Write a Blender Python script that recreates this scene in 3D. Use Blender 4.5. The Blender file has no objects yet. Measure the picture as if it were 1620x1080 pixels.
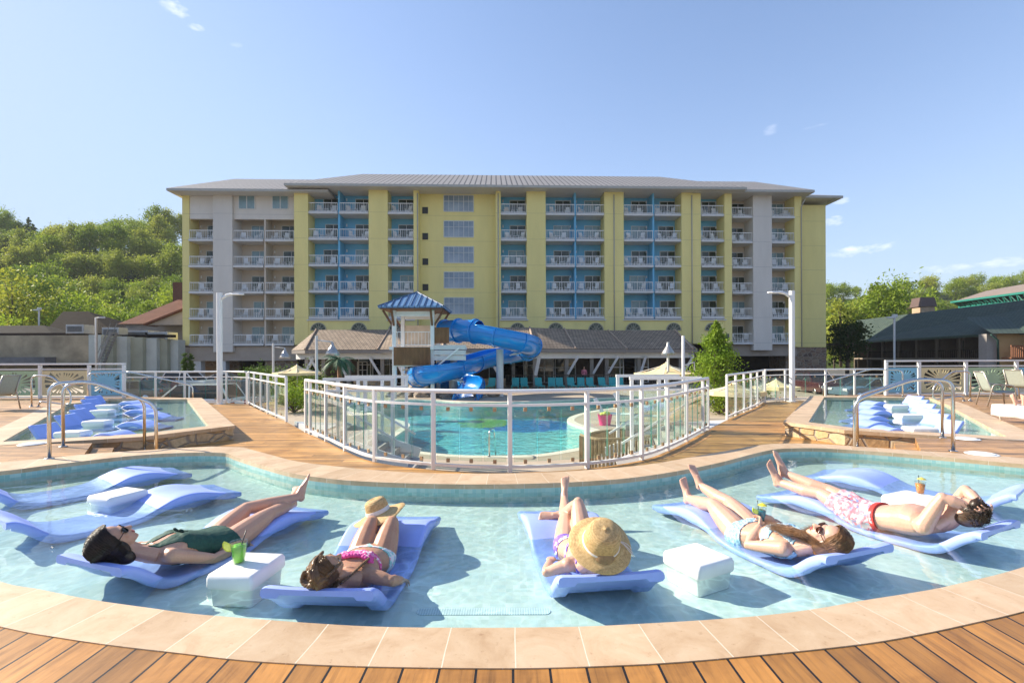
import bpy, bmesh, math, random
import numpy as np
from mathutils import Vector, Matrix, noise
from mathutils.geometry import tessellate_polygon
R = math.radians
random.seed(7)
scene = bpy.context.scene
COL = scene.collection
CAMH, F, PX, PY, ROLL = 1.45, 760.0, 810.0, 565.0, 0.0037
WATER, FLOOR, WALK, LOW = -0.10, -0.225, -0.30, -1.35

def P(px, py, z=0.0):
    """ground point of the place on the level z (surveyed from the photograph)"""
    dx, dy = px - PX, py - PY
    dx, dy = dx - ROLL * dy, dy + ROLL * dx
    d = F * (CAMH - z) / dy
    return Vector((dx / F * d, d, z))

def D(px, py, d):
    dx, dy = px - PX, py - PY
    dx, dy = dx - ROLL * dy, dy + ROLL * dx
    return Vector((dx / F * d, d, CAMH - dy / F * d))

def cr(pts, n=8, closed=False):
    """Catmull-Rom through points"""
    pts = [Vector(p) for p in pts]
    out = []
    m = len(pts)
    rng = range(m) if closed else range(m - 1)
    for i in rng:
        p0 = pts[(i - 1) % m] if closed or i > 0 else pts[0] * 2 - pts[1]
        p1 = pts[i]; p2 = pts[(i + 1) % m]
        p3 = pts[(i + 2) % m] if closed or i + 2 < m else pts[-1] * 2 - pts[-2]
        for k in range(n):
            t = k / n
            out.append(0.5 * ((2 * p1) + (p2 - p0) * t + (2 * p0 - 5 * p1 + 4 * p2 - p3) * t * t + (3 * p1 - p0 - 3 * p2 + p3) * t ** 3))
    if not closed: out.append(pts[-1])
    return out

class MB:
    def __init__(s):
        s.v = []; s.f = []; s.mi = []; s.uv = {}
    def face(s, idx, mi=0, uv=None):
        s.f.append(tuple(idx)); s.mi.append(mi)
        if uv: s.uv[len(s.f) - 1] = uv
    def poly(s, pts, mi=0, uv=None):
        b = len(s.v); s.v += [tuple(p) for p in pts]
        s.face(range(b, b + len(pts)), mi, uv); return s
    def box(s, c, size, rz=0.0, mi=0, M=None, taper=(1, 1)):
        b = len(s.v); hx, hy, hz = size[0] / 2, size[1] / 2, size[2] / 2
        m = M or Matrix.Rotation(rz, 3, 'Z'); c = Vector(c)
        for z in (-hz, hz):
            tx, ty = (taper if z > 0 else (1, 1))
            for x, y in ((-hx, -hy), (hx, -hy), (hx, hy), (-hx, hy)):
                s.v.append(tuple(c + m @ Vector((x * tx, y * ty, z))))
        for q in ((3, 2, 1, 0), (4, 5, 6, 7), (0, 1, 5, 4), (1, 2, 6, 5), (2, 3, 7, 6), (3, 0, 4, 7)):
            s.face([b + i for i in q], mi)
        return s
    def bar(s, a, b, w, h, mi=0, up=(0, 0, 1)):
        a, b = Vector(a), Vector(b); d = b - a; L = d.length
        if L < 1e-6: return s
        y = d / L; u = Vector(up)
        x = y.cross(u)
        if x.length < 1e-4: x = y.cross(Vector((1, 0, 0)))
        x.normalize(); z = x.cross(y)
        m = Matrix((x, y, z)).transposed()
        return s.box((a + b) / 2, (w, L, h), mi=mi, M=m)
    def loft(s, rings, mi=0, caps=True, closed=True, uvs=None):
        b = len(s.v); n = len(rings[0])
        for r in rings: s.v += [tuple(p) for p in r]
        m = n if closed else n - 1
        for i in range(len(rings) - 1):
            for j in range(m):
                k = (j + 1) % n
                s.face((b + i * n + j, b + i * n + k, b + (i + 1) * n + k, b + (i + 1) * n + j), mi)
        if caps and closed:
            s.face([b + j for j in range(n)][::-1], mi)
            s.face([b + (len(rings) - 1) * n + j for j in range(n)], mi)
        return s
    def tube(s, path, r, sides=8, mi=0, caps=True, flat=1.0):
        path = [Vector(p) for p in path]; n = len(path)
        rr = r if isinstance(r, (list, tuple)) else [r] * n
        rings = []; prev = None
        for i, p in enumerate(path):
            t = (path[min(i + 1, n - 1)] - path[max(i - 1, 0)])
            if t.length < 1e-9: t = Vector((0, 0, 1))
            t.normalize()
            if prev is None:
                a = t.cross(Vector((0, 0, 1)))
                if a.length < .05: a = t.cross(Vector((1, 0, 0)))
            else:
                a = prev - t * prev.dot(t)
                if a.length < 1e-5: a = t.orthogonal()
            a.normalize(); prev = a; c = t.cross(a)
            rings.append([p + (a * math.cos(q) + c * math.sin(q) * flat) * rr[i] for q in [2 * math.pi * j / sides for j in range(sides)]])
        return s.loft(rings, mi, caps)
    def lathe(s, prof, c=(0, 0, 0), sides=16, mi=0, M=None, caps=True):
        m = M or Matrix.Identity(3); c = Vector(c)
        rings = [[c + m @ Vector((r * math.cos(2 * math.pi * j / sides), r * math.sin(2 * math.pi * j / sides), z)) for j in range(sides)] for r, z in prof]
        return s.loft(rings, mi, caps)
    def ell(s, c, rad, M=None, seg=14, rows=9, mi=0):
        m = M or Matrix.Identity(3); c = Vector(c)
        b = len(s.v)
        s.v.append(tuple(c + m @ Vector((0, 0, -rad[2]))))
        for i in range(1, rows):
            a = -math.pi / 2 + math.pi * i / rows
            for j in range(seg):
                q = 2 * math.pi * j / seg
                s.v.append(tuple(c + m @ Vector((rad[0] * math.cos(a) * math.cos(q), rad[1] * math.cos(a) * math.sin(q), rad[2] * math.sin(a)))))
        s.v.append(tuple(c + m @ Vector((0, 0, rad[2]))))
        e = len(s.v) - 1
        for j in range(seg):
            k = (j + 1) % seg
            s.face((b, b + 1 + k, b + 1 + j), mi)
            for i in range(rows - 2):
                s.face((b + 1 + i * seg + j, b + 1 + i * seg + k, b + 1 + (i + 1) * seg + k, b + 1 + (i + 1) * seg + j), mi)
            s.face((e, b + 1 + (rows - 2) * seg + j, b + 1 + (rows - 2) * seg + k), mi)
        return s
    def prism(s, pts, z0, z1, mi=0, bottom=True):
        """vertical prism over a plan polygon (list of xy)"""
        pts = [Vector((p[0], p[1], 0)) for p in pts]
        area = sum(pts[i].x * pts[(i + 1) % len(pts)].y - pts[(i + 1) % len(pts)].x * pts[i].y for i in range(len(pts)))
        if area < 0: pts = pts[::-1]
        tris = tessellate_polygon([pts]); b = len(s.v); n = len(pts)
        for z in (z0, z1): s.v += [(p.x, p.y, z) for p in pts]
        for t in tris:
            a, c, d = t
            nz = (pts[c] - pts[a]).cross(pts[d] - pts[a]).z
            if nz < 0: a, d = d, a
            s.face((b + n + a, b + n + c, b + n + d), mi)
            if bottom: s.face((b + d, b + c, b + a), mi)
        for i in range(n):
            k = (i + 1) % n
            s.face((b + i, b + k, b + n + k, b + n + i), mi)
        return s
    def mesh(s, name, mats, smooth=False):
        me = bpy.data.meshes.new(name)
        me.from_pydata(s.v, [], s.f)
        mats = mats if isinstance(mats, (list, tuple)) else [mats]
        for m in mats: me.materials.append(m)
        if len(mats) > 1: me.polygons.foreach_set('material_index', s.mi)
        if smooth: me.polygons.foreach_set('use_smooth', [True] * len(s.f))
        if s.uv:
            ul = me.uv_layers.new(name='UVMap')
            for fi, uvs in s.uv.items():
                for li, uv in zip(me.polygons[fi].loop_indices, uvs): ul.data[li].uv = uv
        me.update()
        return me

def obj(name, mb, mats, parent=None, smooth=False, bevel=0, loc=None, angle=None):
    me = mb if isinstance(mb, bpy.types.Mesh) else mb.mesh(name, mats, smooth)
    o = bpy.data.objects.new(name, me); COL.objects.link(o)
    if parent: o.parent = parent
    if loc: o.location = loc
    if bevel:
        b = o.modifiers.new('bevel', 'BEVEL'); b.width = bevel; b.segments = 2; b.limit_method = 'ANGLE'; b.angle_limit = R(40)
    if smooth and angle:
        me.set_sharp_from_angle(angle=R(angle))
    return o

def obj_split(name, mb, mats, parent=None, smooth=False, **k):
    """one object per loose piece"""
    par = list(range(len(mb.v)))
    def find(a):
        while par[a] != a: par[a] = par[par[a]]; a = par[a]
        return a
    for f in mb.f:
        for i in f[1:]: par[find(i)] = find(f[0])
    groups = {}
    for fi, f in enumerate(mb.f): groups.setdefault(find(f[0]), []).append(fi)
    out = []
    for fs in groups.values():
        m = MB(); idx = {}
        for fi in fs:
            for i in mb.f[fi]:
                if i not in idx: idx[i] = len(m.v); m.v.append(mb.v[i])
            m.face([idx[i] for i in mb.f[fi]], mb.mi[fi], mb.uv.get(fi))
        out.append(obj(name, m, mats, parent, smooth, **k))
    return out

def tag(o, label=None, cat=None, group=None, kind=None):
    if label: o['label'] = label
    if cat: o['category'] = cat
    if group: o['group'] = group
    if kind: o['kind'] = kind
    return o

def thing(name, label, cat, loc=(0, 0, 0), rz=0.0, group=None):
    o = bpy.data.objects.new(name, None); COL.objects.link(o)
    o.location = loc; o.rotation_euler = (0, 0, rz); o.empty_display_size = .2
    return tag(o, label, cat, group)

def struct(name, mb, mats, smooth=False, **k):
    return tag(obj(name, mb, mats, smooth=smooth, **k), kind='structure')

def dup(o, loc=None, rz=None, label=None, group=None, parent=None, scale=None):
    c = o.copy(); COL.objects.link(c)
    if parent: c.parent = parent
    if loc is not None: c.location = loc
    if rz is not None: c.rotation_euler = (0, 0, rz)
    if scale is not None: c.scale = scale if hasattr(scale, '__len__') else (scale,) * 3
    if label: c['label'] = label
    if group: c['group'] = group
    for ch in list(o.children): dup(ch, parent=c)
    return c

def sheet(mb, outer, holes, z, mi=0):
    loops = [[Vector((p[0], p[1], 0)) for p in l] for l in [outer] + holes]
    flat = [p for l in loops for p in l]
    tris = tessellate_polygon(loops); b = len(mb.v)
    mb.v += [(p.x, p.y, z) for p in flat]
    for a, c, d in tris:
        if (flat[c] - flat[a]).cross(flat[d] - flat[a]).z < 0: a, d = d, a
        mb.face((b + a, b + c, b + d), mi)
    return mb

# ------------------------------------------------------------------ materials
class NT:
    def __init__(s, name):
        s.m = bpy.data.materials.new(name); s.m.use_nodes = True
        s.t = s.m.node_tree; s.n = s.t.nodes
        s.bsdf = s.n['Principled BSDF']; s.out = s.n['Material Output']
        s._tc = None
    def new(s, typ, **k):
        x = s.n.new(typ)
        for a, b in k.items(): setattr(x, a, b)
        return x
    def link(s, a, b): s.t.links.new(a, b)
    def tc(s, kind='Object'):
        if not s._tc: s._tc = s.new('ShaderNodeTexCoord')
        return s._tc.outputs[kind]
    def noise(s, scale=5, detail=4, rough=.55, vec=None, dist=0):
        x = s.new('ShaderNodeTexNoise')
        x.inputs['Scale'].default_value = scale; x.inputs['Detail'].default_value = detail; x.inputs['Roughness'].default_value = rough
        x.inputs['Distortion'].default_value = dist
        s.link(vec if vec is not None else s.tc(), x.inputs['Vector']); return x.outputs['Fac']
    def ramp(s, fac, stops, interp='LINEAR'):
        x = s.new('ShaderNodeValToRGB'); e = x.color_ramp.elements; x.color_ramp.interpolation = interp
        while len(e) < len(stops): e.new(.5)
        for i, (p, c) in enumerate(stops):
            e[i].position = p; e[i].color = (*c, 1) if len(c) == 3 else c
        s.link(fac, x.inputs['Fac']); return x.outputs['Color']
    def mix(s, fac, a, b, mode='MIX'):
        x = s.new('ShaderNodeMix', data_type='RGBA', blend_type=mode)
        for sock, val in ((x.inputs['Factor'], fac), (x.inputs['A'], a), (x.inputs['B'], b)):
            if isinstance(val, (int, float)): sock.default_value = val if sock.type == 'VALUE' else (val, val, val, 1)
            elif isinstance(val, tuple): sock.default_value = (*val, 1) if len(val) == 3 else val
            else: s.link(val, sock)
        return x.outputs['Result']
    def math(s, op, a, b=0.0, c=0.0):
        x = s.new('ShaderNodeMath', operation=op)
        for i, v in enumerate((a, b, c)):
            if isinstance(v, (int, float)): x.inputs[i].default_value = v
            else: s.link(v, x.inputs[i])
        return x.outputs[0]
    def mapping(s, vec, scale=(1, 1, 1), rot=(0, 0, 0), loc=(0, 0, 0)):
        x = s.new('ShaderNodeMapping'); s.link(vec, x.inputs['Vector'])
        x.inputs['Scale'].default_value = scale; x.inputs['Rotation'].default_value = rot; x.inputs['Location'].default_value = loc
        return x.outputs['Vector']
    def bump(s, h, strength=.3, dist=.01):
        x = s.new('ShaderNodeBump'); x.inputs['Strength'].default_value = strength; x.inputs['Distance'].default_value = dist
        s.link(h, x.inputs['Height']); s.link(x.outputs['Normal'], s.bsdf.inputs['Normal']); return x.outputs['Normal']
    def sep(s, vec):
        x = s.new('ShaderNodeSeparateXYZ'); s.link(vec, x.inputs[0]); return x.outputs
    def comb(s, x=0.0, y=0.0, z=0.0):
        c = s.new('ShaderNodeCombineXYZ')
        for i, v in enumerate((x, y, z)):
            if isinstance(v, (int, float)): c.inputs[i].default_value = v
            else: s.link(v, c.inputs[i])
        return c.outputs[0]
    def set(s, **k):
        for a, b in k.items():
            sock = s.bsdf.inputs[a.replace('_', ' ')]
            if isinstance(b, (int, float)): sock.default_value = b
            elif isinstance(b, tuple): sock.default_value = (*b, 1) if len(b) == 3 else b
            else: s.link(b, sock)
        return s

def M(name, col, rough=.55, var=.12, scale=6, bump=0, bscale=60, metal=0, col2=None, spec=.5, detail=5, bdist=.01):
    t = NT(name)
    c2 = col2 or tuple(min(1, c * (1 + var)) for c in col); c1 = tuple(c * (1 - var) for c in col)
    t.set(Base_Color=t.ramp(t.noise(scale, detail, .6), [(.3, c1), (.7, c2)]), Roughness=rough, Metallic=metal)
    t.bsdf.inputs['Specular IOR Level'].default_value = spec
    if bump: t.bump(t.noise(bscale, 4, .6), bump, bdist)
    return t.m

def deck_mat(name, col, along='Y', w=.17, gloss=.45, gap=.012, dark=1.0, joint=4.0):
    """boards: each board its own tone, grain along it, dark gaps and nail heads"""
    t = NT(name); o = t.sep(t.tc())
    a, b = (o[0], o[1]) if along == 'Y' else (o[1], o[0])
    q = t.math('DIVIDE', a, w); idx = t.math('FLOOR', q); fr = t.math('SUBTRACT', q, idx)
    wn = t.new('ShaderNodeTexWhiteNoise', noise_dimensions='1D'); t.link(idx, wn.inputs['W'])
    # butt joints
    jb = t.math('ADD', t.math('DIVIDE', b, joint), t.math('MULTIPLY', wn.outputs['Value'], 5.0))
    jf = t.math('FRACT', jb); jid = t.math('FLOOR', jb)
    wn2 = t.new('ShaderNodeTexWhiteNoise', noise_dimensions='2D'); t.link(t.comb(idx, jid, 0), wn2.inputs['Vector'])
    v = t.comb(t.math('MULTIPLY', a, 14.0), t.math('MULTIPLY', b, 1.1), t.math('MULTIPLY', wn2.outputs['Value'], 40))
    g = t.noise(2.2, 6, .65, v, .6)
    c1 = tuple(c * .55 for c in col); c2 = tuple(min(1, c * 1.25) for c in col)
    c = t.ramp(g, [(.25, c1), (.5, col), (.75, c2)])
    tone = t.ramp(wn2.outputs['Value'], [(0, (.62 * dark,) * 3), (1, (1.12, 1.1, 1.06))])
    c = t.mix(1, c, tone, 'MULTIPLY')
    blot = t.ramp(t.noise(1.1, 6, .68, None, .8), [(.34, (.60, .54, .48)), (.5, (.95, .93, .9)), (.66, (1.08, 1.08, 1.08))])
    c = t.mix(.8, c, blot, 'MULTIPLY')
    knot = t.new('ShaderNodeTexVoronoi'); knot.inputs['Scale'].default_value = 1.0
    t.link(t.comb(t.math('MULTIPLY', a, 9), t.math('MULTIPLY', b, 1.6), wn2.outputs['Value']), knot.inputs['Vector'])
    c = t.mix(t.ramp(knot.outputs['Distance'], [(.04, (.75,) * 3), (.16, (0, 0, 0))]), c, tuple(x * .3 for x in col))
    ed = t.math('MINIMUM', fr, t.math('SUBTRACT', 1.0, fr))
    gapm = t.math('MAXIMUM', t.math('LESS_THAN', ed, gap / w / 2), t.math('LESS_THAN', jf, .0025))
    c = t.mix(gapm, c, (.012, .008, .006))
    t.set(Base_Color=c, Roughness=t.math('ADD', t.math('MULTIPLY', g, .3), gloss - .1))
    h = t.math('SUBTRACT', t.math('MULTIPLY', g, .25), t.math('MULTIPLY', gapm, 1.5))
    t.bump(h, .6, .004)
    return t.m

def coping_mat(name, joint=.345):
    """travertine slabs on a strip whose UV is (metres along, metres across)"""
    t = NT(name); u = t.sep(t.tc('UV')); q = t.math('DIVIDE', u[0], joint)
    idx = t.math('FLOOR', q); fr = t.math('FRACT', q)
    wn = t.new('ShaderNodeTexWhiteNoise', noise_dimensions='1D'); t.link(idx, wn.inputs['W'])
    vv = t.mapping(t.tc('Object'))
    n1 = t.noise(3.5, 7, .68, vv, .8); n2 = t.noise(22, 5, .7, vv)
    c = t.ramp(n1, [(.22, (.44, .28, .155)), (.46, (.575, .41, .26)), (.74, (.66, .505, .35))])
    pits = t.ramp(n2, [(.28, (.62, .52, .43)), (.40, (1, 1, 1))])
    c = t.mix(.7, c, pits, 'MULTIPLY')
    c = t.mix(1, c, t.ramp(wn.outputs['Value'], [(0, (.86, .84, .80)), (1, (1.08, 1.06, 1.05))]), 'MULTIPLY')
    jm = t.math('LESS_THAN', t.math('MINIMUM', fr, t.math('SUBTRACT', 1.0, fr)), .008)
    c = t.mix(jm, c, (.70, .60, .47))
    t.set(Base_Color=c, Roughness=.5); t.bump(t.math('SUBTRACT', n2, jm), .35, .004)
    return t.m

def tile_mat(name, cols, size=.05, grout=(.55, .66, .64), uv=False, rough=.25, gw=.06):
    """small mosaic tiles"""
    t = NT(name); v = t.tc('UV' if uv else 'Object'); s = t.sep(v)
    fx = t.math('DIVIDE', s[0], size); fy = t.math('DIVIDE', s[1], size)
    wn = t.new('ShaderNodeTexWhiteNoise', noise_dimensions='2D')
    t.link(t.comb(t.math('FLOOR', fx), t.math('FLOOR', fy), 0), wn.inputs['Vector'])
    c = t.ramp(wn.outputs['Value'], [(i / (len(cols) - 1), cc) for i, cc in enumerate(cols)])
    big = t.ramp(t.noise(1.2, 4, .6), [(.3, (.88, .92, .92)), (.7, (1.04, 1.03, 1.0))])
    c = t.mix(1, c, big, 'MULTIPLY')
    ex = t.math('LESS_THAN', t.math('FRACT', fx), gw); ey = t.math('LESS_THAN', t.math('FRACT', fy), gw)
    g = t.math('MAXIMUM', ex, ey)
    t.set(Base_Color=t.mix(g, c, grout), Roughness=rough)
    t.bump(t.math('SUBTRACT', 1.0, g), .25, .003)
    return t.m

def schlick(t, f0, normal=None):
    """two-sided thin-surface fresnel"""
    g = t.new('ShaderNodeNewGeometry')
    d = t.new('ShaderNodeVectorMath', operation='DOT_PRODUCT'); t.link(g.outputs['Incoming'], d.inputs[0]); t.link(normal if normal is not None else g.outputs['Normal'], d.inputs[1])
    k = t.math('POWER', t.math('SUBTRACT', 1.0, t.math('MINIMUM', t.math('ABSOLUTE', d.outputs['Value']), 1.0)), 5.0)
    return t.math('ADD', f0, t.math('MULTIPLY', k, 1 - f0))

def water_mat(name, tint, wave=3.0, strength=.18, net=2.6, lo=.8, hi=1.05, dist=.05):
    """clear water: fresnel mirror over a clear layer whose tint holds a painted caustic net"""
    t = NT(name); t.n.remove(t.bsdf)
    v = t.tc()
    n1 = t.noise(wave, 3, .5, v, .7); n2 = t.noise(wave * 3.7, 3, .55, v, .9)
    h = t.math('ADD', n1, t.math('MULTIPLY', n2, .28))
    b = t.new('ShaderNodeBump'); b.inputs['Strength'].default_value = strength; b.inputs['Distance'].default_value = dist; t.link(h, b.inputs['Height'])
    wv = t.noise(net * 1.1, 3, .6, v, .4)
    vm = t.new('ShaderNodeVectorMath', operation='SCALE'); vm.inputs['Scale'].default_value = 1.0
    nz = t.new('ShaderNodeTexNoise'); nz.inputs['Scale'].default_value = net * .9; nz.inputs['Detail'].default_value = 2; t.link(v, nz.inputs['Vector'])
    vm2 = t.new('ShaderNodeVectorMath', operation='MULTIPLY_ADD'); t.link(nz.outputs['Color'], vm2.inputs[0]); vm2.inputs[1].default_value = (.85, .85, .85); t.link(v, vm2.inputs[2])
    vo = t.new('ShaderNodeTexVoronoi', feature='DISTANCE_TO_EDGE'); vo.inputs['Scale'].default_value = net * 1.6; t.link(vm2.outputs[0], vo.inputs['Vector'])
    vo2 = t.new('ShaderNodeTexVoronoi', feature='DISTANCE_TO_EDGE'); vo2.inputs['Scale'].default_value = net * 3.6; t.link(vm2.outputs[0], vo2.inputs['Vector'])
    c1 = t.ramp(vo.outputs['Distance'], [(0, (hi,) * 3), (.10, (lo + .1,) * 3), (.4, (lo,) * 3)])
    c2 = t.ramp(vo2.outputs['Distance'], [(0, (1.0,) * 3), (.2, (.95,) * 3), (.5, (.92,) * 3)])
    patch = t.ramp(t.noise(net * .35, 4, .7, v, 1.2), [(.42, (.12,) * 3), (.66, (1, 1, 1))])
    caustic_tint = t.mix(1, t.mix(patch, (.93, .93, .93), c1), c2, 'MULTIPLY')  # bright caustic light net painted into the water's clear tint
    tr = t.new('ShaderNodeBsdfTransparent'); t.link(t.mix(1, caustic_tint, tint, 'MULTIPLY'), tr.inputs['Color'])
    gl = t.new('ShaderNodeBsdfGlossy'); gl.inputs['Roughness'].default_value = .02; t.link(b.outputs['Normal'], gl.inputs['Normal'])
    mx = t.new('ShaderNodeMixShader'); t.link(schlick(t, .02, b.outputs['Normal']), mx.inputs[0]); t.link(tr.outputs[0], mx.inputs[1]); t.link(gl.outputs[0], mx.inputs[2])
    t.link(mx.outputs[0], t.out.inputs['Surface'])
    return t.m

def glass_mat(name, tint=(.9, .96, .94), ior=1.45, rough=.0, dirt=.04):
    t = NT(name); t.n.remove(t.bsdf)
    tr = t.new('ShaderNodeBsdfTransparent'); tr.inputs['Color'].default_value = (*tint, 1)
    gl = t.new('ShaderNodeBsdfGlossy'); gl.inputs['Roughness'].default_value = rough
    df = t.new('ShaderNodeBsdfDiffuse'); df.inputs['Color'].default_value = (.75, .8, .8, 1)
    m1 = t.new('ShaderNodeMixShader'); t.link(t.math('MULTIPLY', t.noise(3, 4, .6), dirt), m1.inputs[0]); t.link(tr.outputs[0], m1.inputs[1]); t.link(df.outputs[0], m1.inputs[2])
    mx = t.new('ShaderNodeMixShader'); t.link(schlick(t, .045), mx.inputs[0]); t.link(m1.outputs[0], mx.inputs[1]); t.link(gl.outputs[0], mx.inputs[2])
    t.link(mx.outputs[0], t.out.inputs['Surface']); return t.m

def liquid_mat(name, col):
    t = NT(name)
    t.set(Base_Color=t.ramp(t.noise(18, 3, .5), [(.3, tuple(c * .8 for c in col)), (.7, col)]), Roughness=.08)
    t.bsdf.inputs['Transmission Weight'].default_value = .12; t.bsdf.inputs['IOR'].default_value = 1.33
    return t.m

def skin_mat(name, col):
    t = NT(name)
    c = t.ramp(t.noise(7, 5, .6), [(.3, tuple(x * y for x, y in zip(col, (.93, .86, .83)))), (.7, col)])
    fine = t.ramp(t.noise(90, 3, .6), [(.35, (.93, .90, .89)), (.6, (1, 1, 1))])
    t.set(Base_Color=t.mix(1, c, fine, 'MULTIPLY'), Roughness=.42)
    t.bsdf.inputs['Subsurface Weight'].default_value = .12
    t.bsdf.inputs['Subsurface Radius'].default_value = (.02, .008, .004)
    t.bsdf.inputs['Subsurface Scale'].default_value = .6
    t.bump(t.noise(140, 3, .6), .25, .002)
    return t.m

def hair_mat(name, dark, light):
    t = NT(name)
    n = t.noise(9, 6, .7, t.mapping(t.tc(), (1, 1, 1)), 1.0)
    t.set(Base_Color=t.ramp(n, [(.3, dark), (.7, light)]), Roughness=.38)
    t.bump(t.noise(70, 4, .7), .12, .002)
    return t.m

def leaf_mat(name, dark, light):
    t = NT(name)
    oi = t.new('ShaderNodeObjectInfo')
    n = t.noise(.45, 3, .6)
    c = t.ramp(n, [(.3, dark), (.7, light)])
    c = t.mix(1, c, t.ramp(oi.outputs['Random'], [(0, (.80, .88, .85)), (.5, (1.05, 1.05, .95)), (1, (1.3, 1.22, .95))]), 'MULTIPLY')
    t.set(Base_Color=c, Roughness=.6)
    t.bsdf.inputs['Specular IOR Level'].default_value = .2
    tl = t.new('ShaderNodeBsdfTranslucent'); t.link(c, tl.inputs['Color'])
    mx = t.new('ShaderNodeMixShader'); mx.inputs[0].default_value = .4
    t.link(t.bsdf.outputs[0], mx.inputs[1]); t.link(tl.outputs[0], mx.inputs[2]); t.link(mx.outputs[0], t.out.inputs['Surface'])
    return t.m

def line_mat(name, col, axis=2, period=.3, width=.06, linecol=None, rough=.7, depth=.4, var=.1, nscale=1.5, bdist=.02):
    """plain surface with regular joint lines along one object axis"""
    t = NT(name); o = t.sep(t.tc())[axis]
    fr = t.math('FRACT', t.math('DIVIDE', o, period)); l = t.math('LESS_THAN', fr, width)
    c = t.ramp(t.noise(nscale, 6, .65, t.mapping(t.tc(), (1, 1, .22))), [(.3, tuple(x * (1 - var) for x in col)), (.7, tuple(min(1, x * (1 + var)) for x in col))])
    t.set(Base_Color=t.mix(l, c, linecol or tuple(x * .55 for x in col)), Roughness=rough)
    t.bump(t.math('SUBTRACT', 1.0, l), depth, bdist)
    return t.m

def shingle_mat(name, c1, c2, sx=.35, sz=.35):
    t = NT(name); v = t.tc('UV')
    br = t.new('ShaderNodeTexBrick'); t.link(v, br.inputs['Vector'])
    br.inputs['Scale'].default_value = 1; br.inputs['Brick Width'].default_value = sx; br.inputs['Row Height'].default_value = sz
    br.inputs['Mortar Size'].default_value = .035; br.inputs['Color1'].default_value = (*c1, 1); br.inputs['Color2'].default_value = (*c2, 1)
    br.inputs['Mortar'].default_value = (*[x * .35 for x in c1], 1); br.inputs['Bias'].default_value = 0
    c = t.mix(1, br.outputs['Color'], t.ramp(t.noise(.8, 5, .6), [(.3, (.8,) * 3), (.7, (1.1,) * 3)]), 'MULTIPLY')
    t.set(Base_Color=c, Roughness=.8); t.bump(t.math('SUBTRACT', 1.0, br.outputs['Fac']), .6, .03)
    return t.m

def stone_mat(name, cols, scale=3.0, mortar=(.3, .25, .2)):
    t = NT(name); v = t.mapping(t.tc(), (1, 1, 1.7))
    vo = t.new('ShaderNodeTexVoronoi'); vo.inputs['Scale'].default_value = scale; t.link(v, vo.inputs['Vector'])
    ve = t.new('ShaderNodeTexVoronoi', feature='DISTANCE_TO_EDGE'); ve.inputs['Scale'].default_value = scale; t.link(v, ve.inputs['Vector'])
    s = t.sep(vo.outputs['Color'])
    c = t.ramp(s[0], [(i / (len(cols) - 1), cc) for i, cc in enumerate(cols)])
    c = t.mix(1, c, t.ramp(t.noise(12, 5, .65), [(.3, (.75,) * 3), (.7, (1.12,) * 3)]), 'MULTIPLY')
    e = t.ramp(ve.outputs['Distance'], [(.02, (0, 0, 0)), (.08, (1, 1, 1))])
    t.set(Base_Color=t.mix(e, mortar, c), Roughness=.8); t.bump(t.math('ADD', e, t.math('MULTIPLY', t.noise(14, 4), .5)), .7, .03)
    return t.m

MT = {}
MT['deck'] = deck_mat('deck_boards', (.46, .215, .054), 'Y', .172, .42, joint=60.0)
MT['walk'] = deck_mat('walkway_boards', (.58, .31, .10), 'X', .15, .42)
MT['side'] = deck_mat('platform_boards', (.50, .28, .12), 'X', .15, .42)
MT['coping'] = coping_mat('travertine')
MT['poolfloor'] = tile_mat('pool_mosaic', [(.62, .70, .64), (.74, .78, .71), (.66, .75, .71), (.80, .83, .77)], .052, (.72, .76, .71))
MT['poolwall'] = tile_mat('pool_wall_mosaic', [(.27, .47, .44), (.40, .58, .54), (.32, .53, .53), (.48, .63, .58)], .05, (.48, .60, .56), uv=True)
MT['water'] = water_mat('shallow_water', (.86, .98, .98), 1.8, .15, 2.6, .84, 1.2)
MT['water2'] = water_mat('side_pool_water', (.80, .955, .97), 2.4, .06, 2.4, .85, 1.0)
MT['water3'] = water_mat('lower_pool_water', (.58, .98, 1.0), 2.0, .75, 2.0, .70, 1.4, .12)
MT['white'] = M('white_paint', (.80, .79, .77), .35, .04, 3)
MT['greywhite'] = M('off_white_paint', (.62, .61, .60), .5, .05, 2)
MT['plastic_white'] = M('white_moulded_plastic', (.84, .83, .81), .45, .03, 5, .05, 90)
MT['lounger'] = M('periwinkle_moulded_plastic', (.33, .43, .90), .42, .10, 2.2, .12, 160)
MT['lounger2'] = M('blue_moulded_plastic', (.31, .43, .90), .42, .06, 4, .10, 160)
MT['steel'] = M('brushed_steel', (.60, .59, .58), .24, .06, 20, .04, 120, metal=1)
MT['glass'] = glass_mat('fence_glass', (.90, .965, .945))
MT['glass_edge'] = M('green_glass_edge', (.06, .30, .24), .15, .15, 3)
MT['clamp'] = M('bronze_clamp', (.42, .27, .15), .5, .1, 9)
MT['stone'] = stone_mat('golden_stone', [(.58, .40, .20), (.42, .26, .13), (.66, .50, .30), (.50, .34, .20)], 3.2)
MT['stone2'] = stone_mat('brown_fieldstone', [(.20, .12, .08), (.30, .19, .12), (.14, .09, .065), (.36, .26, .17)], 1.6)
MT['concrete'] = M('pool_deck_concrete', (.42, .34, .25), .8, .14, 1.2, .15, 30)
MT['concrete_grey'] = M('grey_concrete', (.36, .34, .32), .8, .12, 1.2, .15, 30)
MT['asphalt'] = M('asphalt', (.055, .053, .052), .85, .2, 1.5, .2, 40)
MT['straw'] = None
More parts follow.
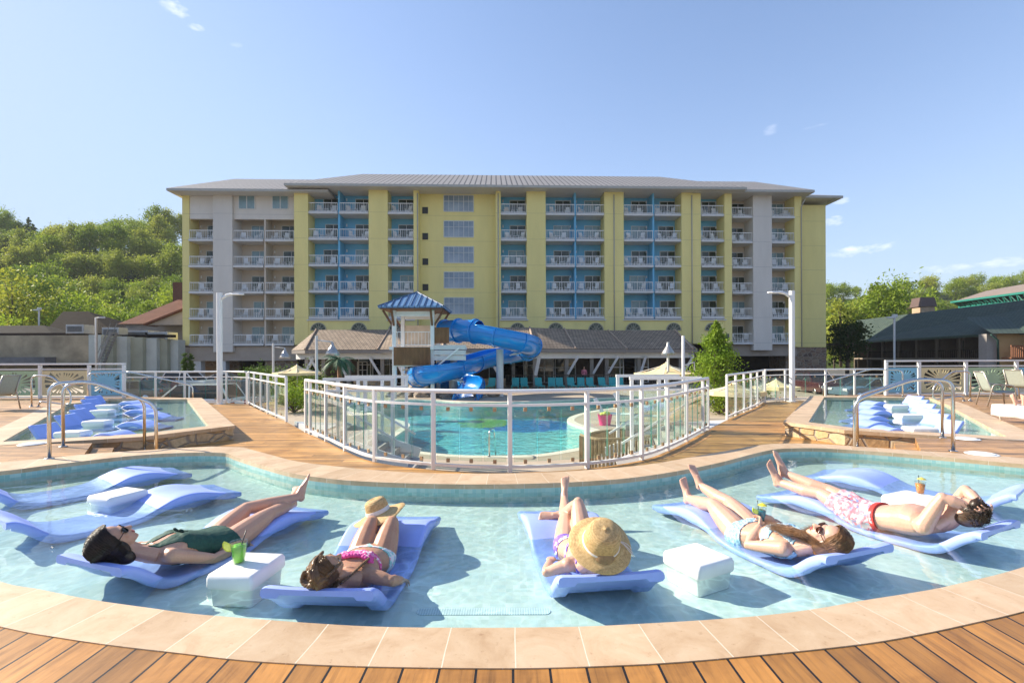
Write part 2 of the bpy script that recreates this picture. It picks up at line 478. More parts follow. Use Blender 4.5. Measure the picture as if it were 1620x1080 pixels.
# ------------------------------------------------------------------ ground, decks, pools
def V2(p): return (p[0], p[1])
near_in = [P(*q) for q in [(0, 919), (60, 931), (140, 947), (245, 962), (325, 972), (510, 986), (615, 991), (720, 992), (810, 992), (930, 990), (1030, 985), (1130, 979), (1225, 971), (1305, 960), (1360, 950), (1455, 935), (1510, 924), (1620, 896)]]
near_out = [P(*q) for q in [(0, 990), (90, 1007), (180, 1020), (275, 1031), (380, 1043), (492, 1050), (620, 1054), (810, 1056), (965, 1052), (1075, 1046), (1190, 1036), (1292, 1026), (1390, 1014), (1477, 998), (1550, 982), (1620, 966)]]
near_in = [Vector(p) for p in [(-7.1, 5.5, 0), (-6.2, 4.85, 0), (-5.2, 4.1, 0), (-4.3, 3.57, 0)]] + near_in + [Vector(p) for p in [(4.5, 3.75, 0), (5.5, 4.35, 0), (6.4, 5.0, 0), (7.2, 5.7, 0)]]
near_out = [Vector(p) for p in [(-8.0, 5.2, 0), (-6.6, 4.35, 0), (-5.3, 3.55, 0), (-4.0, 2.98, 0)]] + near_out + [Vector(p) for p in [(4.3, 3.18, 0), (5.5, 3.75, 0), (6.7, 4.5, 0), (8.1, 5.4, 0)]]
far_in = [P(*q) for q in [(0, 745), (81, 735), (204, 721), (285, 716), (352, 716), (372, 722), (407, 733), (462, 748), (523, 757), (573, 761), (647, 764), (720, 765.5), (795, 765.5), (860, 764), (928, 761), (1002, 755), (1076, 744), (1140, 731), (1190, 718), (1222, 711), (1250, 709), (1305, 709), (1427, 717), (1620, 734)]]
far_out = [P(*q) for q in [(0, 731), (79, 724), (133, 718), (240, 711), (330, 706), (372, 705), (402, 712), (432, 720), (474, 730), (558, 740), (622, 745), (686, 748), (780, 748.5), (850, 747), (928, 743), (1027, 734), (1108, 720), (1160, 711), (1198, 704), (1242, 701), (1316, 703), (1427, 711), (1520, 717), (1620, 724)]]
far_in = [Vector((-7.5, 5.75, 0))] + far_in + [Vector((7.6, 5.95, 0))]
far_out = [Vector((-8.3, 5.8, 0))] + far_out + [Vector((8.4, 6.1, 0))]

def resample(pts, n):
    pts = cr(pts, 10); L = [0]
    for a, b in zip(pts, pts[1:]): L.append(L[-1] + (b - a).length)
    out = []; j = 0
    for i in range(n):
        t = L[-1] * i / (n - 1)
        while j < len(L) - 2 and L[j + 1] < t: j += 1
        u = (t - L[j]) / max(1e-9, L[j + 1] - L[j]); out.append(pts[j].lerp(pts[j + 1], u))
    return out

def nearest_pairs(inner, outer, n=160):
    """outer points, each facing the nearest inner point, kept in order"""
    a = resample(inner, n); o = resample(outer, n * 4); res = []; j = 0
    for i, p in enumerate(a):
        k = min(range(j, len(o)), key=lambda q: (o[q] - p).length); j = k; res.append(o[k])
    res[0] = o[0]; res[-1] = o[-1]
    return a, res

def strip(mb, a, b, za, zb, u0=0.0, flip=False):
    """ribbon between two polylines with UV in metres"""
    u = u0; base = len(mb.v)
    for p, q in zip(a, b): mb.v += [(p.x, p.y, za), (q.x, q.y, zb)]
    for i in range(len(a) - 1):
        du = ((a[i + 1] - a[i]).length + (b[i + 1] - b[i]).length) / 2
        wv0 = (Vector((a[i].x, a[i].y, za)) - Vector((b[i].x, b[i].y, zb))).length; wv1 = (Vector((a[i + 1].x, a[i + 1].y, za)) - Vector((b[i + 1].x, b[i + 1].y, zb))).length
        f = (base + 2 * i, base + 2 * i + 1, base + 2 * i + 3, base + 2 * i + 2); uv = [(u, 0), (u, wv0), (u + du, wv1), (u + du, 0)]
        if flip: f = f[::-1]; uv = uv[::-1]
        mb.face(f, 0, uv); u += du
    return mb

nI, nO = nearest_pairs(near_in, near_out); fI, fO = nearest_pairs(far_in, far_out)
mb = MB(); strip(mb, nI, nO, 0, 0, flip=True); strip(mb, nI, nI, 0, -.055); strip(mb, nO, nO, -.05, 0)
strip(mb, fI, fO, 0, 0, .2); strip(mb, fI, fI, 0, -.055, .2, True); strip(mb, fO, fO, 0, -.31, .2)
struct('coping', mb, MT['coping'])
ring = nI + fI[::-1]
w = MB(); rc = ring + [ring[0]]; strip(w, rc, rc, -.055, FLOOR - .05)
struct('pool_wall', w, MT['poolwall'])
struct('pool_floor', sheet(MB(), [V2(p) for p in ring], [], FLOOR), MT['poolfloor'])
struct('pool_water', sheet(MB(), [V2(p) for p in ring], [], WATER), MT['water'])
# near deck: boards run away from the camera
nd = [V2(p) for p in nO]
struct('near_deck', sheet(MB(), nd + [(14, 5.2), (14, -4), (-14, -4), (-14, 5)], [], -.006), MT['deck'])

def inset(poly, d):
    """offset a closed polygon outwards by d"""
    n = len(poly); ar = sum(poly[i][0] * poly[(i + 1) % n][1] - poly[(i + 1) % n][0] * poly[i][1] for i in range(n)); s = 1 if ar > 0 else -1
    out = []
    for i in range(n):
        a, b, c = Vector(poly[i - 1][:2]), Vector(poly[i][:2]), Vector(poly[(i + 1) % n][:2])
        e1 = (b - a).normalized(); e2 = (c - b).normalized(); n1 = Vector((e1.y, -e1.x)) * s; n2 = Vector((e2.y, -e2.x)) * s
        m = (n1 + n2).normalized(); out.append(b + m * d / max(.35, m.dot(n1)))
    return out

SIDE_WATER = -.05
sideL = [P(296, 633, SIDE_WATER), P(330, 677, SIDE_WATER), P(222, 690, SIDE_WATER), P(4, 703, SIDE_WATER), P(109, 641, SIDE_WATER), P(173, 634.5, SIDE_WATER)]
sideR = [P(1304, 630, SIDE_WATER), P(1279, 671, SIDE_WATER), P(1347, 680, SIDE_WATER), P(1593, 695, SIDE_WATER), P(1495, 641, SIDE_WATER), P(1470, 631.5, SIDE_WATER)]
edge_tile = M('stone_lip', (.58, .42, .28), .6, .15, 3)
stepmb = []
for nm, poly in (('left', sideL), ('right', sideR)):
    poly = [Vector((p.x, p.y, 0)) for p in poly]; out = [Vector((q.x, q.y, 0)) for q in inset(poly, .46)]
    def dens(l):
        r = []
        for i in range(len(l)):
            a, b = l[i], l[(i + 1) % len(l)]
            for k in range(12): r.append(a.lerp(b, k / 12))
        return r + [l[0].copy()]
    i2, o2 = dens(poly), dens(out)
    c = MB(); fl = nm == 'left'
    strip(c, i2, o2, .002, .002, 0, fl); strip(c, i2, i2, .002, -.05, 0, not fl); strip(c, o2, o2, .002, -.07, 0, fl)
    struct('side_pool_coping', c, MT['coping'])
    wl = MB(); strip(wl, i2, i2, -.05, -.31); struct('side_pool_wall', wl, MT['poolwall'])
    struct('side_pool_floor', sheet(MB(), [V2(p) for p in poly], [], -.15), MT['poolfloor'])
    struct('side_pool_water', sheet(MB(), [V2(p) for p in poly], [], SIDE_WATER), MT['water2'])
    wo = [Vector((q.x, q.y, 0)) for q in inset(poly, .43)]
    o3 = dens(wo); st = MB(); strip(st, o3, o3, -.07, WALK - .02, 0, fl)
    o_ = obj('stone_wall', st, MT['stone'])
    tag(o_, 'low stacked stone wall round the %s raised pool' % nm + (', shaded brown' if fl else ', glowing gold in the sun'), 'stone wall', 'stone walls of the raised pools')

# side platforms, flush with the coping
def mid(poly, a, b, t=.5): return poly[a].lerp(poly[b], t)
oL = [Vector((q.x, q.y, 0)) for q in inset([Vector((p.x, p.y, 0)) for p in sideL], .25)]
oR = [Vector((q.x, q.y, 0)) for q in inset([Vector((p.x, p.y, 0)) for p in sideR], .25)]
platL = [P(133, 718), P(79, 724), P(0, 731), Vector((-8.3, 5.8, 0)), Vector((-26, 4.9, 0)), Vector((-26, 18.2, 0)), Vector((-13.2, 18.2, 0)), oL[0], oL[5], oL[4], oL[3], P(146, 700)]
platR = [P(1457, 712), P(1520, 717), P(1620, 724), Vector((8.4, 6.1, 0)), Vector((26, 5.2, 0)), Vector((26, 18.2, 0)), Vector((13.4, 18.2, 0)), oR[0], oR[5], oR[4], oR[3], P(1448, 692)]
for pl in (platL, platR):
    struct('platform', sheet(MB(), [V2(p) for p in pl], [], -.006), MT['side'])
    r = MB(); strip(r, [pl[-1], pl[0]], [pl[-1], pl[0]], -.006, WALK - .02); strip(r, [pl[4], pl[5], pl[6]], [pl[4], pl[5], pl[6]], -.006, -1.4)
    struct('platform_edge', r, MT['side'])
# steps from the walkway up to the platforms
for pl, s in ((platL, 1), (platR, -1)):
    a, b = pl[-1], pl[0]; d = Vector((1 if s > 0 else -1, .25, 0)).normalized()
    m = MB()
    for k, (z0, z1) in enumerate(((WALK, -.1), (WALK, -.2))):
        q = [a + d * (.32 * k + .004), b + d * (.32 * k + .004), b + d * (.32 * (k + 1)), a + d * (.32 * (k + 1))]
        m.prism(q, z0 + .002, z1)
    struct('platform_steps', m, MT['walk'])

# walkway below the coping, held in by the railings
arc_px = [(484, 684), (491, 687), (516, 698), (546, 713), (593, 730.5), (686, 742.5), (807, 747), (929, 741), (1015, 727.5), (1056, 713), (1086, 698.5), (1112, 684), (1120, 680)]
arc_base = [P(*q, WALK) for q in arc_px]
left_px = [(453, 667), (437, 660.5), (424, 654.5), (413, 649.5), (402, 644), (393, 639.5)]
right_px = [(1150, 664), (1164, 657.5), (1177, 652), (1188, 647.5), (1198, 642.5), (1208, 636.5)]
left_base = [P(*q, WALK) for q in left_px]; right_base = [P(*q, WALK) for q in right_px]
back_y = left_base[-1].y
def atx(px, y, z): return Vector(((px - PX) / F * y, y, z))
leftback = [left_base[-1]] + [atx(px, 18.9, WALK) for px in (358, 292, 246, 197)]
rightback = [right_base[-1]] + [atx(px, 18.9, WALK) for px in (1242, 1306, 1352, 1400)]
arc_s = resample(arc_base, 60)
bound = [Vector((15.5, 18.95, 0))] + rightback[::-1] + right_base[::-1] + arc_s[::-1] + left_base + leftback + [Vector((-15.9, 18.95, 0))]
grow = []
C0 = Vector((0, 11.5, 0))
walk = [p for p in fO if -6.5 < p.x < 6.3] + [platR[0], platR[-1], Vector((9, 9.5, 0)), Vector((14.5, 16.5, 0))] + bound + [Vector((-14.8, 16.5, 0)), Vector((-9.2, 9.5, 0)), platL[-1], platL[0]]
struct('walkway', sheet(MB(), [V2(p) for p in walk], [], WALK), MT['walk'])
f = MB(); fb = [Vector((p.x, p.y, 0)) for p in bound]
strip(f, fb, fb, WALK - .001, -1.45)
struct('retaining_wall', f, MT['greywhite'])

# lower level: concrete deck with the lagoon pool
lag_px = [(560, 647), (600, 655), (628, 663), (645, 668), (648, 674), (634, 684), (621, 694), (622, 702), (634, 708), (669, 714), (723, 719), (791, 720), (845, 718.5), (886, 713), (928, 704), (947, 693), (938, 681), (909, 671.5), (897, 664), (908, 656.5), (940, 649), (995, 642), (1060, 636), (1040, 631), (995, 628), (940, 630), (880, 633), (800, 636), (740, 636), (690, 633), (640, 632), (590, 635), (555, 640)]
lag = cr([P(px, py, LOW) for px, py in lag_px], 5, True)
lag_o = [Vector((q.x, q.y, 0)) for q in inset(lag, .32)]
low_out = [(-26, 9.5), (26, 9.5), (44, 49), (-44, 49)]
struct('lower_deck', sheet(MB(), low_out, [[V2(p) for p in lag]], LOW - .006), MT['concrete'])
m = MB(); lc = lag + [lag[0]]; lo = lag_o + [lag_o[0]]
strip(m, lc, lo, LOW, LOW, 0, False); strip(m, lc, lc, LOW, LOW - .12, 0, True)
struct('lower_pool_coping', m, M('pale_coping', (.74, .66, .53), .6, .1, 3))
m = MB(); strip(m, lc, lc, LOW - .12, LOW - 1.3); struct('lower_pool_wall', m, MT['poolwall'])
mos = NT('lagoon_mosaic')
vv = mos.tc(); wn = mos.new('ShaderNodeTexWhiteNoise', noise_dimensions='2D')
sp = mos.sep(vv); mos.link(mos.comb(mos.math('FLOOR', mos.math('DIVIDE', sp[0], .3)), mos.math('FLOOR', mos.math('DIVIDE', sp[1], .5)), 0), wn.inputs['Vector'])
base = mos.ramp(wn.outputs['Value'], [(0, (.46, .82, .84)), (.5, (.60, .90, .90)), (1, (.72, .95, .93))])
def blob(x, y, rx, ry, th):
    dx = mos.math('DIVIDE', mos.math('SUBTRACT', sp[0], x), rx); dy = mos.math('DIVIDE', mos.math('SUBTRACT', sp[1], y), ry)
    r2 = mos.math('ADD', mos.math('MULTIPLY', dx, dx), mos.math('MULTIPLY', dy, dy))
    return mos.math('LESS_THAN', mos.math('ADD', r2, mos.math('MULTIPLY', mos.math('SUBTRACT', mos.noise(1.3, 3, .6), .5), 1.4)), th)
c = base
for (px, py, rx, ry, colr) in ((830, 670, 2.6, 2.4, (.05, .30, .72)), (765, 666, 1.5, 2.0, (.62, .66, .08)), (755, 664, .5, .6, (.30, .10, .08)), (715, 664, 1.1, .45, (.08, .12, .18)), (850, 655, 2.4, 1.2, (.40, .50, .10)), (905, 652, 1.6, 1.0, (.25, .5, .3)), (660, 690, 1.2, 2.6, (.05, .34, .50))):
    p = P(px, py, LOW - .9); c = mos.mix(blob(p.x, p.y, rx, ry, 1.0), c, colr)
mos.set(Base_Color=c, Roughness=.3)
struct('lower_pool_floor', sheet(MB(), [V2(p) for p in lag], [], LOW - 1.0), mos.m)
struct('lower_pool_water', sheet(MB(), [V2(p) for p in lag], [], LOW - .08), MT['water3'])
# ground to the horizon
g = MB(); sheet(g, [(-3000, -300), (3000, -300), (3000, 3000), (-3000, 3000)], [low_out], -1.5)
struct('ground', g, M('parking_ground', (.10, .10, .095), .9, .25, .3, .2, 6))
g = MB(); strip(g, [Vector((*p, 0)) for p in low_out + low_out[:1]], [Vector((*p, 0)) for p in low_out + low_out[:1]], LOW - .006, -1.52)
struct('kerb', g, MT['concrete_grey'])
# ------------------------------------------------------------------ in-pool loungers and tables
LL, LW = 1.95, .70
PROF = [(0, .075), (.06, .065), (.16, .0), (.28, -.105), (.40, -.148), (.58, -.163), (.80, -.165), (.98, -.145), (1.12, -.088), (1.26, -.035), (1.40, -.018), (1.54, -.035), (1.70, -.078), (1.84, -.11), (1.95, -.13)]
def prof_z(s):
    for (a, za), (b, zb) in zip(PROF, PROF[1:]):
        if s <= b: return za + (zb - za) * (s - a) / (b - a)
    return PROF[-1][1]
def lounger_mesh(mat, prof_=None):
    mb = MB(); pts = cr([(s, 0, z) for s, z in (prof_ or PROF)], 3)
    th = .075; rings = []
    for i, p in enumerate(pts):
        t = (pts[min(i + 1, len(pts) - 1)] - pts[max(0, i - 1)]).normalized(); n = Vector((-t.z, 0, t.x))
        k = min(1, (p.x + .02) / .08, (LL + .02 - p.x) / .08); k = max(.8, k)
        h = LW / 2 * (1 - .05 * (1 - k)); d = (th if p.x < .3 else max(.054, th - (p.x - .3) * .1)) * k + .055 * math.exp(-((p.x - 1.36) / .2) ** 2) + .02 * math.exp(-((p.x - 1.75) / .2) ** 2)
        prof = [(-h, -.022), (-h + .008, -.006), (-h + .03, 0), (-.2, -.006), (0, -.009), (.2, -.006), (h - .03, 0), (h - .008, -.006), (h, -.022), (h, -d + .015), (h - .015, -d), (h - .10, -d), (h - .12, -d + .02), (-h + .12, -d + .02), (-h + .10, -d), (-h + .015, -d), (-h, -d + .015)]
        rings.append([p + Vector((0, y, 0)) + n * z for y, z in prof])
    mb.loft(rings)
    return mb.mesh('lounger', mat, True)
LM = lounger_mesh(MT['lounger']); LM.set_sharp_from_angle(angle=R(50))
PROF2 = [(0, .19), (.05, .185), (.11, .11), (.19, .0), (.25, -.065), (.36, -.098), (.8, -.105), (1.02, -.098), (1.16, -.05), (1.3, .03), (1.42, .045), (1.55, .02), (1.70, -.05), (1.84, -.092), (1.95, -.10)]
LM2 = lounger_mesh(MT['lounger2'], PROF2); LM3 = lounger_mesh(MT['lounger'], PROF2); LM3.set_sharp_from_angle(angle=R(50)); LM2.set_sharp_from_angle(angle=R(50))
LPOS = {'A': (-2.89, 3.27, 70.3), 'L3': (-1.17, 2.86, 86.7), 'L4': (.63, 3.04, 96.9), 'L5': (2.47, 3.41, 109.7), 'L6': (3.936, 3.87, 115.8), 'L1': (-4.54, 4.22, 57.3), 'L2': (-5.81, 5.21, 54.2), 'L7': (5.24, 4.94, 126.2)}
LLAB = {'A': 'periwinkle lounger under the person in the dark green swimsuit', 'L3': 'periwinkle lounger under the braided-hair person and the straw hat at the knees', 'L4': 'periwinkle lounger under the person wearing a wide straw hat', 'L5': 'periwinkle lounger under the person in the pale blue bikini', 'L6': 'periwinkle lounger under the person in patterned swim shorts', 'L1': 'empty periwinkle lounger beside the white block, nearer the dark-haired person', 'L2': 'empty periwinkle lounger along the far left pool edge', 'L7': 'empty periwinkle lounger behind the orange drink'}
for k, (x, y, a) in LPOS.items():
    o = bpy.data.objects.new('pool_lounger', LM); COL.objects.link(o); o.location = (x, y, 0); o.rotation_euler = (0, 0, R(a))
    tag(o, LLAB[k], 'pool lounger', 'loungers standing in the shallow pool')
def LP(k, s, v, z=None, dz=0.0):
    """world point on lounger k: s metres from its head end, v to the image right"""
    x, y, a = LPOS[k]; a = R(a); zz = (prof_z(s) if z is None else z) + dz
    return Vector((x + math.cos(a) * s + math.sin(a) * v, y + math.sin(a) * s - math.cos(a) * v, zz))

def table_mesh(sx=.46, sy=.46, top=.0, bot=FLOOR + .004):
    mb = MB(); h = top - bot
    def ring(w, d, z, r):
        pts = []
        for cx, cy, a0 in ((w - r, d - r, 0), (-w + r, d - r, 90), (-w + r, -d + r, 180), (w - r, -d + r, 270)):
            for q in range(5):
                a = R(a0 + q * 22.5); pts.append(Vector((cx + r * math.cos(a), cy + r * math.sin(a), z)))
        return pts
    X, Y = sx / 2, sy / 2
    rs = [ring(X * .86, Y * .86, bot, .03), ring(X * .9, Y * .9, bot + h * .5, .03), ring(X * .955, Y * .955, top - .10, .03), ring(X, Y, top - .085, .035), ring(X, Y, top - .03, .035), ring(X - .012, Y - .012, top - .008, .03), ring(X - .035, Y - .035, top, .02), ring(X - .06, Y - .06, top - .001, .012)]
    mb.loft(rs)
    return mb
TM = table_mesh().mesh('side_table', MT['plastic_white'], True); TM.set_sharp_from_angle(angle=R(60))
def table(x, y, rz, label, scale=(1, 1, 1), mesh=TM):
    o = bpy.data.objects.new('pool_side_table', mesh); COL.objects.link(o); o.location = (x, y, 0); o.rotation_euler = (0, 0, R(rz)); o.scale = scale
    # small dark drain notch at the foot is part of the moulding
    return tag(o, label, 'side table', 'white block tables in the shallow pool')
tA = P(392, 890, .0); table(tA.x, tA.y, -6, 'white block table with the lime green drink on it', (.74, .88, 1))
tB = P(1104, 875, .0); table(tB.x, tB.y, 27, 'white block table with bare top beside the straw hat lounger', (.80, .77, 1))
tC = P(187, 778, .0); table(tC.x, tC.y, -20, 'white block table with nothing on it, between the two empty left loungers', (.8, .88, .9))
tD = P(1452, 786, .0); table(tD.x, tD.y, 24, 'white block table with the orange drink on it')

def drink(p, col, label, straw=(.03, .02), wedge=None, umbrella=None, scale=1.0):
    t = thing('cocktail', label, 'drink', p, 0, 'cocktails in plastic cups'); t.scale = (scale,) * 3
    cup = MB(); prof = [(.030, 0), (.031, .004), (.036, .05), (.041, .095), (.0435, .112), (.0445, .114), (.0425, .112), (.034, .05), (.029, .006), (0, .006)]
    cup.lathe(prof, sides=24, caps=False); obj('cup', cup, glass_mat('clear_cup', (.95, .97, .95), 1.4), t, True)
    lq = MB(); lq.lathe([(0, .007), (.0285, .007), (.0335, .05), (.0385, .092), (0, .094)], sides=24, caps=False); obj('drink', lq, liquid_mat('drink_liquid', col), t, True)
    ic = MB()
    rnd = random.Random(3)
    for k in range(6): ic.box((rnd.uniform(-.02, .02), rnd.uniform(-.02, .02), .093 + rnd.uniform(-.004, .006)), (.018, .018, .016), rnd.random() * 3)
    obj('ice', ic, glass_mat('ice', (.9, .95, .9), 1.31), t, bevel=.003)
    st = MB(); st.tube([(-.012, 0, .01), (straw[0], straw[1], .17)], .003, 8); obj('straw', st, M('black_straw', (.03, .03, .03), .4), t, True)
    if wedge:
        w = MB(); n = 10; c = Vector((-.044, -.012, .10)); pts = [c + Vector((.036 * math.cos(R(150 + 190 * i / n)), 0, .036 * math.sin(R(150 + 190 * i / n)))) for i in range(n + 1)]
        w.loft([[p + Vector((0, -.006, 0)) for p in pts], [p + Vector((0, .006, 0)) for p in pts]]); o = obj('fruit_wedge', w, M('fruit_rind', wedge, .45, .25, 60), t)
        w = MB(); pts2 = [c + (p - c) * .8 for p in pts]; w.loft([[p + Vector((0, -.0075, 0)) for p in pts2], [p + Vector((0, .0075, 0)) for p in pts2]]); obj('flesh', w, M('fruit_flesh', tuple(min(1, x * 1.3 + .1) for x in wedge), .4, .2, 80), o)
    if umbrella:
        u = MB(); u.lathe([(.038, 0), (.02, .012), (0, .02)], (.012, 0, .135), 10, caps=False); u.tube([(.0, 0, .06), (.013, 0, .156)], .0015, 6); obj('paper_parasol', u, M('paper', umbrella, .7, .3, 40), t)
    return t
drink(P(378, 889, .0), (.32, .92, .02), 'lime green cocktail with a fruit wedge and black straw on white block table', (.03, .02), (.62, .68, .06), scale=1.3)
drink(P(1456, 780, .0), (.95, .28, .01), 'orange cocktail with a straw on the white block table', (.0, .02), None, (.55, .45, .10), 1.1)

# side pool loungers lie across the pools; heads on the outer side
def side_lounger(head, foot_dir, mat, label, group, sx=1.22):
    o = bpy.data.objects.new('pool_lounger', LM2 if mat == 2 else LM3); COL.objects.link(o)
    o.location = (head.x, head.y, .005); o.rotation_euler = (0, 0, math.atan2(foot_dir.y, foot_dir.x)); o.scale = (sx, .74, 1)
    tag(o, label, 'pool lounger', group); return o
headsL = [(72, 690), (108, 672), (127, 662), (136, 652), (146, 643), (152, 637)]
humpL = [(240, 690), (243, 672), (250, 659), (246, 652), (247, 644), (243, 639)]
ordn = ['nearest', 'second nearest', 'third nearest', 'fourth nearest', 'fifth nearest', 'farthest']
for k, (h, q) in enumerate(zip(headsL, humpL)):
    a = P(h[0] - 6, h[1], -.05); b = P(q[0], q[1], -.05); d = b - a; d.z = 0
    side_lounger(a, d, 2, '%s blue lounger in the raised left side pool' % ordn[k], 'loungers in the left side pool', 1.0 if k == 0 else 1.2)
headsR = [(1500, 683), (1480, 671), (1467, 662), (1459, 652), (1450, 645), (1442, 638)]
humpR = [(1362, 682), (1364, 672), (1360, 663), (1358, 654), (1357, 646), (1356, 640)]
for k, (h, q) in enumerate(zip(headsR, humpR)):
    a = P(h[0] + 8, h[1], -.05); b = P(q[0], q[1], -.05); d = b - a; d.z = 0
    side_lounger(a, d, 1, '%s pale blue lounger in the raised right side pool' % ordn[k], 'loungers in the right side pool', .86 if k == 0 else 1.08)
TM2 = table_mesh(.46, .42, .07, -.146).mesh('side_table', MT['plastic_white'], True); TM2.set_sharp_from_angle(angle=R(60))
for k, (px, py) in enumerate(((116, 687), (155, 670), (163, 653), (170, 645))):
    p = P(px, py - 4, .05); tag(table(p.x, p.y, 5, '%s white block table in the raised left side pool' % ['nearest', 'second nearest', 'third nearest', 'farthest'][k], (1.05, .8, 1), TM2), group='tables in the left side pool')
for k, (px, py) in enumerate(((1455, 680), (1436, 659), (1418, 644))):
    p = P(px, py - 3, .05); tag(table(p.x, p.y, -5, '%s white block table in the raised right side pool' % ['nearest', 'middle', 'farthest'][k], (1.05, .8, 1), TM2), group='tables in the right side pool')

# ------------------------------------------------------------------ railings with glass
def fence(name, label, base, h=1.23, z0=WALK, posts=None, panes=3, top=.032, closed_cap=True, glass=True, smooth_n=6, group='white glass railings', pw=.062):
    t = thing(name, label, 'fence', base[0], 0, group); o = Vector(base[0])
    loc = [Vector(b) - o for b in base]
    for b, nb in zip(loc, loc[1:] + [loc[-1] * 2 - loc[-2]]):
        m = MB(); rz = math.atan2((nb - b).y, (nb - b).x); m.box((b.x, b.y, (h - .02) / 2), (pw, pw, h - .02), rz); obj('post', m, MT['white'], t, bevel=.006)
    path = cr(loc, smooth_n) if len(loc) > 2 else loc
    m = MB(); m.tube([p + Vector((0, 0, h)) for p in path], top, 10); obj('top_rail', m, MT['white'], t, True)
    for nm, z, w in (('middle_rail', h - .21, .045), ('bottom_rail', .085, .05)):
        m = MB()
        rings = []
        for i, p in enumerate(path):
            d = (path[min(i + 1, len(path) - 1)] - path[max(i - 1, 0)]).normalized(); n = Vector((-d.y, d.x, 0))
            rings.append([p + n * a + Vector((0, 0, z + b)) for a, b in ((-w / 2, -.02), (w / 2, -.02), (w / 2, .02), (-w / 2, .02))])
        m.loft(rings); obj(nm, m, MT['white'], t)
    if glass:
        for b, nb in zip(loc, loc[1:]):
            L = (nb - b).length; n = panes if L > .55 else (2 if L > .35 else 1)
            d = (nb - b) / L; per = Vector((-d.y, d.x, 0))
            for k in range(n):
                g0, g1 = .05 + (L - .1) * k / n + .012, .05 + (L - .1) * (k + 1) / n - .012
                a, c = b + d * g0, b + d * g1; z1, z2 = .16, h - .285
                m = MB()
                q = [a - per * .005, c - per * .005, c + per * .005, a + per * .005]
                v = len(m.v)
                for z in (z1, z2): m.v += [(p.x, p.y, z) for p in q]
                m.face((v, v + 1, v + 5, v + 4), 0); m.face((v + 2, v + 3, v + 7, v + 6), 0)
                for fc in ((v + 1, v + 2, v + 6, v + 5), (v + 3, v, v + 4, v + 7), (v + 3, v + 2, v + 1, v), (v + 4, v + 5, v + 6, v + 7)): m.face(fc, 1)
                po = obj('glass_pane', m, [MT['glass'], MT['glass_edge']], t)
                cm = MB(); md = (a + c) / 2; rz = math.atan2(d.y, d.x)
                cm.box((md.x, md.y, z1 - .005), (.05, .03, .06), rz); cm.box((md.x, md.y, z2 + .005), (.05, .03, .06), rz)
                obj_split('clamp', cm, MT['clamp'], po)
    return t
fence('glass_fence', 'curved white railing with glass panes above the lagoon pool', arc_base, panes=3, top=.036)
fence('glass_fence', 'white glass railing on the left running back beside the wooden walkway', left_base, panes=1)
fence('glass_fence', 'white glass railing on the right running back beside the wooden walkway', right_base, panes=1)
fence('glass_fence', 'white glass railing across the back of the left walkway before the car park', [leftback[0] + Vector((-.08, .05, 0))] + leftback[1:], panes=2)
fence('glass_fence', 'white glass railing across the back of the right walkway', [rightback[0] + Vector((.08, .05, 0))] + rightback[1:], panes=2)

# tall end fences with cut-out sunburst panels
def sunburst(w, h, cx, cy, n, seed):
    """rectangle (0..w, 0..h) with ray shaped holes fanning from (cx, cy)"""
    rnd = random.Random(seed); holes = []
    def clip(a, r):
        x, y = cx + math.cos(a) * r, cy + math.sin(a) * r
        return x, y
    def reach(a):
        c, s = math.cos(a), math.sin(a); t = 9
        if c > 1e-6: t = min(t, (w - .05 - cx) / c)
        if c < -1e-6: t = min(t, (.05 - cx) / c)
        if s > 1e-6: t = min(t, (h - .05 - cy) / s)
        if s < -1e-6: t = min(t, (.05 - cy) / s)
        return t
    for i in range(n):
        a = 2 * math.pi * (i + .5) / n + rnd.uniform(-.05, .05); R1 = reach(a); r0 = .22 + rnd.uniform(0, .12)
        if R1 < r0 + .12: continue
        da = min(.11, 2.2 / n)
        Ra, Rb = min(R1, reach(a - da)), min(R1, reach(a + da)); Re = min(Ra, Rb) * rnd.uniform(.86, .98)
        if Re < r0 + .1: continue
        holes.append([clip(a, r0), clip(a + da, Re), clip(a - da, Re)])
    mb = MB(); sheet(mb, [(0, 0), (w, 0), (w, h), (0, h)], holes, 0)
    for loop in [[(0, 0), (w, 0), (w, h), (0, h)]] + holes: pass
    # stand the plate up and give it thickness
    v = [(x, 0, y) for x, y, z in mb.v]; n0 = len(v); fs = list(mb.f)
    mb.v = v + [(x, .012, z) for x, y, z in v]; mb.f = [tuple(f) for f in fs] + [tuple(i + n0 for i in f[::-1]) for f in fs]; mb.mi = [0] * len(mb.f)
    off = 0
    for loop in [[0] * 4] + holes:
        L = len(loop)
        for i in range(L): a, b = off + i, off + (i + 1) % L; mb.face((a, b, b + n0, a + n0))
        off += L
    return mb
PAN = {'blue': M('blue_painted_panel', (.22, .50, .66), .5, .05, 3), 'cream': M('cream_painted_panel', (.70, .60, .34), .5, .05, 3), 'green': M('green_painted_panel', (.40, .55, .33), .5, .05, 3)}
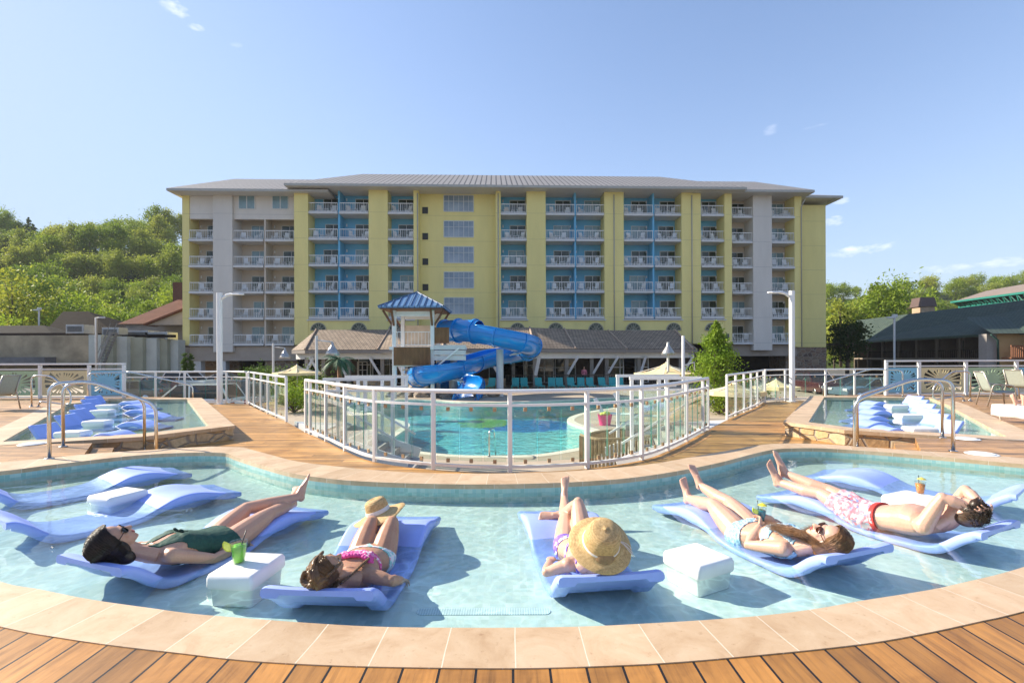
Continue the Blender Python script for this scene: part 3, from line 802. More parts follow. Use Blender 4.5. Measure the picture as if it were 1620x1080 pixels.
def tall_fence(label, y, pxs, cols, side):
    base = [atx(px, y, 0) for px in pxs]; o = base[0]; h = 1.24
    t = thing('sunburst_fence', label, 'fence', o, 0, 'tall fences with sunburst panels'); L = [b - o for b in base]
    for b in L: obj('post', MB().box((b.x, b.y, h / 2 - .01), (.09, .09, h - .02)), MT['white'], t, bevel=.006)
    obj('top_rail', MB().box(((L[0].x + L[-1].x) / 2, 0, h + .02), (abs(L[-1].x - L[0].x) + .1, .085, .06)), MT['white'], t, bevel=.008)
    for z in (1.07, .045): obj('rail', MB().box(((L[0].x + L[-1].x) / 2, .03, z), (abs(L[-1].x - L[0].x), .04, .045)), MT['white'], t)
    for i, (a, b) in enumerate(zip(L, L[1:])):
        w = abs(b.x - a.x) - .16; hh = .90
        m = sunburst(w, hh, w * .5, hh * .47, 26, 5 + i); po = obj('sunburst_panel', m, PAN[cols[i]], t, loc=(min(a.x, b.x) + .08, -.01, .11))
        po['label'] = '%s panel with a cut-out sunburst' % {'blue': 'sky blue', 'cream': 'cream yellow', 'green': 'leaf green'}[cols[i]]
tall_fence('tall white fence with blue, cream and green sunburst panels on the left platform', 17.7, (196, 141, 63.5, -22, -110), ('blue', 'cream', 'green', 'blue'), 0)
tall_fence('tall white fence with blue, cream and green sunburst panels on the right platform', 17.7, (1402, 1454, 1528, 1608, 1700), ('blue', 'cream', 'green', 'blue'), 1)
for pl, x0, x1 in ((platL, -12.4, -15.6), (platR, 13.9, 17.2)): pass

# stainless handrails
def bend(pts, r=.16, n=6):
    pts = [Vector(p) for p in pts]; out = [pts[0]]
    for a, b, c in zip(pts, pts[1:], pts[2:]):
        u, v = (a - b), (c - b); k = min(r, u.length / 2.05, v.length / 2.05); p, q = b + u.normalized() * k, b + v.normalized() * k
        for i in range(n + 1):
            s = i / n; out.append((1 - s) ** 2 * p + 2 * s * (1 - s) * b + s * s * q)
    return out + [pts[-1]]
def handrail(label, pts, group='steel handrails by the pool steps', r=.025):
    pts = [Vector(p) for p in pts]; t = thing('handrail', label, 'handrail', pts[0], 0, group)
    obj('rail', MB().tube([p - pts[0] for p in bend(pts)], r, 12), MT['steel'], t, True)
    for p in (pts[0], pts[-1]):
        f = MB(); f.lathe([(.0, .012), (.03, .014), (.055, .008), (.06, 0)], p - pts[0], 16); obj('foot_flange', f, MT['steel'], t, True)
def rail2(label, a_px, top1, top2, b_xy, kink=None, za=0.0, zb=WALK):
    """rail whose first post stands at pixel a_px on level za and whose other post stands at b_xy on level zb"""
    a = P(*a_px, za); b = Vector((b_xy[0], b_xy[1], zb)); k = a.lerp(b, kink or .36)
    handrail(label, [a, a + Vector((0, 0, top1)), Vector((k.x, k.y, top1 + .02)), b + Vector((0, 0, top2)), b])
rail2('nearer steel handrail at the left pool steps', (78, 725), 1.09, 1.0, (-5.82, 7.85))
rail2('farther steel handrail at the left pool steps, behind its twin', (100, 706), 1.03, 1.0, (-6.7, 8.75))
rail2('nearer steel handrail at the right pool steps', (1508, 713), 1.07, 1.03, (5.5, 7.72), .38)
rail2('farther steel handrail at the right pool steps, behind its twin', (1491, 692), 1.0, 1.0, (6.5, 9.05), .38)
# small looped rails at the far ends of the side pools
def grab(label, px, py, sgn):
    a = P(px, py, 0); b = a + Vector((sgn * 1.1, .1, -.25))
    handrail(label, [a, a + Vector((0, 0, .95)), a + Vector((sgn * .55, .05, .93)), b + Vector((0, 0, .70)), b + Vector((0, 0, .28)), a + Vector((sgn * .25, 0, .16)), a + Vector((sgn * .2, 0, 0))], 'looped steel rails at the side pools')
grab('looped steel grab rail at the far end of the left side pool', 50, 643, 1)
grab('looped steel grab rail at the far end of the right side pool', 1535, 634, -1)
rail2('steel handrail at the back corner of the left side pool', (139, 634), .95, .75, (-11.9, 17.9), .4)
rail2('steel handrail at the back corner of the right side pool', (1428, 628), .95, .75, (11.6, 17.9), .4)

# round lids set in the decking
for px, py, z, lab in ((1553, 718, .0, 'pale skimmer lid in the right deck beside the coping'), (1528, 694, .0, 'pale skimmer lid at the corner of the right side pool'), (52, 702, .0, 'pale skimmer lid at the corner of the left side pool')):
    p = P(px, py, z); m = MB(); m.lathe([(.0, .016), (.13, .018), (.15, .014), (.155, 0)], sides=28); m.lathe([(.165, .004), (.19, .004), (.195, 0)], sides=28)
    tag(obj('skimmer_lid', m, MT['plastic_white'], smooth=True, loc=p + Vector((0, 0, .003)), angle=40), lab, 'lid', 'skimmer lids')
# long drain grating on the pool floor
p = P(765, 967, FLOOR); m = MB()
def oval_(w, h): return [(w * (1 if abs(q) < .5 else -1) + h * math.cos(math.pi * q), h * math.sin(math.pi * q)) for q in [(-.499 + .998 * j / 10) for j in range(11)] + [(.501 + .998 * j / 10) for j in range(11)]]
m.prism(oval_(.40, .042), .001, .0035)
GRT = NT('grating_mesh'); gv = GRT.sep(GRT.tc()); gm = GRT.math('MAXIMUM', GRT.math('LESS_THAN', GRT.math('FRACT', GRT.math('MULTIPLY', gv[0], 60)), .35), GRT.math('LESS_THAN', GRT.math('FRACT', GRT.math('MULTIPLY', gv[1], 60)), .35)); GRT.set(Base_Color=GRT.mix(gm, (.45, .56, .57), (.78, .83, .82)), Roughness=.5)
tag(obj('drain_grating', m, GRT.m, loc=p), 'long pale drain grating on the pool floor', 'drain')
# white lamp posts of the deck
def lamp_post(px, y, top_px, sgn, label):
    b = atx(px, y, WALK); h = CAMH - (top_px - PY + ROLL * (px - PX)) / F * y - WALK
    t = thing('lamp_post', label, 'lamp post', b, 0, 'white deck lamp posts')
    obj('pole', MB().tube([(0, 0, 0), (0, 0, h)], .10, 16), MT['white'], t, True, angle=50)
    obj('base_plate', MB().box((0, 0, .012), (.3, .3, .022)), MT['white'], t, bevel=.005)
    a = MB(); a.tube(bend([(0, 0, h - .30), (sgn * .28, 0, h - .08), (sgn * .5, 0, h - .06)], .12), .05, 10); obj('arm', a, MT['white'], t, True)
    hd = MB(); hd.loft([[Vector((sgn * x, y_ * w, h - .06 + z * .06 + (.02 if x < .5 else 0))) for y_, z in ((-1, -.4), (-.7, .5), (.7, .5), (1, -.4))] for x, w in ((.42, .08), (.55, .12), (.8, .13), (.92, .07))]); obj('lamp_head', hd, MT['white'], t, bevel=.01)
lamp_post(347.5, 18.3, 463, 1, 'tall white lamp post before the grey balcony wing on the left')
lamp_post(1253, 18.5, 460, -1, 'tall white lamp post before the yellow building corner on the right')
# ------------------------------------------------------------------ seven storey hotel
HA = R(2.0); HO = Vector((0, 57, 0)); HT = Vector((math.cos(HA), math.sin(HA), 0)); HN = Vector((-math.sin(HA), math.cos(HA), 0))
def hx(px, yl=0.0):
    """along-front coordinate seen at column px on the plane yl metres behind the front"""
    k = (px - PX) / F; o = HO + HN * yl
    # (o + HT*s).x = k * (o + HT*s).y
    return (k * o.y - o.x) / (HT.x - k * HT.y)
def hz(px, py, yl=0.0):
    s = hx(px, yl); d = (HO + HN * yl + HT * s).y
    return CAMH - (py - PY + ROLL * (px - PX)) / F * d
hotel = thing('hotel', 'seven storey yellow and grey hotel with blue balconies and a pale metal hip roof', 'hotel', HO, HA)
Y_ = line_mat('yellow_stucco', (.80, .68, .27), 2, 3.087, .014, (.58, .50, .22), .75, .3, .07, .5); G_ = line_mat('grey_stucco', (.66, .61, .55), 2, 3.087, .012, (.42, .40, .38), .75, .3, .07, .5)
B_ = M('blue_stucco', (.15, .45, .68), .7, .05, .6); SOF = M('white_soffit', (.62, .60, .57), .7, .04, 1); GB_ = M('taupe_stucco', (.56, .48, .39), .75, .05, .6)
DG = NT('balcony_door_glass'); DG.set(Base_Color=DG.ramp(DG.noise(.9, 3, .6), [(.35, (.012, .018, .016)), (.62, (.06, .085, .06))]), Roughness=.06); DG = DG.m
DC = M('drawn_curtain_glass', (.20, .30, .33), .12, .2, 1.2); WF = M('window_frame', (.62, .62, .60), .5, .04, 2)
SEAM = line_mat('standing_seam_roof', (.32, .29, .26), 0, .62, .24, (.085, .075, .065), .55, .6, .06, .4)
ZR = [7.35 + 3.087 * k for k in range(-1, 5)]           # railing tops, lowest row first
ZTOP = 21.3; ZB = 3.0
yw, gw, bw, sf = MB(), MB(), MB(), MB()
def blk(mb, x0, x1, y0, y1, z0, z1, mi=0): mb.box(((x0 + x1) / 2, (y0 + y1) / 2, (z0 + z1) / 2), (abs(x1 - x0), abs(y1 - y0), abs(z1 - z0)), mi=mi)
def rail_mesh(w):
    m = MB(); m.box((0, 0, 1.05), (w, .06, .07)); m.box((0, 0, .12), (w, .05, .05))
    n = int(w / .2)
    for i in range(n + 1): m.box((-w / 2 + .02 + (w - .04) * i / n, 0, .58), (.024 if 0 < i < n and i != n // 2 else .05, .024, .90))
    return m
def door_mesh(w, h):
    m = MB(); fr = .07
    m.box((-w / 2, 0, h / 2), (fr, .08, h)); m.box((w / 2, 0, h / 2), (fr, .08, h)); m.box((0, 0, h - fr / 2), (w - fr, .08, fr)); m.box((0, -.02, h / 2 - .04), (fr * .8, .06, h - .1))
    return m
def chair_mesh():
    m = MB(); T = Matrix.Rotation(R(-14), 3, 'X')
    m.box((0, .02, .40), (.52, .50, .045), M=Matrix.Rotation(R(4), 3, 'X')); m.box((0, .33, .74), (.50, .045, .74), M=T)
    for s in (-1, 1):
        m.box((s * .27, -.18, .30), (.055, .055, .60)); m.box((s * .27, .25, .28), (.055, .055, .56)); m.box((s * .29, .03, .615), (.09, .58, .03))
    return m.mesh('balcony_chair', MT['white'])
def ctable_mesh():
    m = MB(); m.box((0, 0, .46), (.46, .42, .035))
    for x in (-.18, .18):
        for y in (-.16, .16): m.box((x, y, .22), (.04, .04, .44))
    return m.mesh('balcony_table', MT['white'])
CHM, CTM = chair_mesh(), ctable_mesh()
words = ['one', 'two', 'three', 'four', 'five', 'six', 'seven', 'eight', 'nine', 'ten', 'eleven', 'twelve', 'thirteen', 'fourteen', 'fifteen']
hrnd = random.Random(11); RAILC = {}; DOORC = {}
def hotel_world(s, yl, z): return HO + HT * s + HN * yl + Vector((0, 0, z))
def room(col, row_z, rowname, x0, x1, yf, ybk, wallm, top=False, facia=.26, wide_door=True):
    """one balcony: slab with its railing, sliding door behind, two chairs and a small table"""
    w = x1 - x0; zf = row_z - 1.07; xc = (x0 + x1) / 2
    s = MB(); s.box((0, (ybk - yf) / 2 - .08, -facia / 2), (w - .004, ybk - yf + .16, facia))
    b = obj('balcony', s, MT['greywhite'], hotel, loc=(xc, yf, zf))
    k = round(w, 1)
    if k not in RAILC: RAILC[k] = rail_mesh(k - .06).mesh('railing', MT['white'])
    r = obj('railing', RAILC[k], None, b); r.location = (0, .02, 0); r.scale = (w / k, 1, 1)
    dw = min(1.9, w * .62) if wide_door else w * .5; kd = round(dw, 1)
    off = hrnd.choice((.12, .18)) * w
    if kd not in DOORC: DOORC[kd] = door_mesh(kd, 2.12).mesh('door_frame', WF)
    g = MB(); g.box((0, 0, 1.05), (kd, .03, 2.08)); gm = DC if hrnd.random() < .27 else DG
    d = obj('sliding_door', g, gm, b, loc=(off, ybk - yf - .03, 0)); f = obj('door_frame', DOORC[kd], None, b); f.location = (off, ybk - yf - .04, 0)
    sc_ = obj('wall_lamp', MB().box((w / 2 - .22 if col % 2 else -w / 2 + .3, ybk - yf - .08, 2.0), (.14, .14, .30), taper=(.7, .7)), MT['white'], b)
    spread = min(.85, w * .25); bias = hrnd.uniform(-.25, .3)
    for sgn, nm in ((-1, 'left'), (1, 'right')):
        c = bpy.data.objects.new('balcony_chair', CHM); COL.objects.link(c)
        x = max(-w / 2 + .4, min(w / 2 - .4, bias + sgn * spread * hrnd.uniform(.75, 1.1)))
        c.location = hotel_world(xc + x, yf + .75 + hrnd.uniform(-.1, .15), zf); c.rotation_euler = (0, 0, HA + hrnd.uniform(-.6, .6) - sgn * .25)
        tag(c, '%s white chair on the balcony in column %s from left, row %s from top' % (nm, words[col], rowname), 'chair', 'white chairs on the hotel balconies')
    if hrnd.random() < .62:
        c = bpy.data.objects.new('balcony_table', CTM); COL.objects.link(c); c.location = hotel_world(xc + bias, yf + .62, zf); c.rotation_euler = (0, 0, HA)
        tag(c, 'small white table on the balcony in column %s from left, row %s from top' % (words[col], rowname), 'table', 'white tables on the hotel balconies')
col = 0; DEP = 1.9
def bay(pxs, wallm, wmb, yf, rows, first_z):
    """a stack of balconies between px columns; two rooms where three columns are given"""
    global col
    for a, b in zip(pxs, pxs[1:]):
        x0, x1 = hx(a, yf), hx(b, yf)
        for k in rows:
            room(col, ZR[k], words[5 - k], x0 + (.1 if a != pxs[0] else 0), x1 - (.1 if b != pxs[-1] else 0), yf, yf + DEP, wallm)
        col += 1
    x0, x1 = hx(pxs[0], yf), hx(pxs[-1], yf)
    zlo = ZR[rows[0]] - 1.07 - .34; zhi = ZTOP
    blk(wmb, x0, x1, yf + DEP, yf + DEP + .3, zlo, zhi)
    for p in pxs[1:-1]:
        xm = hx(p, yf); blk(wmb, xm - .10, xm + .10, yf + .12, yf + DEP - .002, zlo, zhi)
    return x0, x1
# left grey wing, set back
yl = 1.1
lw = MB()
blk(yw, hx(289, yl), hx(300, yl), yl, yl + 8, ZB, ZTOP)
bay((300, 340), GB_, lw, yl, range(0, 5), 0)
blk(gw, hx(339.5, yl), hx(370, yl), yl - .25, yl + 3, 2.2, ZTOP)
bay((370, 419, 466), GB_, lw, yl, range(0, 5), 0)
zt = ZR[4] + 1.35
for a, b in ((300, 339.5), (370, 466)): blk(gw, hx(a, yl) + .01, hx(b, yl) - .01, yl + .1, yl + .5, zt, ZTOP)
for px in (391, 444):
    x = hx(px, yl); zc = hz(px, 319, yl); m = MB(); m.box((0, 0, 0), (1.95, .06, 1.75)); w_ = obj('window', m, WF, hotel, loc=(x, yl + .06, zc))
    for sx in (-.47, .47): obj('pane', MB().box((sx, -.035, 0), (.82, .02, 1.6)), DC, w_)
# centre block
def pier(a, b, y0=0.0, z0=ZB, y1=None): blk(yw, hx(a), hx(b), y0, y1 or DEP + 1, z0, ZTOP)
pier(466, 488, 0); pier(584, 614); pier(655, 663, 0); pier(785, 793); pier(834, 864); pier(957, 987.5); pier(1079, 1109.5); pier(1147, 1158.5)
bay((488, 536.5, 584), B_, bw, .25, range(1, 6), 0)
bay((614, 655), B_, bw, .25, range(1, 6), 0)
xa, xb = hx(663, 1.2), hx(785, 1.2); blk(yw, xa - .4, xb + .4, 1.2, 2.0, ZB, ZTOP)
bay((793, 834), B_, bw, .25, range(1, 6), 0)
bay((864, 911, 957), B_, bw, .25, range(1, 6), 0)
bay((987.5, 1035, 1079), B_, bw, .25, range(1, 6), 0)
bay((1109.5, 1147), B_, bw, .25, range(1, 6), 0)
zlow = ZR[1] - 1.07 - .34
for a, b in ((488, 584), (614, 655), (793, 834), (864, 957), (987.5, 1079), (1109.5, 1147)):
    blk(yw, hx(a) + .002, hx(b) - .002, .05, 2, ZB, zlow)
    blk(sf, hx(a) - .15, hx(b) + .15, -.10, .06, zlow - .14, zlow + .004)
# right grey wing
yl = .9; rw = MB()
bay((1158.5, 1190.5), GB_, rw, yl, range(0, 6), 0)
blk(gw, hx(1190.5, yl), hx(1220, yl), yl - .25, yl + 3, 2.2, ZTOP - .1)
bay((1220, 1257), GB_, rw, yl, range(0, 6), 0)
blk(yw, hx(1257, yl), hx(1268, yl), yl - .1, yl + 4, ZB - .4, ZTOP - .1)
blk(yw, hx(1268, 2.6) - .3, hx(1307, 2.6), 2.6, 14, ZB - .4, ZTOP - .7)
obj_split('yellow_wall', yw, Y_, hotel); obj_split('grey_wall', gw, G_, hotel); obj_split('blue_recess_wall', bw, B_, hotel); obj_split('taupe_recess_wall', lw, GB_, hotel); obj_split('taupe_recess_wall', rw, GB_, hotel); obj_split('white_ledge', sf, SOF, hotel)
STG0 = NT('stair_window_glass'); STG0.set(Base_Color=STG0.ramp(STG0.noise(.5, 4, .6), [(.35, (.16, .22, .28)), (.65, (.34, .40, .46))]), Roughness=.15); STG0 = STG0.m
# stair windows and small vents of the recessed middle
for k, py in enumerate((322, 362.5, 403, 443, 483.5)):
    x0, x1 = hx(703, 1.2), hx(750, 1.2); z = hz(727, py, 1.2); w = x1 - x0; h = 1.95
    f = MB(); f.box((0, 0, h / 2), (w, .08, .08)); f.box((0, 0, -h / 2), (w, .08, .08))
    for i in range(7): f.box((-w / 2 + w * i / 6, 0, 0), (.07 if i in (0, 2, 4, 6) else .045, .07, h - .08))
    f.box((0, -.006, .25), (w, .05, .045))
    wo = obj('stair_window', f, WF, hotel, loc=((x0 + x1) / 2, 1.17, z)); obj('pane', MB().box((0, .02, 0), (w - .05, .03, h - .05)), STG0, wo)
for py in (333, 374, 414, 454.5, 497):
    x = hx(673.5, 1.2); obj('vent_grille', MB().box((0, 0, 0), (.68, .06, .78)), M('dark_vent', (.02, .022, .02), .5, .3, 20), hotel, loc=(x, 1.185, hz(673, py, 1.2)))
obj('vent_grille', MB().box((0, 0, 0), (.62, .06, .8)), M('grey_vent', (.10, .11, .11), .5, .2, 20), hotel, loc=(hx(1149.5), -.02, hz(1149.5, 533)))
LUF = M('lunette_frame', (.40, .37, .27), .6, .05, 2)
# half round windows above the restaurant roof
for px in (504, 568, 627, 819, 879.5, 943, 1002, 1066, 1127):
    x = hx(px); z = hz(px, 522.5); r = .88; n = 16
    g = MB(); arc = [Vector((r * math.cos(math.pi * i / n), 0, r * math.sin(math.pi * i / n))) for i in range(n + 1)]
    g.poly([p * .93 for p in arc]); 
    fr = MB(); fr.tube(arc, .06, 6); fr.tube([(-r, 0, 0), (r, 0, 0)], .05, 6)
    for i in (3, 6, 8, 10, 13): fr.tube([(0, 0, 0), arc[i]], .022, 5)
    fr.tube([p * .45 for p in arc], .02, 5)
    lo = obj('lunette_window', fr, LUF, hotel, loc=(x, -.01, z)); obj('pane', g, DG, lo, loc=(0, -.005, 0))
# downpipes
dp = M('grey_pipe', (.42, .40, .36), .5, .05, 2)
for px in (661.5, 789, 972, 1095): obj('downpipe', MB().tube([(hx(px) , -.07, ZB), (hx(px), -.07, ZTOP - .5)], .06, 8), dp, hotel, True)
obj('downpipe', MB().tube([(hx(1268, .8), .72, ZB - .4), (hx(1268, .8), .72, ZTOP - 1.6), (hx(1275, .2), .3, ZTOP - .7)], .06, 8), dp, hotel, True)
# roofs
def hip(x0, x1, y0, y1, ze, zr, rx0, rx1, name='roof'):
    m = MB(); yr = (y0 + y1) / 2; e = .28
    a = [(x0, y0, ze), (x1, y0, ze), (x1, y1, ze), (x0, y1, ze)]; r = [(rx0, yr, zr), (rx1, yr, zr)]
    m.poly([a[0], a[1], r[1], r[0]], 0); m.poly([a[2], a[3], r[0], r[1]], 0); m.poly([a[1], a[2], r[1]], 0); m.poly([a[3], a[0], r[0]], 0)
    lo = [(p[0], p[1], ze - e) for p in a]
    for i in range(4): m.poly([lo[i], lo[(i + 1) % 4], a[(i + 1) % 4], a[i]], 1)
    m.poly(lo[::-1], 2)
    return obj(name, m, [SEAM, dp, SOF], hotel)
ze = hz(800, 292.5, -1.3); hip(hx(450, -1.3), hx(1183, -1.3), -1.3, 19.5, ze, hz(800, 277.5, 9.1), hx(575, 9.1), hx(1045, 9.1))
zw = hz(265, 297.5, -.6); hip(hx(264, -.6), hx(520, -.6), -.6, 19.0, zw, hz(370, 283, 9.2), hx(372, 9.2), hx(520, 9.2), 'wing_roof')
zw = hz(1289, 300.5, -.7); hip(hx(1100, -.7), hx(1290, -.7), -.7, 16, zw, hz(1150, 287, 7.6), hx(1100, 7.6), hx(1195, 7.6), 'wing_roof')
zw = hz(1334, 309.5, 1.2); hip(hx(1215, 1.2), hx(1335, 1.2), 1.2, 16, zw, hz(1290, 303.5, 7.5), hx(1215, 7.5), hx(1288, 7.5), 'wing_roof')
gt = MB(); gt.tube([(hx(1322, 1.6), 1.5, hz(1322, 316, 1.6)), (hx(1310, 2.3), 2.4, hz(1310, 321, 2.5))], .07, 8); obj('gutter_pipe', gt, dp, hotel, True)
# podium: beam, columns, field stone walls and the undercroft, its void's shade painted as near-black walls
GRD = -1.5; pod = MB(); zb = 2.35
DARK = M('undercroft_shade', (.02, .016, .014), .9, .2, 2)
blk(pod, hx(300, 1.3), hx(470, 1.3), 1.35, 3.0, 1.15, 2.85); obj('podium_beam', pod, M('tan_render', (.40, .33, .27), .8, .08, 1), hotel)
pod = MB(); blk(pod, hx(1158, 1.3), hx(1262, 1.3), 1.4, 3.0, 1.5, 3.0); obj('podium_beam', pod, M('tan_render', (.34, .28, .23), .8, .08, 1), hotel)
for px in (313, 352): obj('column', MB().box((hx(px, 1.6), 1.9, (1.2 + GRD) / 2), (.85, .85, 1.2 - GRD)), MT['greywhite'], hotel)
for a, b, y in ((322, 346, 4.5), (356, 379, 4.3), (419, 470, 1.7)): obj('stone_wall', MB().box(((hx(a, y) + hx(b, y)) / 2, y + .3, (1.3 + GRD) / 2), (hx(b, y) - hx(a, y), .6, 1.3 - GRD)), MT['stone2'], hotel)
for a, b, y in ((1243, 1307.5, 2.5), ): obj('stone_wall', MB().box(((hx(a, y) + hx(b, y)) / 2, y + 3, (2.55 + GRD) / 2), (hx(b, y) - hx(a, y), 6, 2.55 - GRD)), MT['stone2'], hotel)
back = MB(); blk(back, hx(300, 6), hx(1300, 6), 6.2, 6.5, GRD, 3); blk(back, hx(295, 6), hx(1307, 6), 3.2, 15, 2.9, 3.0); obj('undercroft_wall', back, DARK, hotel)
blk2 = MB(); blk(blk2, hx(302, 14), hx(1302, 14), 14.5, 16, 2.5, ZTOP - .8); obj('rear_wall', blk2, Y_, hotel)
# ------------------------------------------------------------------ pavilion (restaurant) by the lagoon
ROOFT = shingle_mat('tan_shingle_tiles', (.29, .215, .155), (.38, .29, .21), .42, .36)
bar = thing('pool_pavilion', 'long low pavilion with a faceted tan shingle roof and slanted white struts', 'pavilion', (0, 44, 0))
def rel(v): return Vector(v) - Vector((0, 44, 0))
# eave line in plan (pixel column, pixel row, distance): the middle stands forward
EV = [(461, 553.5, 47.0), (482, 553.5, 44.5), (597, 553, 44.5), (701, 552, 41.5), (846, 551, 41.5), (911, 551, 44.3), (992, 551.5, 47.6), (1096, 552.5, 47.6), (1104, 552, 49.5)]
RG = [(500, 521, 49.5), (500, 521, 49.5), (616, 520.5, 49.5), (700, 519.5, 47.0), (838, 518.5, 47.0), (893, 519.5, 49.4), (962, 521, 52.5), (1068, 523.5, 52.5), (1068, 523.5, 52.5)]
ev = [rel(D(*e)) for e in EV]; rg = [rel(D(*e)) for e in RG]; zE = sum(p.z for p in ev) / len(ev); zG = sum(p.z for p in rg) / len(rg)
for p in ev: p.z = zE
for p in rg: p.z = zG
rf = MB(); sl_ = MB()
for i in range(len(ev) - 1):
    a, b, c, d = ev[i], ev[i + 1], rg[i + 1], rg[i]
    x = (b - a).normalized(); n = x.cross((rg[i] - a)).normalized(); y = n.cross(x)
    uv = lambda q: ((q - a).dot(x), (q - a).dot(y))
    pts = [a, b, c] if (c - d).length < .01 else [a, b, c, d]
    rf.poly(pts, 0, [uv(q) for q in pts])
    if i: sl_.tube([ev[i] + Vector((0, 0, .05)), rg[i] + Vector((0, 0, .05))], .09, 6)
rf.poly([rg[0], rg[2], rg[3], rg[4], rg[5], rg[6], rg[7], Vector((rg[7].x, rg[7].y + 9, zG - 2)), Vector((rg[0].x, rg[0].y + 9, zG - 2))], 0)
roof = obj('roof', rf, ROOFT, bar); obj_split('hip_tiles', sl_, M('hip_tiles', (.42, .31, .23), .8, .15, 6), roof)
fa = MB()
fr = [p + Vector((0, .05, -.02)) for p in ev]; fa.loft([[p + Vector((0, 0, 0)), p + Vector((0, 0, -.32)), p + Vector((0, .2, -.32)), p + Vector((0, .2, 0))] for p in fr])
obj('fascia', fa, M('grey_fascia', (.22, .19, .17), .6, .1, 3), bar)
bm_ = MB(); inn = [p + Vector((0, 1.0, -.33)) for p in ev]
bm_.loft([[p, p + Vector((0, 0, -.55)), p + Vector((0, .35, -.55)), p + Vector((0, .35, 0))] for p in inn]); obj('white_beam', bm_, MT['white'], bar)
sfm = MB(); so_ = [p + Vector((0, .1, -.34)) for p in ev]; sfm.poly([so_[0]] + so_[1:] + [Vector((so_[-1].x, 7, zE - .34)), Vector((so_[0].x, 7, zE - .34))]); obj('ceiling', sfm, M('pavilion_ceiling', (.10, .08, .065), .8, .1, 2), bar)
zL = LOW
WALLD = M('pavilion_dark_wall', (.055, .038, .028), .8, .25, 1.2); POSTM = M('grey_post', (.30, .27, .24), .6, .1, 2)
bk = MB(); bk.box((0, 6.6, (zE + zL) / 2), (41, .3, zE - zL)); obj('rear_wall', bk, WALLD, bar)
# windows and doors in the rear wall, glass mottled from near black to warm tan
PG = NT('pavilion_glass'); PG.set(Base_Color=PG.ramp(PG.noise(.6, 5, .65), [(.35, (.015, .02, .02)), (.55, (.05, .06, .05)), (.72, (.25, .21, .13))]), Roughness=.05); PG = PG.m
for px, w, h, kind in ((573, 1.0, 2.3, 0), (586, 2.5, 3.2, 0), (606, 2.2, 3.2, 1), (628, 1.5, 3.2, 0), (792, 2.4, 3.0, 0), (812, 2.2, 3.0, 1), (832, 2.4, 3.0, 0), (861, 2.3, 2.6, 0), (893, 2.3, 2.6, 0), (981, 3.2, 2.6, 0), (1006, 2.6, 2.6, 0)):
    x = (px - PX) / F * 50.3; f = MB(); w2, h2 = w / 2, h
    for sx in (-w2, 0, w2): f.box((sx, 0, h2 / 2), (.09, .1, h2 - .08))
    for z in (0.04, h2 - .04, h2 * .62): f.box((0, .01, z), (w + .09, .08, .08))
    wo = obj('window_frame', f, WF, bar, loc=(x, 6.38, zL + .1)); obj('pane', MB().box((0, .03, h2 / 2), (w, .02, h2 - .1)), PG, wo)
# posts and slanting struts
for px, d, lean in ((483, 45.6, -1), (508, 45.6, 1), (548, 45.6, 1), (602, 45.4, 1), (640, 43.6, 1), (700, 42.6, -1), (790, 42.6, 1), (847, 42.6, -.35), (898, 44.9, -1), (938, 46.6, -1), (962, 47.6, -1), (1013, 48.6, -.5), (1080, 48.6, -1)):
    x = (px - PX) / F * d; y = d - 44; lz = zE - .7
    obj('strut', MB().bar((x, y - .15, zL + 1.2), (x - lean * .95, y - .35, lz), .22, .22), MT['greywhite'], bar)
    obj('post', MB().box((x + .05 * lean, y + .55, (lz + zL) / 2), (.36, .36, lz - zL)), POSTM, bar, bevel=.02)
# rail and stone base along the terrace
tr = MB(); rx0, rx1 = (800 - PX) / F * 45, (1085 - PX) / F * 45
for k in range(70): x = rx0 + (rx1 - rx0) * k / 69; tr.box((x, .9, zL + .62), (.03, .03, .95))
tr.box(((rx0 + rx1) / 2, .9, zL + 1.12), (rx1 - rx0, .06, .06)); tr.box(((rx0 + rx1) / 2, .9, zL + .16), (rx1 - rx0, .04, .04)); obj('terrace_rail', tr, M('dark_rail', (.10, .075, .055), .5, .1, 3), bar)
for a, b in ((560, 622), (720, 800)): obj('stone_base', MB().box((((a + b) / 2 - PX) / F * 45.5, 1.6, zL + .4), ((b - a) / F * 45.5, .5, .8)), MT['stone'], bar)
# ------------------------------------------------------------------ slide tower and water slide
tw = thing('slide_tower', 'white slide tower with a blue metal pyramid roof and brown reed skirts', 'tower', D(657, 622, 34.5) * 1.0)
TO = Vector(tw.location); TO.z = LOW; tw.location = TO
def T_(px, py, d): return D(px, py, d) - TO
BLUE_ROOF = line_mat('blue_metal_roof', (.13, .25, .42), 0, .37, .16, (.04, .09, .18), .4, .5, .05, 1)
REED = line_mat('reed_thatch', (.26, .13, .06), 0, .09, .3, (.10, .05, .02), .9, .8, .3, 4)
TIMB = M('brown_timber', (.17, .075, .035), .6, .2, 5); TWH = MT['white']
d0 = 34.5; rw_ = 4.4 / 2
cx = T_(660, 540, d0).x; zr0 = T_(660, 489, d0).z; zr1 = T_(660, 462, d0).z; zfl = T_(660, 549, d0).z
rm = MB(); c4 = [(cx - rw_, -rw_, zr0), (cx + rw_, -rw_, zr0), (cx + rw_, rw_, zr0), (cx - rw_, rw_, zr0)]; ap = (cx, 0, zr1)
for i in range(4): rm.poly([c4[i], c4[(i + 1) % 4], ap])
for i in range(4): rm.poly([c4[i], c4[(i + 1) % 4], tuple(Vector(c4[(i + 1) % 4]) - Vector((0, 0, .12))), tuple(Vector(c4[i]) - Vector((0, 0, .12)))][::-1])
ro = obj('roof', rm, BLUE_ROOF, tw)
sm = MB()
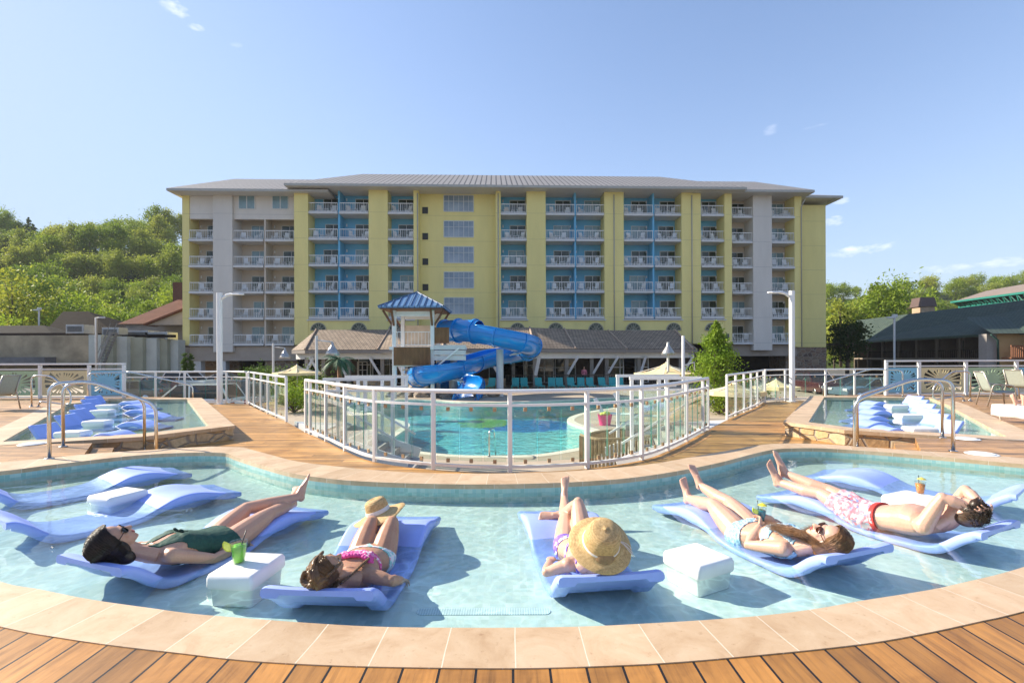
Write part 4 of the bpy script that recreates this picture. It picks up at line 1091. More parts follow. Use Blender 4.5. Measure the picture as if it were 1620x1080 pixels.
for i in range(4):
    a, b = Vector(c4[i]), Vector(c4[(i + 1) % 4]); A = Vector(ap); m_ = (a + b) / 2
    for k in range(1, 10):
        u = k / 10; e = a.lerp(b, u); s = 1 - abs(2 * u - 1); top = e.lerp(e + (A - m_), s * .985); sm.tube([e + Vector((0, 0, .03)), top + Vector((0, 0, .03))], .035, 5)
    sm.tube([a, A], .06, 6)
obj('seam', sm, M('roof_seam_blue', (.05, .11, .22), .4, .1, 3), ro)
obj('rafter_ceiling', MB().box((cx, 0, zr0 - .16), (rw_ * 2 - .2, rw_ * 2 - .2, .06)), TIMB, tw)
pw_ = 1.32
for sx in (-1, 1):
    for sy in (-1, 1):
        x, y = cx + sx * pw_, sy * pw_
        obj('post', MB().box((x, y, (zr0 - .2) / 2), (.26, .26, zr0 - .2)), TWH, tw, bevel=.02)
        obj('bracket', MB().bar((x + sx * .12, y, zr0 - 1.25), (x + sx * .78, y + sy * .0, zr0 - .2), .13, .13).bar((x, y + sy * .12, zr0 - 1.25), (x, y + sy * .78, zr0 - .2), .13, .13), TIMB, tw)
for y in (-pw_, pw_): obj('tie_beam', MB().box((cx, y, zr0 - .45), (pw_ * 2 - .28, .18, .34)), TWH, tw)
obj('platform', MB().box((cx + .9, 0, zfl - .1), (pw_ * 2 + 2.4, pw_ * 2 + .5, .2)), TWH, tw)
obj('reed_skirt', MB().box((cx - .05, -pw_ - .2, zfl - .65), (2.5, .14, 1.25)), REED, tw)
obj('reed_screen', MB().box((cx + 1.95, -pw_ + .1, zfl + .78), (1.0, .12, 1.1)), REED, tw)
obj('platform_side', MB().box((cx + 2.55, -pw_ - .28, zfl - .42), (2.2, .1, .30)).box((cx + 2.55, -pw_ - .28, zfl - .05), (2.2, .1, .30)).box((cx + 2.55, -pw_ - .28, zfl - .79), (2.2, .1, .30)), MT['greywhite'], tw)
obj('brace', MB().bar((cx + 1.5, -pw_ - .36, zfl - 1.5), (cx + 3.2, -pw_ - .36, zfl - .1), .16, .1), TWH, tw)
rl = MB(); 
for k in range(10): rl.box((cx - 1.1 + k * .24, -pw_ - .02, zfl + .55), (.025, .025, .9))
for z in (1.02, .12): rl.box((cx, -pw_ - .02, zfl + z), (2.3, .05, .05))
obj('railing', rl, TWH, tw)
obj('back_screen', MB().box((cx, pw_ + .1, zfl + .9), (2.4, .08, 1.5)), M('beige_screen', (.62, .50, .38), .7, .15, 2), tw)
st = MB()
for k in range(9): st.box((cx - .2, pw_ - .2 - k * .30, .14 + k * .36), (1.5, .34, .1))
obj('stairs', st, M('beige_steps', (.52, .40, .28), .7, .1, 2), tw)
obj('lower_rail', MB().box((cx + .1, -pw_ - .05, zfl - 1.32), (2.9, .08, .08)), TWH, tw)
for px in (717, 791):
    d = 34.6; b = T_(px, 622, d); obj('support_column', MB().tube([(b.x, d - TO.y, 0), (b.x, d - TO.y, T_(px, 552 if px > 750 else 565, d).z)], .26 if px > 750 else .3, 14), MT['greywhite'], tw, True, angle=50)

sl0 = [(704, 524, 35.6), (735, 523, 34.4), (775, 527, 33.4), (812, 536, 33.2), (836, 544, 34.6), (838, 551, 36.8), (815, 557, 38.2), (785, 561, 38.0), (758, 569, 36.4), (730, 578, 34.3), (700, 585, 33.0), (676, 589, 33.0), (663, 593, 34.4), (670, 598, 36.2), (700, 601, 37.2), (730, 602, 36.8), (747, 606, 35.4), (746, 616, 33.6), (738, 630, 32.0), (734, 641, 31.0)]
SO = D(740, 600, 35); SO.z = LOW
slide = thing('water_slide', 'twisting bright blue water slide with a tube top winding down to the lagoon', 'water slide', SO)
path = [p - SO for p in cr([D(*q) for q in sl0], 7)]
SB = NT('blue_fibreglass'); SB.set(Base_Color=SB.ramp(SB.noise(1.2, 5, .6), [(.3, (.006, .20, .58)), (.7, (.012, .27, .68))]), Roughness=.22); SB.bsdf.inputs['Coat Weight'].default_value = .4; SB = SB.m
def frame(i):
    t = (path[min(i + 1, len(path) - 1)] - path[max(0, i - 1)]).normalized(); s = t.cross(Vector((0, 0, 1))).normalized(); return t, s, s.cross(t)
def sweep(i0, i1, a0, a1, r, th, n=22):
    rings = []
    for i in range(i0, i1 + 1):
        t, s, u = frame(i); o_, n_ = [], []
        for k in range(n + 1):
            a = R(a0 + (a1 - a0) * k / n); v = s * math.cos(a) + u * math.sin(a)
            o_.append(path[i] + v * r); n_.append(path[i] + v * (r - th))
        rings.append(o_ + n_[::-1])
    return MB().loft(rings)
N_ = len(path) - 1
obj('closed_tube', sweep(0, 11, -270, 90, .80, .04, 30), SB, slide, True, angle=40)
obj('open_flume', sweep(11, N_ - 6, -208, 32, .83, .05), SB, slide, True, angle=40)
obj('exit_flume', sweep(N_ - 6, N_, -190, 10, .68, .05), SB, slide, True, angle=40)
for i in list(range(0, 12, 5)) + list(range(16, N_, 7)):
    a0, a1 = (-270, 90) if i < 12 else (-208, 32); t_, s_, u_ = frame(i)
    rings = [[path[i] + t_ * e + (s_ * math.cos(R(a0 + (a1 - a0) * k / 24)) + u_ * math.sin(R(a0 + (a1 - a0) * k / 24))) * r for k in range(25)] for e, r in ((-.06, .80), (-.06, .90), (.06, .90), (.06, .80))]
    obj('joint_flange', MB().loft(rings, closed=False), SB, slide, True, angle=30)
rb = MB()   # stiffening lip along the outer wall
for sgn in (-1, 1):
    rb.tube([path[i] + (frame(i)[1] * math.cos(R(-208 if sgn < 0 else 32)) + frame(i)[2] * math.sin(R(-208 if sgn < 0 else 32))) * .83 for i in range(11, N_ - 5)], .05, 6)
rb.tube([path[i] + frame(i)[1] * .84 for i in range(0, N_ - 6)], .035, 6)
rb.tube([path[i] - frame(i)[1] * .84 for i in range(0, N_ - 6)], .035, 6)
obj('edge_lip', rb, SB, slide, True)
for i in (24, 50, 66):
    p = path[i]; t, s, u = frame(i); obj('support_arm', MB().bar(p - u * .74, p - u * 1.0 - s * .9, .09, .09).bar(p - u * .74 + t * .5, p - u * 1.0 - s * .9, .06, .06), MT['greywhite'], slide)
# landscaping boulders at the slide
BOUL = stone_mat('boulder_stone', [(.42, .34, .26), (.30, .24, .19), (.5, .42, .33)], 2.0)
def rock(p, r, seed, label):
    rnd = random.Random(seed); bm = bmesh.new(); bmesh.ops.create_icosphere(bm, subdivisions=3, radius=1)
    for v in bm.verts:
        n = noise.noise(v.co * 1.3 + Vector((seed, 0, 0))) * .45 + noise.noise(v.co * 3 + Vector((0, seed, 0))) * .15
        v.co *= 1 + n; v.co.x *= r * rnd.uniform(1.1, 1.15); v.co.y *= r; v.co.z *= r * .62
    me = bpy.data.meshes.new('boulder'); bm.to_mesh(me); bm.free(); me.materials.append(BOUL); o = bpy.data.objects.new('boulder', me); COL.objects.link(o); o.location = p
    return tag(o, label, 'boulder', 'landscape boulders around the slide base')
for k, (px, py, r) in enumerate(((690, 627, .5), (706, 629, .4), (668, 628, .55), (645, 627, .6), (622, 627, .5), (760, 627, .5), (780, 627, .45), (655, 621, .7))):
    p = P(px, py, LOW); rock(p + Vector((0, 0, r * .25)), r, k * 3.1 + 1, ['grey tan boulder left of the slide exit', 'small boulder touching the slide exit', 'boulder below the tower stairs', 'large boulder at the tower foot', 'leftmost boulder at the lagoon edge', 'boulder just right of the slide exit', 'boulder beside the right support column', 'tall boulder behind the others at the tower foot'][k])

# ------------------------------------------------------------------ lagoon furniture
TURQ = M('turquoise_sling', (.03, .30, .30), .6, .1, 8)
def sunbed():
    m = MB(); m.box((0, .15, .36), (.62, 1.25, .05)); m.box((0, 1.0, .66), (.62, .05, .78), M=Matrix.Rotation(R(-28), 3, 'X'))
    for x in (-.27, .27):
        for y in (-.4, .7): m.box((x, y, .17), (.05, .05, .34))
    return m.mesh('sunbed', TURQ)
SBM = sunbed()
for k, px in enumerate((775, 815, 830, 855, 873, 887, 907, 920, 936, 957, 971, 984)):
    p = D(px, 612, 41.0); p.z = LOW
    o = bpy.data.objects.new('sunbed', SBM); COL.objects.link(o); o.location = p; o.rotation_euler = (0, 0, R(-8 + (k * 37 % 16)))
    tag(o, 'turquoise sunbed before the pavilion terrace, number %s from the left' % words[k], 'sunbed', 'turquoise sunbeds before the pavilion')
CANV = M('cream_yellow_canvas', (.80, .63, .34), .8, .06, 2)
def parasol(p, h, r, label, n=8):
    t = thing('parasol', label, 'parasol', p, 0, 'cream parasols around the lagoon')
    c = MB(); ring = [Vector((r * math.cos(2 * math.pi * (k + .5) / n), r * math.sin(2 * math.pi * (k + .5) / n), h)) for k in range(n)]; ap = Vector((0, 0, h + r * .34))
    for k in range(n):
        a, b = ring[k], ring[(k + 1) % n]
        for j in range(4):
            u0, u1 = j / 4, (j + 1) / 4
            def sag(q, u): return q - Vector((0, 0, .10 * r * math.sin(math.pi * u)))
            q = [sag(a.lerp(ap, u0), u0), sag(b.lerp(ap, u0), u0), sag(b.lerp(ap, u1), u1), sag(a.lerp(ap, u1), u1)]
            c.poly(q if j < 3 else [q[0], q[1], ap])
        c.poly([a, b, b - Vector((0, 0, .16)), a - Vector((0, 0, .16))][::-1])
    obj('canopy', c, CANV, t); obj('pole', MB().tube([(0, 0, 0), (0, 0, h + r * .36)], .035, 8), MT['greywhite'], t, True)
    rb_ = MB()
    for q in ring: rb_.tube([q - Vector((0, 0, .05)), ap - Vector((0, 0, .15))], .02, 5)
    obj('ribs', rb_, MT['greywhite'], t); obj('base', MB().lathe([(.3, 0), (.3, .06), (.05, .1)], sides=16), MT['greywhite'], t, True)
def par_px(px, py, d, hw, label):
    p = D(px, py, d); h = p.z - LOW; p.z = LOW; parasol(p, h, hw / F * d, label)
par_px(470, 589, 30, 36, 'cream parasol on the left, in front of the pavilion corner')
par_px(1054, 590, 30, 50, 'cream parasol on the right, before the green tree')
par_px(1163, 618, 18.5, 45, 'large cream parasol rising behind the right walkway gap')
par_px(1228, 611, 24, 34, 'small cream parasol seen through the right glass railing')
# bell shaded path lamps
def bell_lamp(px, py, d, sgn, pole_px, label, top):
    b = D(pole_px, 600, d); b.z = LOW; t = thing('path_lamp', label, 'path lamp', b, 0, 'bell shaded path lamps'); h = D(pole_px, top, d).z - LOW
    s = D(px, py, d) - b; s.y = 0
    obj('pole', MB().tube([(0, 0, 0), (0, 0, h)], .075, 10), MT['greywhite'], t, True, angle=50)
    if abs(s.x) > .15: obj('arm', MB().tube([(0, 0, h - .25), (s.x, 0, s.z + .75)], .035, 8), MT['greywhite'], t, True)
    obj('lamp_shade', MB().lathe([(.05, .75), (.10, .55), (.16, .45), (.34, .18), (.42, 0), (.40, .0), (.14, .42)], (s.x, 0, s.z), 18, caps=False), M('galvanised_shade', (.44, .42, .40), .35, .1, 4, metal=.6), t, True)
bell_lamp(451, 567, 34, 1, 432.5, 'path lamp with bell shade nearest the grey wing', 543)
bell_lamp(526, 562, 27, 1, 501, 'path lamp with bell shade beside the palm', 531)
bell_lamp(1057, 561, 29, 1, 1057, 'path lamp with bell shade above the right parasol', 541)
bp = D(1081, 600, 22); bp.z = LOW; t = thing('light_pole', 'plain grey pole beside the right parasol', 'pole', bp); obj('pole', MB().tube([(0, 0, 0), (0, 0, D(1081, 531, 22).z - LOW)], .07, 10), MT['greywhite'], t, True); obj('arm', MB().tube([(0, 0, D(1081, 578, 22).z - LOW), (.5, 0, D(1081, 573, 22).z - LOW), (.52, 0, D(1081, 586, 22).z - LOW)], .03, 8), MT['greywhite'], t, True)
# stair flights from the walkways down to the lagoon with white railings
for sgn, nm in ((1, 'right'), (-1, 'left')):
    t = thing('stair_flight', 'white railed stairs going down from the %s walkway to the lagoon' % nm, 'stairs', (0, 0, 0), 0, 'stairs down to the lagoon')
    X0 = 4.9
    land = [(sgn * 4.55, 11.45), (sgn * 4.6, 12.9), (sgn * 6.05, 13.35)]
    obj('landing', MB().prism(land, WALK - .25, WALK - .004), MT['greywhite'], t)
    for k in range(7):
        x = sgn * (4.5 - k * .30); z1 = WALK - .15 * (k + .2)
        obj('step', MB().box((x - sgn * .15, 12.2, (z1 + LOW) / 2), (.30, 1.4, z1 - LOW)), MT['concrete_grey'], t)
    for y in (11.45, 12.95):
        zt_ = .92
        for x in (2.85, 3.5, 4.15): obj('post', MB().box((sgn * x, y, (zt_ + LOW) / 2), (.075, .075, zt_ - LOW)), MT['white'], t)
        obj('top_rail', MB().bar((sgn * 2.8, y, zt_ + .02), (sgn * 4.5, y, zt_ + .02), .09, .07), MT['white'], t)
        obj('rail', MB().bar((sgn * 2.85, y - .06, zt_ - .25), (sgn * 4.4, y - .06, zt_ - .25), .04, .05).bar((sgn * 2.6, y - .06, LOW + .75), (sgn * 4.5, y - .06, WALK + .85), .05, .05), MT['white'], t)
        obj('stringer', MB().bar((sgn * 2.5, y - .05, LOW + .2), (sgn * 4.6, y - .05, WALK - .1), .05, .35), MT['white'], t)
        obj('glass_pane', MB().box((sgn * 3.5, y + .02, .05), (1.2, .012, 1.2)), MT['glass'], t)
# timber picket screen, ladder rail and odds and ends on the lower deck
def picket(pts, h, label):
    t = thing('picket_fence', label, 'fence', pts[0]); pth = resample(pts, 26); o = pts[0]; m = MB()
    for p in pth: m.box((p.x - o.x, p.y - o.y, h / 2), (.055, .03, h))
    obj('pickets', m, M('weathered_timber', (.30, .22, .12), .75, .2, 6), t); m = MB(); m.loft([[p - o + Vector((0, 0, h + a)) + Vector((0, b, 0)) for a, b in ((0, -.04), (.05, -.04), (.05, .04), (0, .04))] for p in pth]); obj('cap_rail', m, M('weathered_timber_cap', (.34, .25, .14), .7, .2, 6), t)
picket([P(918, 733, LOW), P(944, 742, LOW), P(985, 742, LOW), P(1040, 735, LOW)], .74, 'nearer timber picket screen on the lower deck')
picket([P(922, 727, LOW), P(945, 718, LOW), P(988, 712, LOW)], .62, 'farther timber picket screen curving behind the nearer one')
a = P(774, 722, LOW); handrail('steel ladder rail at the near edge of the lagoon pool', [a, a + Vector((0, 0, .75)), a + Vector((.12, .5, .72)), a + Vector((.16, .75, -.15))], 'lagoon ladder rail', .022)
p = P(957, 672, LOW); t = thing('toy_tub', 'bright pink plastic tub with toys on the lower deck', 'tub', p); obj('tub', MB().lathe([(.22, 0), (.30, .42), (.32, .43), (.29, .42), (.22, .03), (0, .02)], sides=20, caps=False), M('pink_plastic', (.75, .04, .22), .4, .05, 4), t, True)
tb = MB()
for k, q in enumerate(((-.1, 0, .44), (.12, .05, .46), (0, -.1, .48))): tb.ell(q, (.12, .12, .09))
obj('toys', tb, M('yellow_green_toys', (.45, .50, .06), .5, .3, 6), t, True)
WSL = M('white_sling', (.70, .72, .70), .6, .06, 5)
SBW = sunbed().copy(); SBW.materials.clear(); SBW.materials.append(WSL)
for k, (px, py) in enumerate(((985, 668), (1010, 655), (1035, 672))):
    o = bpy.data.objects.new('sunbed', SBW); COL.objects.link(o); o.location = P(px, py, LOW); o.rotation_euler = (0, 0, R(70)); tag(o, ['white sunbed beside the pink tub', 'white sunbed farthest along the right lower deck', 'white sunbed behind the right stair railing'][k], 'sunbed', 'white sunbeds on the right lower deck')
p = P(1030, 703, LOW); tag(obj('storage_box', MB().box((0, 0, .3), (1.5, .6, .6)), MT['concrete_grey'], loc=p + Vector((0, .6, 0)), bevel=.03), 'long grey storage box below the right stairs', 'box')
# ------------------------------------------------------------------ hills and trees
def hill_z(x, y):
    def ss(t): t = max(0, min(1, t)); return t * t * (3 - 2 * t)
    l = ss((y - 98) / 150) * ss((-x - 20) / 90) * (57 - (x + 190) * .05 + 2.5 * math.sin(x * .07) + 2 * math.sin(y * .05 + x * .02))
    r = ss((y - 105) / 160) * ss((x - 30) / 110) * (36 + 3 * math.sin(x * .025 + 1))
    return -1.6 + l + r + 20 * ss((y - 330) / 150)
hm = MB(); nx, ny = 70, 36
for j in range(ny):
    for i in range(nx): x = -560 + 1120 * i / (nx - 1); y = 92 + 420 * j / (ny - 1); hm.v.append((x, y, hill_z(x, y)))
for j in range(ny - 1):
    for i in range(nx - 1): hm.face((j * nx + i, j * nx + i + 1, (j + 1) * nx + i + 1, (j + 1) * nx + i))
struct('hills', hm, M('forest_floor', (.035, .05, .014), .95, .3, .05, col2=(.09, .12, .03), spec=.05), True)
BARK = M('bark', (.12, .09, .065), .9, .25, 3)
LEAF = {'shade': leaf_mat('leaves_painted_shade', (.018, .045, .012), (.05, .09, .018)), 'green': leaf_mat('leaves_fresh', (.13, .20, .02), (.30, .38, .04)), 'yellow': leaf_mat('leaves_yellow_green', (.22, .26, .035), (.42, .45, .075)), 'dark': leaf_mat('leaves_dark', (.06, .11, .025), (.15, .22, .04)), 'rust': leaf_mat('leaves_budding', (.26, .24, .07), (.42, .38, .13)), 'bright': leaf_mat('leaves_bright', (.19, .29, .025), (.38, .47, .055))}  # the 'shade' leaves have the hotel's shade painted into their green
def crown_mesh(seed, n_cl, per, r, h0, h1, leaf, shape='round'):
    rnd = np.random.default_rng(seed); cl = []
    while len(cl) < n_cl:
        p = rnd.uniform(-1, 1, 3); d = np.linalg.norm(p)
        if d > 1 or d < .35 * rnd.uniform(.3, 1.4): continue
        u = (p[2] + 1) / 2
        w = {'round': 1.0, 'cone': max(.08, 1.02 - u) * 1.25, 'tall': .55 + .45 * math.sin(math.pi * min(1, u * 1.1))}[shape]
        cl.append((p[0] * r * w, p[1] * r * w, h0 + (h1 - h0) * u, r * rnd.uniform(.16, .34) * (w if shape == 'cone' else 1)))
    P_ = []
    for x, y, z, s in cl:
        q = rnd.normal(0, 1, (per, 3)) * np.array([s, s, s * .62]) * rnd.uniform(.75, 1.45); P_.append(q + [x, y, z])
    c = np.concatenate(P_); n = len(c)
    a = rnd.normal(0, 1, (n, 3)); a /= np.linalg.norm(a, axis=1)[:, None]; b = np.cross(a, rnd.normal(0, 1, (n, 3))); b /= np.linalg.norm(b, axis=1)[:, None]
    s = leaf * rnd.uniform(.6, 1.3, (n, 1)); a *= s; b *= s * .6
    v = np.stack([c - a, c + b * .9, c + a, c - b * .9], 1).reshape(-1, 3)
    return v, n, cl
def leaves(name, mat, v, n):
    me = bpy.data.meshes.new(name); me.vertices.add(4 * n); me.vertices.foreach_set('co', v.astype(np.float32).ravel())
    me.loops.add(4 * n); me.loops.foreach_set('vertex_index', np.arange(4 * n, dtype=np.int32)); me.polygons.add(n); me.polygons.foreach_set('loop_start', np.arange(0, 4 * n, 4, dtype=np.int32))
    me.update(calc_edges=True); me.materials.append(mat); return me
def tree(name, label, kind, seed, h=12, r=4, n_cl=46, per=48, leaf=.42, h0=.28, shape='round', trunk=.22, loc=(0, 0, 0), group=None, limbs=10):
    t = thing(name, label, 'tree', loc, 0, group)
    v, n, cl = crown_mesh(seed, n_cl, per, r, h * h0, h, leaf, shape)
    rnd = random.Random(seed); tb = MB()
    bendx = rnd.uniform(-.4, .4); tb.tube([(0, 0, -.6), (bendx * .3, 0, h * .25), (bendx, .1, h * .55), (bendx * .8, 0, h * .88)], [trunk * 1.25, trunk, trunk * .65, trunk * .15], 8)
    for c in rnd.sample(cl, min(limbs, len(cl))):
        z0 = max(h * .18, c[2] * rnd.uniform(.45, .7)); tb.tube([(bendx * .6, 0, z0), (c[0] * .5 + bendx * .3, c[1] * .5, z0 + (c[2] - z0) * .6), c[:3]], [trunk * .42, trunk * .25, trunk * .06], 5)
    obj('trunk', tb, BARK, t, True); obj('crown', leaves('crown', LEAF[kind], v, n), None, t)
    return t
protos = []
kinds = [('green', 'round', 13, 4.6), ('yellow', 'round', 12, 4.4), ('green', 'tall', 15, 4.2), ('dark', 'cone', 15, 3.6), ('rust', 'round', 11, 4.2), ('bright', 'round', 11, 4.6), ('yellow', 'tall', 14, 3.8)]
KL = {'green': 'fresh green leafy tree among the hillside wood', 'yellow': 'yellow green spring tree among the hillside wood', 'dark': 'dark pointed evergreen among the hillside wood', 'rust': 'rusty brown budding tree among the hillside wood', 'bright': 'bright lime green tree among the hillside wood'}
used = [0] * len(kinds)
for i, (k, sh, h, r) in enumerate(kinds):
    protos.append(tree('hillside_tree', KL[k] + (' with a tall narrow crown' if sh == 'tall' else ''), k, 40 + i, h, r, 60, 70, .31, .25 if sh != 'cone' else .12, sh, group='trees of the wooded hills'))
trnd = random.Random(5)
def plant(x, y, k, s, z=None, extra=''):
    if not used[k]: o = protos[k]; used[k] = 1
    else: o = dup(protos[k])
    o.location = (x, y, (hill_z(x, y) if z is None else z)); o.rotation_euler = (0, 0, trnd.uniform(0, 6.28)); o.scale = (s * trnd.uniform(.8, 1.25), s * trnd.uniform(.8, 1.25), s * trnd.uniform(.85, 1.25))
    if extra: o['label'] = o['label'].replace('hillside wood', extra)
    return o
for d in (104, 113, 123, 134, 146, 160, 175, 192, 210, 228):
    step = 5.6 / d * F
    px = -40 + trnd.uniform(0, step)
    while px < 296:
        x = (px - PX) / F * d + trnd.uniform(-2, 2); y = d + trnd.uniform(-4, 4)
        hi = d > 165
        k = trnd.choices(range(7), (4, 2.2 + 3 * hi, 3, .6, .3 + .6 * hi, 3 if d < 150 else 1, 1.5 + 2 * hi))[0]
        plant(x, y, k, trnd.uniform(.72, 1.12), extra='left hillside wood')
        px += step * trnd.uniform(.75, 1.3)
for d in (108, 118, 130, 145, 162, 182, 205, 230):
    step = 7.4 / d * F; px = 1296 + trnd.uniform(0, step)
    while px < 1665:
        x = (px - PX) / F * d; y = d + trnd.uniform(-4, 4)
        k = trnd.choices(range(7), (4, 3, 2.5, .2, .8, 2, 2.4))[0]
        plant(x, y, k, trnd.uniform(.5, .85), extra='right hillside wood')
        px += step * trnd.uniform(.8, 1.4)
def tpx(name, label, px, base_py, top_py, d, kind, seed, rr, shape='round', z=None, **k):
    b = atx(px, d, 0); top = CAMH - (top_py - PY + ROLL * (px - PX)) / F * d; zb = -1.5 if z is None else z; b.z = zb
    return tree(name, label, kind, seed, top - zb, rr / F * d, loc=b, shape=shape, **k)
tpx('leafy_tree', 'big fresh green tree standing above the green roof ridge, nearest the hotel corner', 1393, 560, 446, 92, 'green', 91, 32, n_cl=60, per=60, leaf=.32, z=0, h0=.3)
tpx('leafy_tree', 'wide airy tree with bare forked limbs right of the big green tree', 1440, 560, 438, 100, 'green', 92, 36, n_cl=44, per=34, leaf=.30, z=0, h0=.35, limbs=26)
tpx('leafy_tree', 'olive tinted tree behind the end of the green roof', 1356, 560, 470, 96, 'yellow', 93, 22, n_cl=40, per=40, leaf=.30, z=0, h0=.3, limbs=18)
tpx('leafy_tree', 'slim pale tree just right of the yellow hotel corner', 1330, 560, 470, 94, 'yellow', 94, 16, n_cl=30, per=40, leaf=.30, z=0, h0=.3)
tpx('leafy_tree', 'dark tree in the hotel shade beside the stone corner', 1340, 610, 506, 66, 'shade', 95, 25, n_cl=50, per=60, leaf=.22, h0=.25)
tpx('young_conifer', 'bright green conical young tree on the lagoon deck before the hotel', 1133, 625, 503, 27, 'bright', 96, 40, 'cone', LOW, n_cl=130, per=60, leaf=.075, h0=.12, trunk=.07, limbs=40)
tpx('leafy_tree', 'lime green tree above the black hip roof', 128, 560, 472, 88, 'bright', 97, 40, n_cl=52, per=60, leaf=.28, h0=.25)
tpx('leafy_tree', 'olive tree at the left edge of the picture before the hill', 20, 570, 425, 84, 'yellow', 98, 42, n_cl=54, per=60, leaf=.30, h0=.2)
tpx('leafy_tree', 'broad dark green tree low on the left hill', 72, 570, 430, 90, 'dark', 99, 44, n_cl=56, per=60, leaf=.30, h0=.2)
tpx('leafy_tree', 'low bright bush tree beside the small street lamp at far left', 4, 570, 496, 70, 'bright', 100, 26, n_cl=30, per=50, leaf=.25, h0=.2)
def shrub(label, p, r, h, kind, seed, leaf=.07, n=46, per=60, name='shrub', cat='shrub', group=None):
    t = thing(name, label, cat, p, 0, group); v, k, cl = crown_mesh(seed, n, per, r, h * .15, h, leaf)
    tb = MB()
    for c in cl[:14]: tb.tube([(0, 0, 0), (c[0] * .6, c[1] * .6, c[2] * .6), c[:3]], [.03, .02, .008], 5)
    obj('stems', tb, BARK, t); obj('foliage', leaves('foliage', LEAF[kind], v, k), None, t); return t
shrub('bright green shrub below the left walkway gap', P(465, 652, LOW), .95, 1.35, 'bright', 1, .06)
shrub('darker green shrub behind the bright one at the left gap', P(458, 636, LOW), 1.2, 1.5, 'green', 2, .07)
shrub('green shrub low behind the right walkway gap', P(1138, 655, LOW), .9, 1.2, 'green', 3, .06)
shrub('clipped round hedge before the hotel podium', Vector(((410 - PX) / F * 46, 46, LOW)), 1.6, 1.7, 'dark', 4, .10)
shrub('long dark hedge beside the left parasol', Vector(((465 - PX) / F * 40, 40, LOW)), 2.6, 1.5, 'dark', 5, .10, 60)
shrub('small tuft of green by the slide rocks', P(682, 626, LOW), .5, .5, 'green', 6, .05, 20)
shrub('green shrub below the right railing bend', P(1222, 640, -1.5) + Vector((0, 3, 0)), 1.2, 1.3, 'green', 8, .07)
for k, (px, lab) in enumerate(((292, 'left one of two slim columnar evergreens at the hotel podium'), (302, 'right one of two slim columnar evergreens at the hotel podium'))):
    b = atx(px, 50, -1.5); v, n, cl = crown_mesh(60 + k, 60, 60, .26, .2, 3.6, .07); t = thing('columnar_evergreen', lab, 'evergreen', b, 0, 'columnar evergreens'); obj('crown', leaves('crown', LEAF['dark'], v, n), None, t); obj('trunk', MB().tube([(0, 0, 0), (0, 0, 2)], .06, 6), BARK, t)
# palm by the pavilion
b = D(537, 615, 29); b.z = LOW; pl_ = thing('palm_tree', 'small green palm with a brown trunk before the pavilion', 'palm', b); H_ = D(537, 568, 29).z - LOW
obj('trunk', MB().tube([(0, 0, 0), (.03, 0, H_ * .5), (0, 0, H_)], [.17, .14, .13], 10), M('palm_trunk', (.24, .11, .045), .8, .25, 12, .5, 30), pl_, True)
fm = MB(); prn = random.Random(4)
for k in range(17):
    a = 2 * math.pi * k / 17 + prn.uniform(-.15, .15); L = prn.uniform(1.0, 1.35); up = prn.uniform(.1, 1.0); pts = []
    for j in range(7):
        u = j / 6; pts.append(Vector((math.cos(a) * L * u, math.sin(a) * L * u, H_ + up * u * .9 - 1.05 * u * u * (1.25 - up * .55))))
    for j in range(6):
        d_ = (pts[j + 1] - pts[j]); s_ = d_.cross(Vector((0, 0, 1))).normalized()
        for q in range(4):
            c = pts[j] + d_ * q / 4
            for sg in (-1, 1):
                w = .30 * math.sin(math.pi * min(1, (j + q / 4) / 6 * .9 + .12)); tip = c + s_ * sg * w + d_ * .7 - Vector((0, 0, w * .5)); fm.poly([c, c + d_ * .22, tip])
obj('fronds', fm, M('palm_leaf', (.025, .10, .035), .5, .3, 3), pl_)
# ------------------------------------------------------------------ left neighbours
BEI = M('stained_beige_render', (.40, .31, .20), .85, .38, .45, .1, 10); BLK = M('black_roof', (.014, .010, .009), .9, .3, 1, spec=.05); BRN = M('brown_shingles', (.15, .066, .046), .9, .18, .7, .2, 12, spec=.1)
ind = thing('service_building', 'long stained beige flat roofed service building on the left', 'building', (0, 52, 0))
def wx(px, d): return (px - PX) / F * d
zt = CAMH + (PY - 530 + 2.4) / F * 52
obj('wall', MB().box(((wx(-60, 52) + wx(140, 52)) / 2, 1.5, (zt - 1.5) / 2), (wx(140, 52) - wx(-60, 52), 3, zt + 1.5)), BEI, ind)
obj('canopy', MB().box(((wx(-60, 51) + wx(75, 51)) / 2, -.6, CAMH - 3.5 / F * 51), (wx(75, 51) - wx(-60, 51), 1.4, .9)), M('grey_canopy', (.16, .15, .15), .8, .2, 1), ind)
obj('canopy', MB().box(((wx(64, 51) + wx(140, 51)) / 2, -.4, CAMH - 11 / F * 51), (wx(140, 51) - wx(64, 51), .9, .25)), BLK, ind)
PANW = [M('pale_metal_cladding', (.50, .50, .44), .6, .1, .8), M('olive_metal_cladding', (.34, .33, .24), .6, .1, .8)]
cols_ = [(140, 160), (160, 179), (179, 201), (201, 226), (226, 248), (248, 265), (265, 282)]
for k, (a, c) in enumerate(cols_):
    d1 = 52 + k * .5; z1 = CAMH + (PY - (529 + k * 1.4) + 2) / F * d1
    obj('clad_panel', MB().box(((wx(a, d1) + wx(c, d1)) / 2, k * .5 + .6, (z1 - 1.5) / 2), (wx(c, d1) - wx(a, d1) - .03, 1.2, z1 + 1.5)), PANW[k % 2], ind)
obj('parapet', MB().box(((wx(140, 52) + wx(282, 55)) / 2, 2.4, zt - .02), (wx(282, 55) - wx(140, 52), .5, .3)), BLK, ind)
obj('flat_roof', MB().box(((wx(-60, 55) + wx(140, 55)) / 2, 4.2, zt + .05), (wx(140, 55) - wx(-60, 55), 5, .6)), M('dark_gravel_roof', (.035, .027, .024), .9, .2, 1, spec=.05), ind)
stx = MB()
